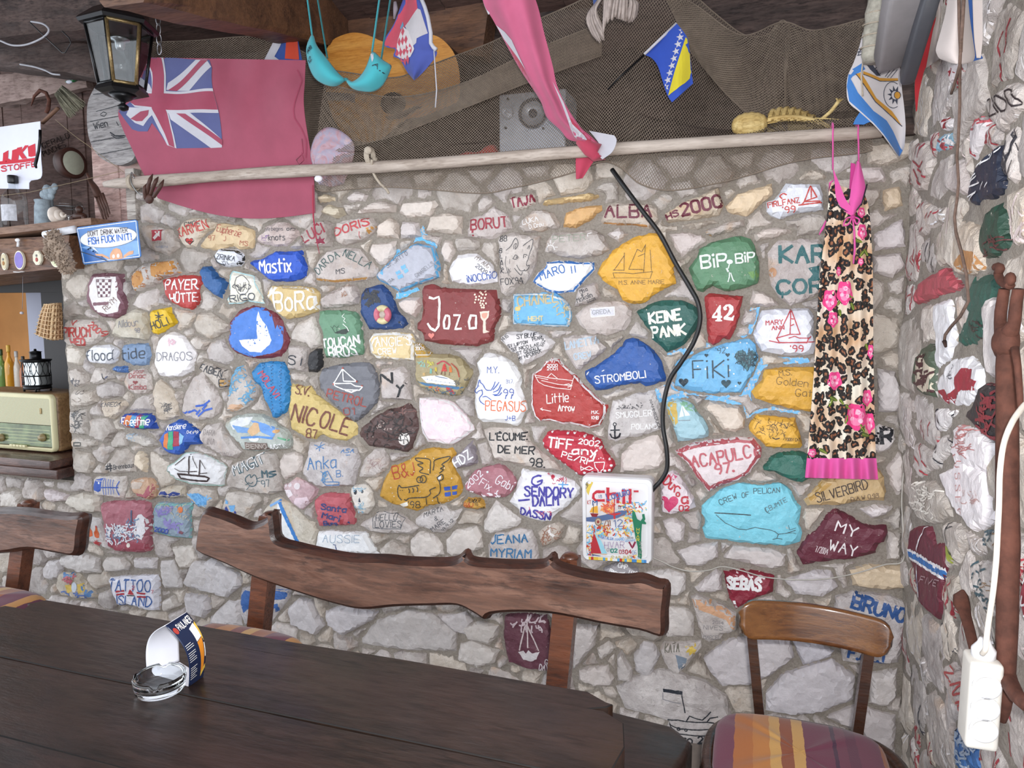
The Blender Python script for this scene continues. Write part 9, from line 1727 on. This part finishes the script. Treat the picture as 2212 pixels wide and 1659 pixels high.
st__('5A8AC8',5,'NATALIJA',790,1265,915,1280,30);st__('5A9AD0',5,'MARIO',935,1285,1030,1280,28);st__('8A8A90',4,'LORENA',1045,1265,1125,1265,22);st__('7AA8D0',4,'GIOVANNI',1040,1297,1140,1290,22)
st__('B8A8C0',9,'HVAR',825,1365,1030,1360,66);st__('8A2A48',20,'V',1085,1362,1145,1360,60);st__('6A6A70',4,'01',850,1395,880,1395,30);st__('3A8A7A',11,'02',892,1408,955,1405,36);st__('B85A6A',8,'03',980,1420,1030,1418,38);st__('B0404E',10,'04',1045,1422,1105,1418,40);st__('9AB0D0',6,'06',1115,1428,1155,1426,40);st__('C8BC8A',9,'SAILING',895,1490,1105,1485,44)
for i,ch_ in enumerate('TEAM'):st__('9A9A98',5,ch_,1212,1460-44*i,1214,1430-44*i,26)
m.build('painted_panel',sg_)
m=MB();sfF=None
fr0=len(m.f);m.grid(lambda u,v:L4(.06+.90*u,.012+.036*v)+Vector((0,-.0006,0)),26,2,WHITEP,matfn=lambda u,v:P_(random.Random(int(u*26)).choice(['C03A34','E2C04A','5AA8D8','ECECEE','F0D878','4A88C8'])));m.build('painted_border',sg_)
TW_=plain('thin_wire','B8B4AC',.5);m=MB()
m.tube(catmull([PY(a,b,-.060)for a,b in((1410,1205),(1430,1213),(1455,1225),(1490,1234),(1530,1232),(1560,1224),(1600,1232),(1650,1246),(1710,1252),(1780,1251),(1850,1238),(1910,1220),(1950,1212))]+[PY(1952,1160,-.06),PY(1948,1090,-.06),PY(1951,1030,-.06),PY(1958,1005,-.06)],6),.0022,TW_,6);tag(m.build('thin_wire'),'thin pale wire running along the wall from the sign box to the corner','wire')
# lifebuoy ornament on the dark blue stone
lbo=thing('lifebuoy_ornament','small pink and cream lifebuoy ornament fixed to the dark blue stone','ornament',PQ('C',(590,1325),-.05));c_=PQ('C',(588,1215),-.052);sR,sr=.0255,.0125
for nm,a0,a1,mt in(('cream_band',50,130,'D8CCA0'),('pink_band',130,230,'C8687A'),('cream_band',230,310,'D8CCA0'),('pink_band',310,410,'C8687A')):
 m=MB();m.tube([c_+Vector((sR*math.cos(R(a)),0,sR*math.sin(R(a))))for a in np.linspace(a0,a1,12)],sr,plain('lifebuoy_'+mt,mt,.4),12);m.build(nm,lbo)
m=MB();m.lathe([(.0005,.006),(.012,.006),(.014,.001)],plain('lifebuoy_centre','B8ACA0',.6,.15,60),c_,(0,-1,0),16,caps=False);m.build('centre',lbo)
# burgee with compass rose and blue border
FWH,FBL,FGD,FDK=cloth('C9C4C6',fade=.05),cloth('3F78BC',fade=.06),cloth('BE8A34',fade=.05),cloth('3A3E4C')
m=MB();yb2=lambda u,v:-.16-.02*math.sin(u*4+v*2)
fs=sheet(m,'8',[(330,280),(300,400),(250,540),(205,640),(192,740),(210,870),(310,960),(420,1060),(500,1150),(580,1260),(640,1345)],[(560,280),(600,430),(645,570),(660,660),(665,760),(680,880),(692,1000),(696,1100),(690,1200),(680,1270),(645,1345)],yb2,FWH,34,44)
def bf(poly,mt,lf=.0016):dec(m,fs,'8',poly,mt,.17,lf)
bf([(212,610),(318,550),(348,600),(240,660),(225,680),(285,800),(420,950),(540,1022),(600,1110),(682,1270),(642,1345),(580,1258),(500,1148),(420,1058),(310,958),(212,870),(192,740)],FBL)
bf([(270,640),(310,630),(450,832),(592,930),(640,990),(682,1060),(600,985),(440,865)],FGD,.002);decl(m,fs,'8',[(268,642),(440,868),(600,988),(680,1058)],7,FDK,.17,.0026)
bf([(330,618),(480,658),(645,642),(648,662),(480,682),(330,642)],FGD,.002);decl(m,fs,'8',[(330,645),(480,685),(646,665)],6,FDK,.17,.0026)
bf([(355,450),(380,520),(430,580),(490,640),(450,645),(390,600),(355,560)],FDK,.002)
for p in(((430,590),(490,545)),((450,600),(520,550)),((480,625),(540,555)),((530,640),(590,560)),((550,645),(620,560)),((580,645),(640,570))):decl(m,fs,'8',p,6,FDK,.17,.002)
cxr,cyr=622,790
decl(m,fs,'8',[(cxr-22+82*math.cos(a),cyr+112*math.sin(a))for a in np.linspace(R(60),R(300),24)],6,FDK,.17,.002)
for k in range(7):
 a=R(75+36*k);d=(math.cos(a),math.sin(a));n2_=(-d[1],d[0]);bf([(cxr+d[0]*32+n2_[0]*14,cyr+d[1]*36+n2_[1]*14),(cxr+d[0]*32-n2_[0]*14,cyr+d[1]*36-n2_[1]*14),(cxr+d[0]*72,cyr+d[1]*86)],FDK,.002)
bf(oval(640,790,28,32),FGD,.0024);decl(m,fs,'8',oval(640,790,28,32,16)+[(668,790)],6,FDK,.17,.003)
dect(m,fs,'8',8,'MON',318,470,300,380,36,FDK,.17,.002)
m2=MB();
bg_=thing('burgee','white yacht club flag with a blue border, gold bands and compass rose','flag',PY(1940,340,-.17));m.build('cloth',bg_)
f2=sheet(m2,'8',[(310,950),(270,1010),(248,1060)],[(420,1060),(395,1040),(340,1062)],lambda u,v:-.175,FBL,8,8);m2 .build('tail',bg_)
m2=MB();m2 .tube([PQ('8',p,-.185)for p in((390,200),(350,330),(335,500),(318,640),(330,820))],.0026,ROPE,6);m2 .build('tie_cord',bg_)
m2=MB();FOAM=plain('dirty_foam','A8A498',.95,.2,50,.5);m2 .tube([PQ('8',p,-.26)for p in((500,-60),(490,40),(470,120),(462,200),(450,290),(440,380),(430,470),(425,530))],[.036,.036,.037,.034,.036,.034,.034,.028],FOAM,12)
for t in((478,110),(455,205),(448,300),(436,400)):c_=PQ('8',t,-.26);m2 .tube([c_+Vector((.037*math.cos(a),.037*math.sin(a),.006*math.sin(a)))for a in[2*math.pi*k/16 for k in range(16)]],.002,ROPE,5,closed=True)
tag(m2 .build('foam_float'),'dirty white foam tube bound with string, hanging beside the grey lamp housing','float')
# fluorescent lamp housing
lf=thing('tube_lamp','grey fluorescent lamp housing hung in the upper right corner','lamp',PY(1935,130,-.34));LG,LD=plain('lamp_grey','7E7A7C',.5,.04),plain('lamp_dark','47484E',.45,.04)
def rbar(mb,a,b,w_,h_,mt,seg=10):
 a,b=Vector(a),Vector(b);d=(b-a).normalized();s_=d.cross(Vector((0,1,0))).normalized();u_=s_.cross(d);V=[];F=[]
 sec=[]
 for cx,cy,a0 in((.5,-.5,-90),(.5,.5,0),(-.5,.5,90),(-.5,-.5,180)):
  for k in range(4):g=R(a0+30*k);sec.append((cx*(w_-.02)+.010*math.cos(g),cy*(h_-.02)+.010*math.sin(g)))
 n_=len(sec);st=[(a,.78),(a+d*.008,.95),(a+d*.02,1),(b,1)]
 for p,f in st:V+=[p+s_*x*f+u_*y*f for x,y in sec]
 for i in range(3):F+=[(i*n_+k,i*n_+n_+k,i*n_+n_+(k+1)%n_,i*n_+(k+1)%n_)for k in range(n_)]
 F+=[tuple(range(n_)),tuple(3*n_+k for k in range(n_-1,-1,-1))];mb.add(V,F,mt,True)
m=MB();rbar(m,PQ('8',(570,530),-.34),PY(*px_of('8',(690,-120)),-.62),.078,.06,LG);m.build('housing',lf)
m=MB();rbar(m,PQ('8',(705,670),-.36),PY(*px_of('8',(950,-160)),-.66),.036,.05,LD);m.build('side_rail',lf)
m=MB();m.tube([PQ('8',p,-.40)for p in((738,380),(870,-20),(905,-130))],.0075,emit('cool_tube','E4ECFF',1.1),10);m.build('lamp_tube',lf)
m=MB();m.box(PQ('8',(712,400),-.385),(.026,.02,.035),BLACKM,bevel=.004);m.build('end_socket',lf)
# pennant and canvas bag
m=MB();sheet(m,'8',[(930,190),(880,350),(810,510),(790,620),(775,720),(778,850),(785,955)],[(1000,60),(960,300),(900,520),(860,590),(835,680),(810,800),(795,940)],lambda u,v:-.30+.01*math.sin(v*6),cloth('A8242C'),10,30);tag(m.build('red_pennant'),'narrow red pennant hanging between the lamp and the canvas bag','pennant')
CNV=cloth('C2B8B4',fade=.08);m=MB();sheet(m,'8',[(960,-60),(960,130),(930,260),(900,420),(870,580)],[(1010,-60),(1020,200),(1000,400),(985,500),(960,520)],lambda u,v:-.32+.015*math.sin(u*4),CNV,10,20);tag(m.build('canvas_cloth'),'pale canvas strip hanging left of the canvas bag','cloth')
cb_=thing('canvas_bag','off-white canvas bag with a blue gusset hanging at the top right','bag',PY(2075,135,-.95));yv=lambda u,v:-.95-.05*math.sin(math.pi*u)
m=MB();sheet(m,'8',[(1065,-60),(1040,100),(1000,260),(965,380),(958,430),(985,490),(1030,512)],[(1225,-60),(1245,150),(1268,320),(1285,430),(1288,480),(1275,520),(1265,528)],yv,CNV,24,30,.004,sag=lambda u,v:5*math.sin(math.pi*u)*v);m.build('bag_body',cb_)
m=MB();sheet(m,'8',[(1228,-60),(1248,150),(1270,300),(1285,430),(1270,520)],[(1262,-60),(1272,150),(1285,330),(1330,450),(1358,495)],lambda u,v:-.945,cloth('2E5494'),8,24,.003);m.build('gusset',cb_)
m=MB();sheet(m,'8',[(1270,-60),(1275,150),(1285,330),(1305,490)],[(1352,-60),(1352,150),(1352,330),(1338,492)],lambda u,v:-.96,CNV,8,24,.003);m.build('flap',cb_)
# thin brown rope and twine down the side wall
m=MB();BRP=plain('brown_rope','6A564C',.95,.15,120,.3)
m.tube([PQ('8',p,-1.06)for p in((1195,-60),(1180,200),(1172,330))]+[PX(*px_of('8',p),-.07)for p in((1158,660),(1158,900),(1145,1200))]+[PX(*px_of('W',p),-.06)for p in((1440,330),(1455,560),(1440,720),(1418,860),(1430,1000),(1480,1180),(1525,1380))]+[PX(*px_of('Y',p),-.055)for p in((1470,40),(1400,170),(1320,260),(1270,330),(1262,390))],.0032,BRP,6)
m.tube([PX(*px_of('Y',p),-.055)for p in((1264,385),(1275,430))],[.005,.003],plain('rope_end','3A2620',.9),6)
tag(m.build('thin_rope'),'thin brown rope hanging from the roof down the side wall','rope')
m=MB();m.tube([PQ('8',p,-1.01)for p in((1150,-60),(1155,200),(1165,420),(1158,560))]+[PX(*px_of('8',p),-.08)for p in((1130,660),(1105,740),(1085,800))],.003,BRP,6);tag(m.build('thin_rope'),'short frayed rope end beside the long thin rope','rope')
# rusty tongs on the side wall
tg=thing('rusty_tongs','long rusty blacksmith tongs hanging on the side wall','tongs',PX(2200,1570,-.06));yx=-.07
def X8(c,pts,x=yx):return[PX(*px_of(c,p),x)for p in pts]
m=MB();m.tube(catmull(X8('W',[(1790,1315),(1810,1310),(1830,1330),(1810,1370),(1830,1430),(1870,1465),(1920,1480)]),4),.007,RUST,8);m.ball(X8('W',[(1915,1425)])[0],.013,RUST,10,(.6,1.2,.9));m.build('hook_end',tg)
m=MB();m.tube(X8('Y',[(1775,-60),(1760,30),(1745,130),(1740,220),(1760,290),(1790,380)]),[.008,.0085,.009,.009,.012,.016],RUST,10);m.build('jaw',tg)
m=MB();m.tube(X8('Y',[(1895,-60),(1880,30),(1868,130),(1860,220),(1830,290),(1800,380)]),[.008,.0085,.009,.009,.012,.016],RUST,10);m.build('jaw',tg)
m=MB();c_=X8('Y',[(1792,395)])[0];m.lathe([(.024,-.012),(.027,0),(.024,.012),(.012,.018),(.0005,.020)],RUST,c_,(-1,0,0),20);m.build('rivet',tg)
m=MB();m.tube(X8('Y',[(1800,400),(1790,600),(1795,800),(1800,1000),(1800,1300),(1800,1640)])+X8('V',[(2050,400),(2060,800),(2050,1200),(2050,1500)])+X8('R',[(2090,700),(2110,760),(2160,850),(2230,920)]),[.014,.0145,.015,.0155,.016,.016,.016,.016,.0155,.015,.014,.013,.011,.009],RUST,10,up=(1,0,0));m.build('handle',tg)
m=MB();m.tube(X8('Y',[(1865,440),(1890,600),(1905,800),(1915,960)],-.085),[.006,.005,.0045,.004],RUST,8);m.build('handle',tg)
m=MB();m.tube(X8('R',[(2080,740),(2090,850),(2080,950),(2070,1020)],-.065),[.012,.012,.010,.006],RUST,8);tag(m.build('iron_bar'),'short rusty iron bar behind the socket strip','bar')
# spear-shaped iron
m=MB();m.tube(X8('R',[(1812,165),(1800,200),(1805,260),(1830,330),(1855,420),(1885,540),(1900,600)],-.06),[.003,.013,.015,.010,.0095,.009,.008],RUST,8,flat=.5);tag(m.build('spear_iron'),'flat rusty spear-shaped iron on the side wall left of the socket strip','iron')
# socket strip and its lead
ss=thing('socket_strip','white plastic socket strip hanging by its lead on the side wall','socket strip',PX(2112,1612,-.09));
fr8=[PX(*px_of('R',p),-.115)for p in((1852,600),(1960,620),(2020,612),(1990,1180),(1900,1175),(1822,1150))]
A_,B_=PX(2124,1418,-.10),PX(2110,1602,-.10);d=(B_-A_).normalized();mid=(A_+B_)/2;Lh=(B_-A_).length/2
rotm=Matrix((Vector((1,0,0)),Vector((0,-d.z,d.y))*1.0,-d)).transposed();wv=Vector((1,0,0));tv=d.cross(wv).normalized();rotm=Matrix((wv,tv,-d)).transposed()
m=MB();m.box(mid,(.045,.052,2*Lh),plain('ivory_plastic','D6D2CA',.4,.02),rotm,bevel=.008);m.build('body',ss)
m=MB();m.lathe([(.017,0),(.017,.012),(.010,.022),(.007,.03)],WHITEP,A_-d*.0,-d,16);m.build('cable_boot',ss)
for k in range(3):
 m=MB();c_=mid+d*(Lh*(-.5+.5*k))+tv*(-.027 if tv.y>0 else.027);nrm=-tv if tv.y>0 else tv
 m.lathe([(.0195,-.002),(.0195,.002),(.016,.002),(.016,-.006),(.0005,-.006)],WHITEP,c_,nrm,20)
 for s_ in(-1,1):m.lathe([(.0025,-.005),(.0025,-.0045),(.0003,-.0045)],plain('socket_hole','222226',.8),c_+d*.0095*s_,nrm,8)
 m.build('socket',ss)
WCB=plain('rusty_white_cable','DCD4C8',.45,.12,26,.05)
m=MB();m.tube(catmull([PX(a,b,-.115)for a,b in((2250,850),(2222,868),(2205,885),(2185,915),(2168,960),(2160,1020),(2158,1090),(2155,1150),(2152,1210),(2145,1280),(2136,1340),(2131,1380),(2129,1402),(2122,1412))],6),0.0039,WCB,10);tag(m.build('white_cable'),'rust-stained white cable feeding the socket strip','cable')
cleanup()
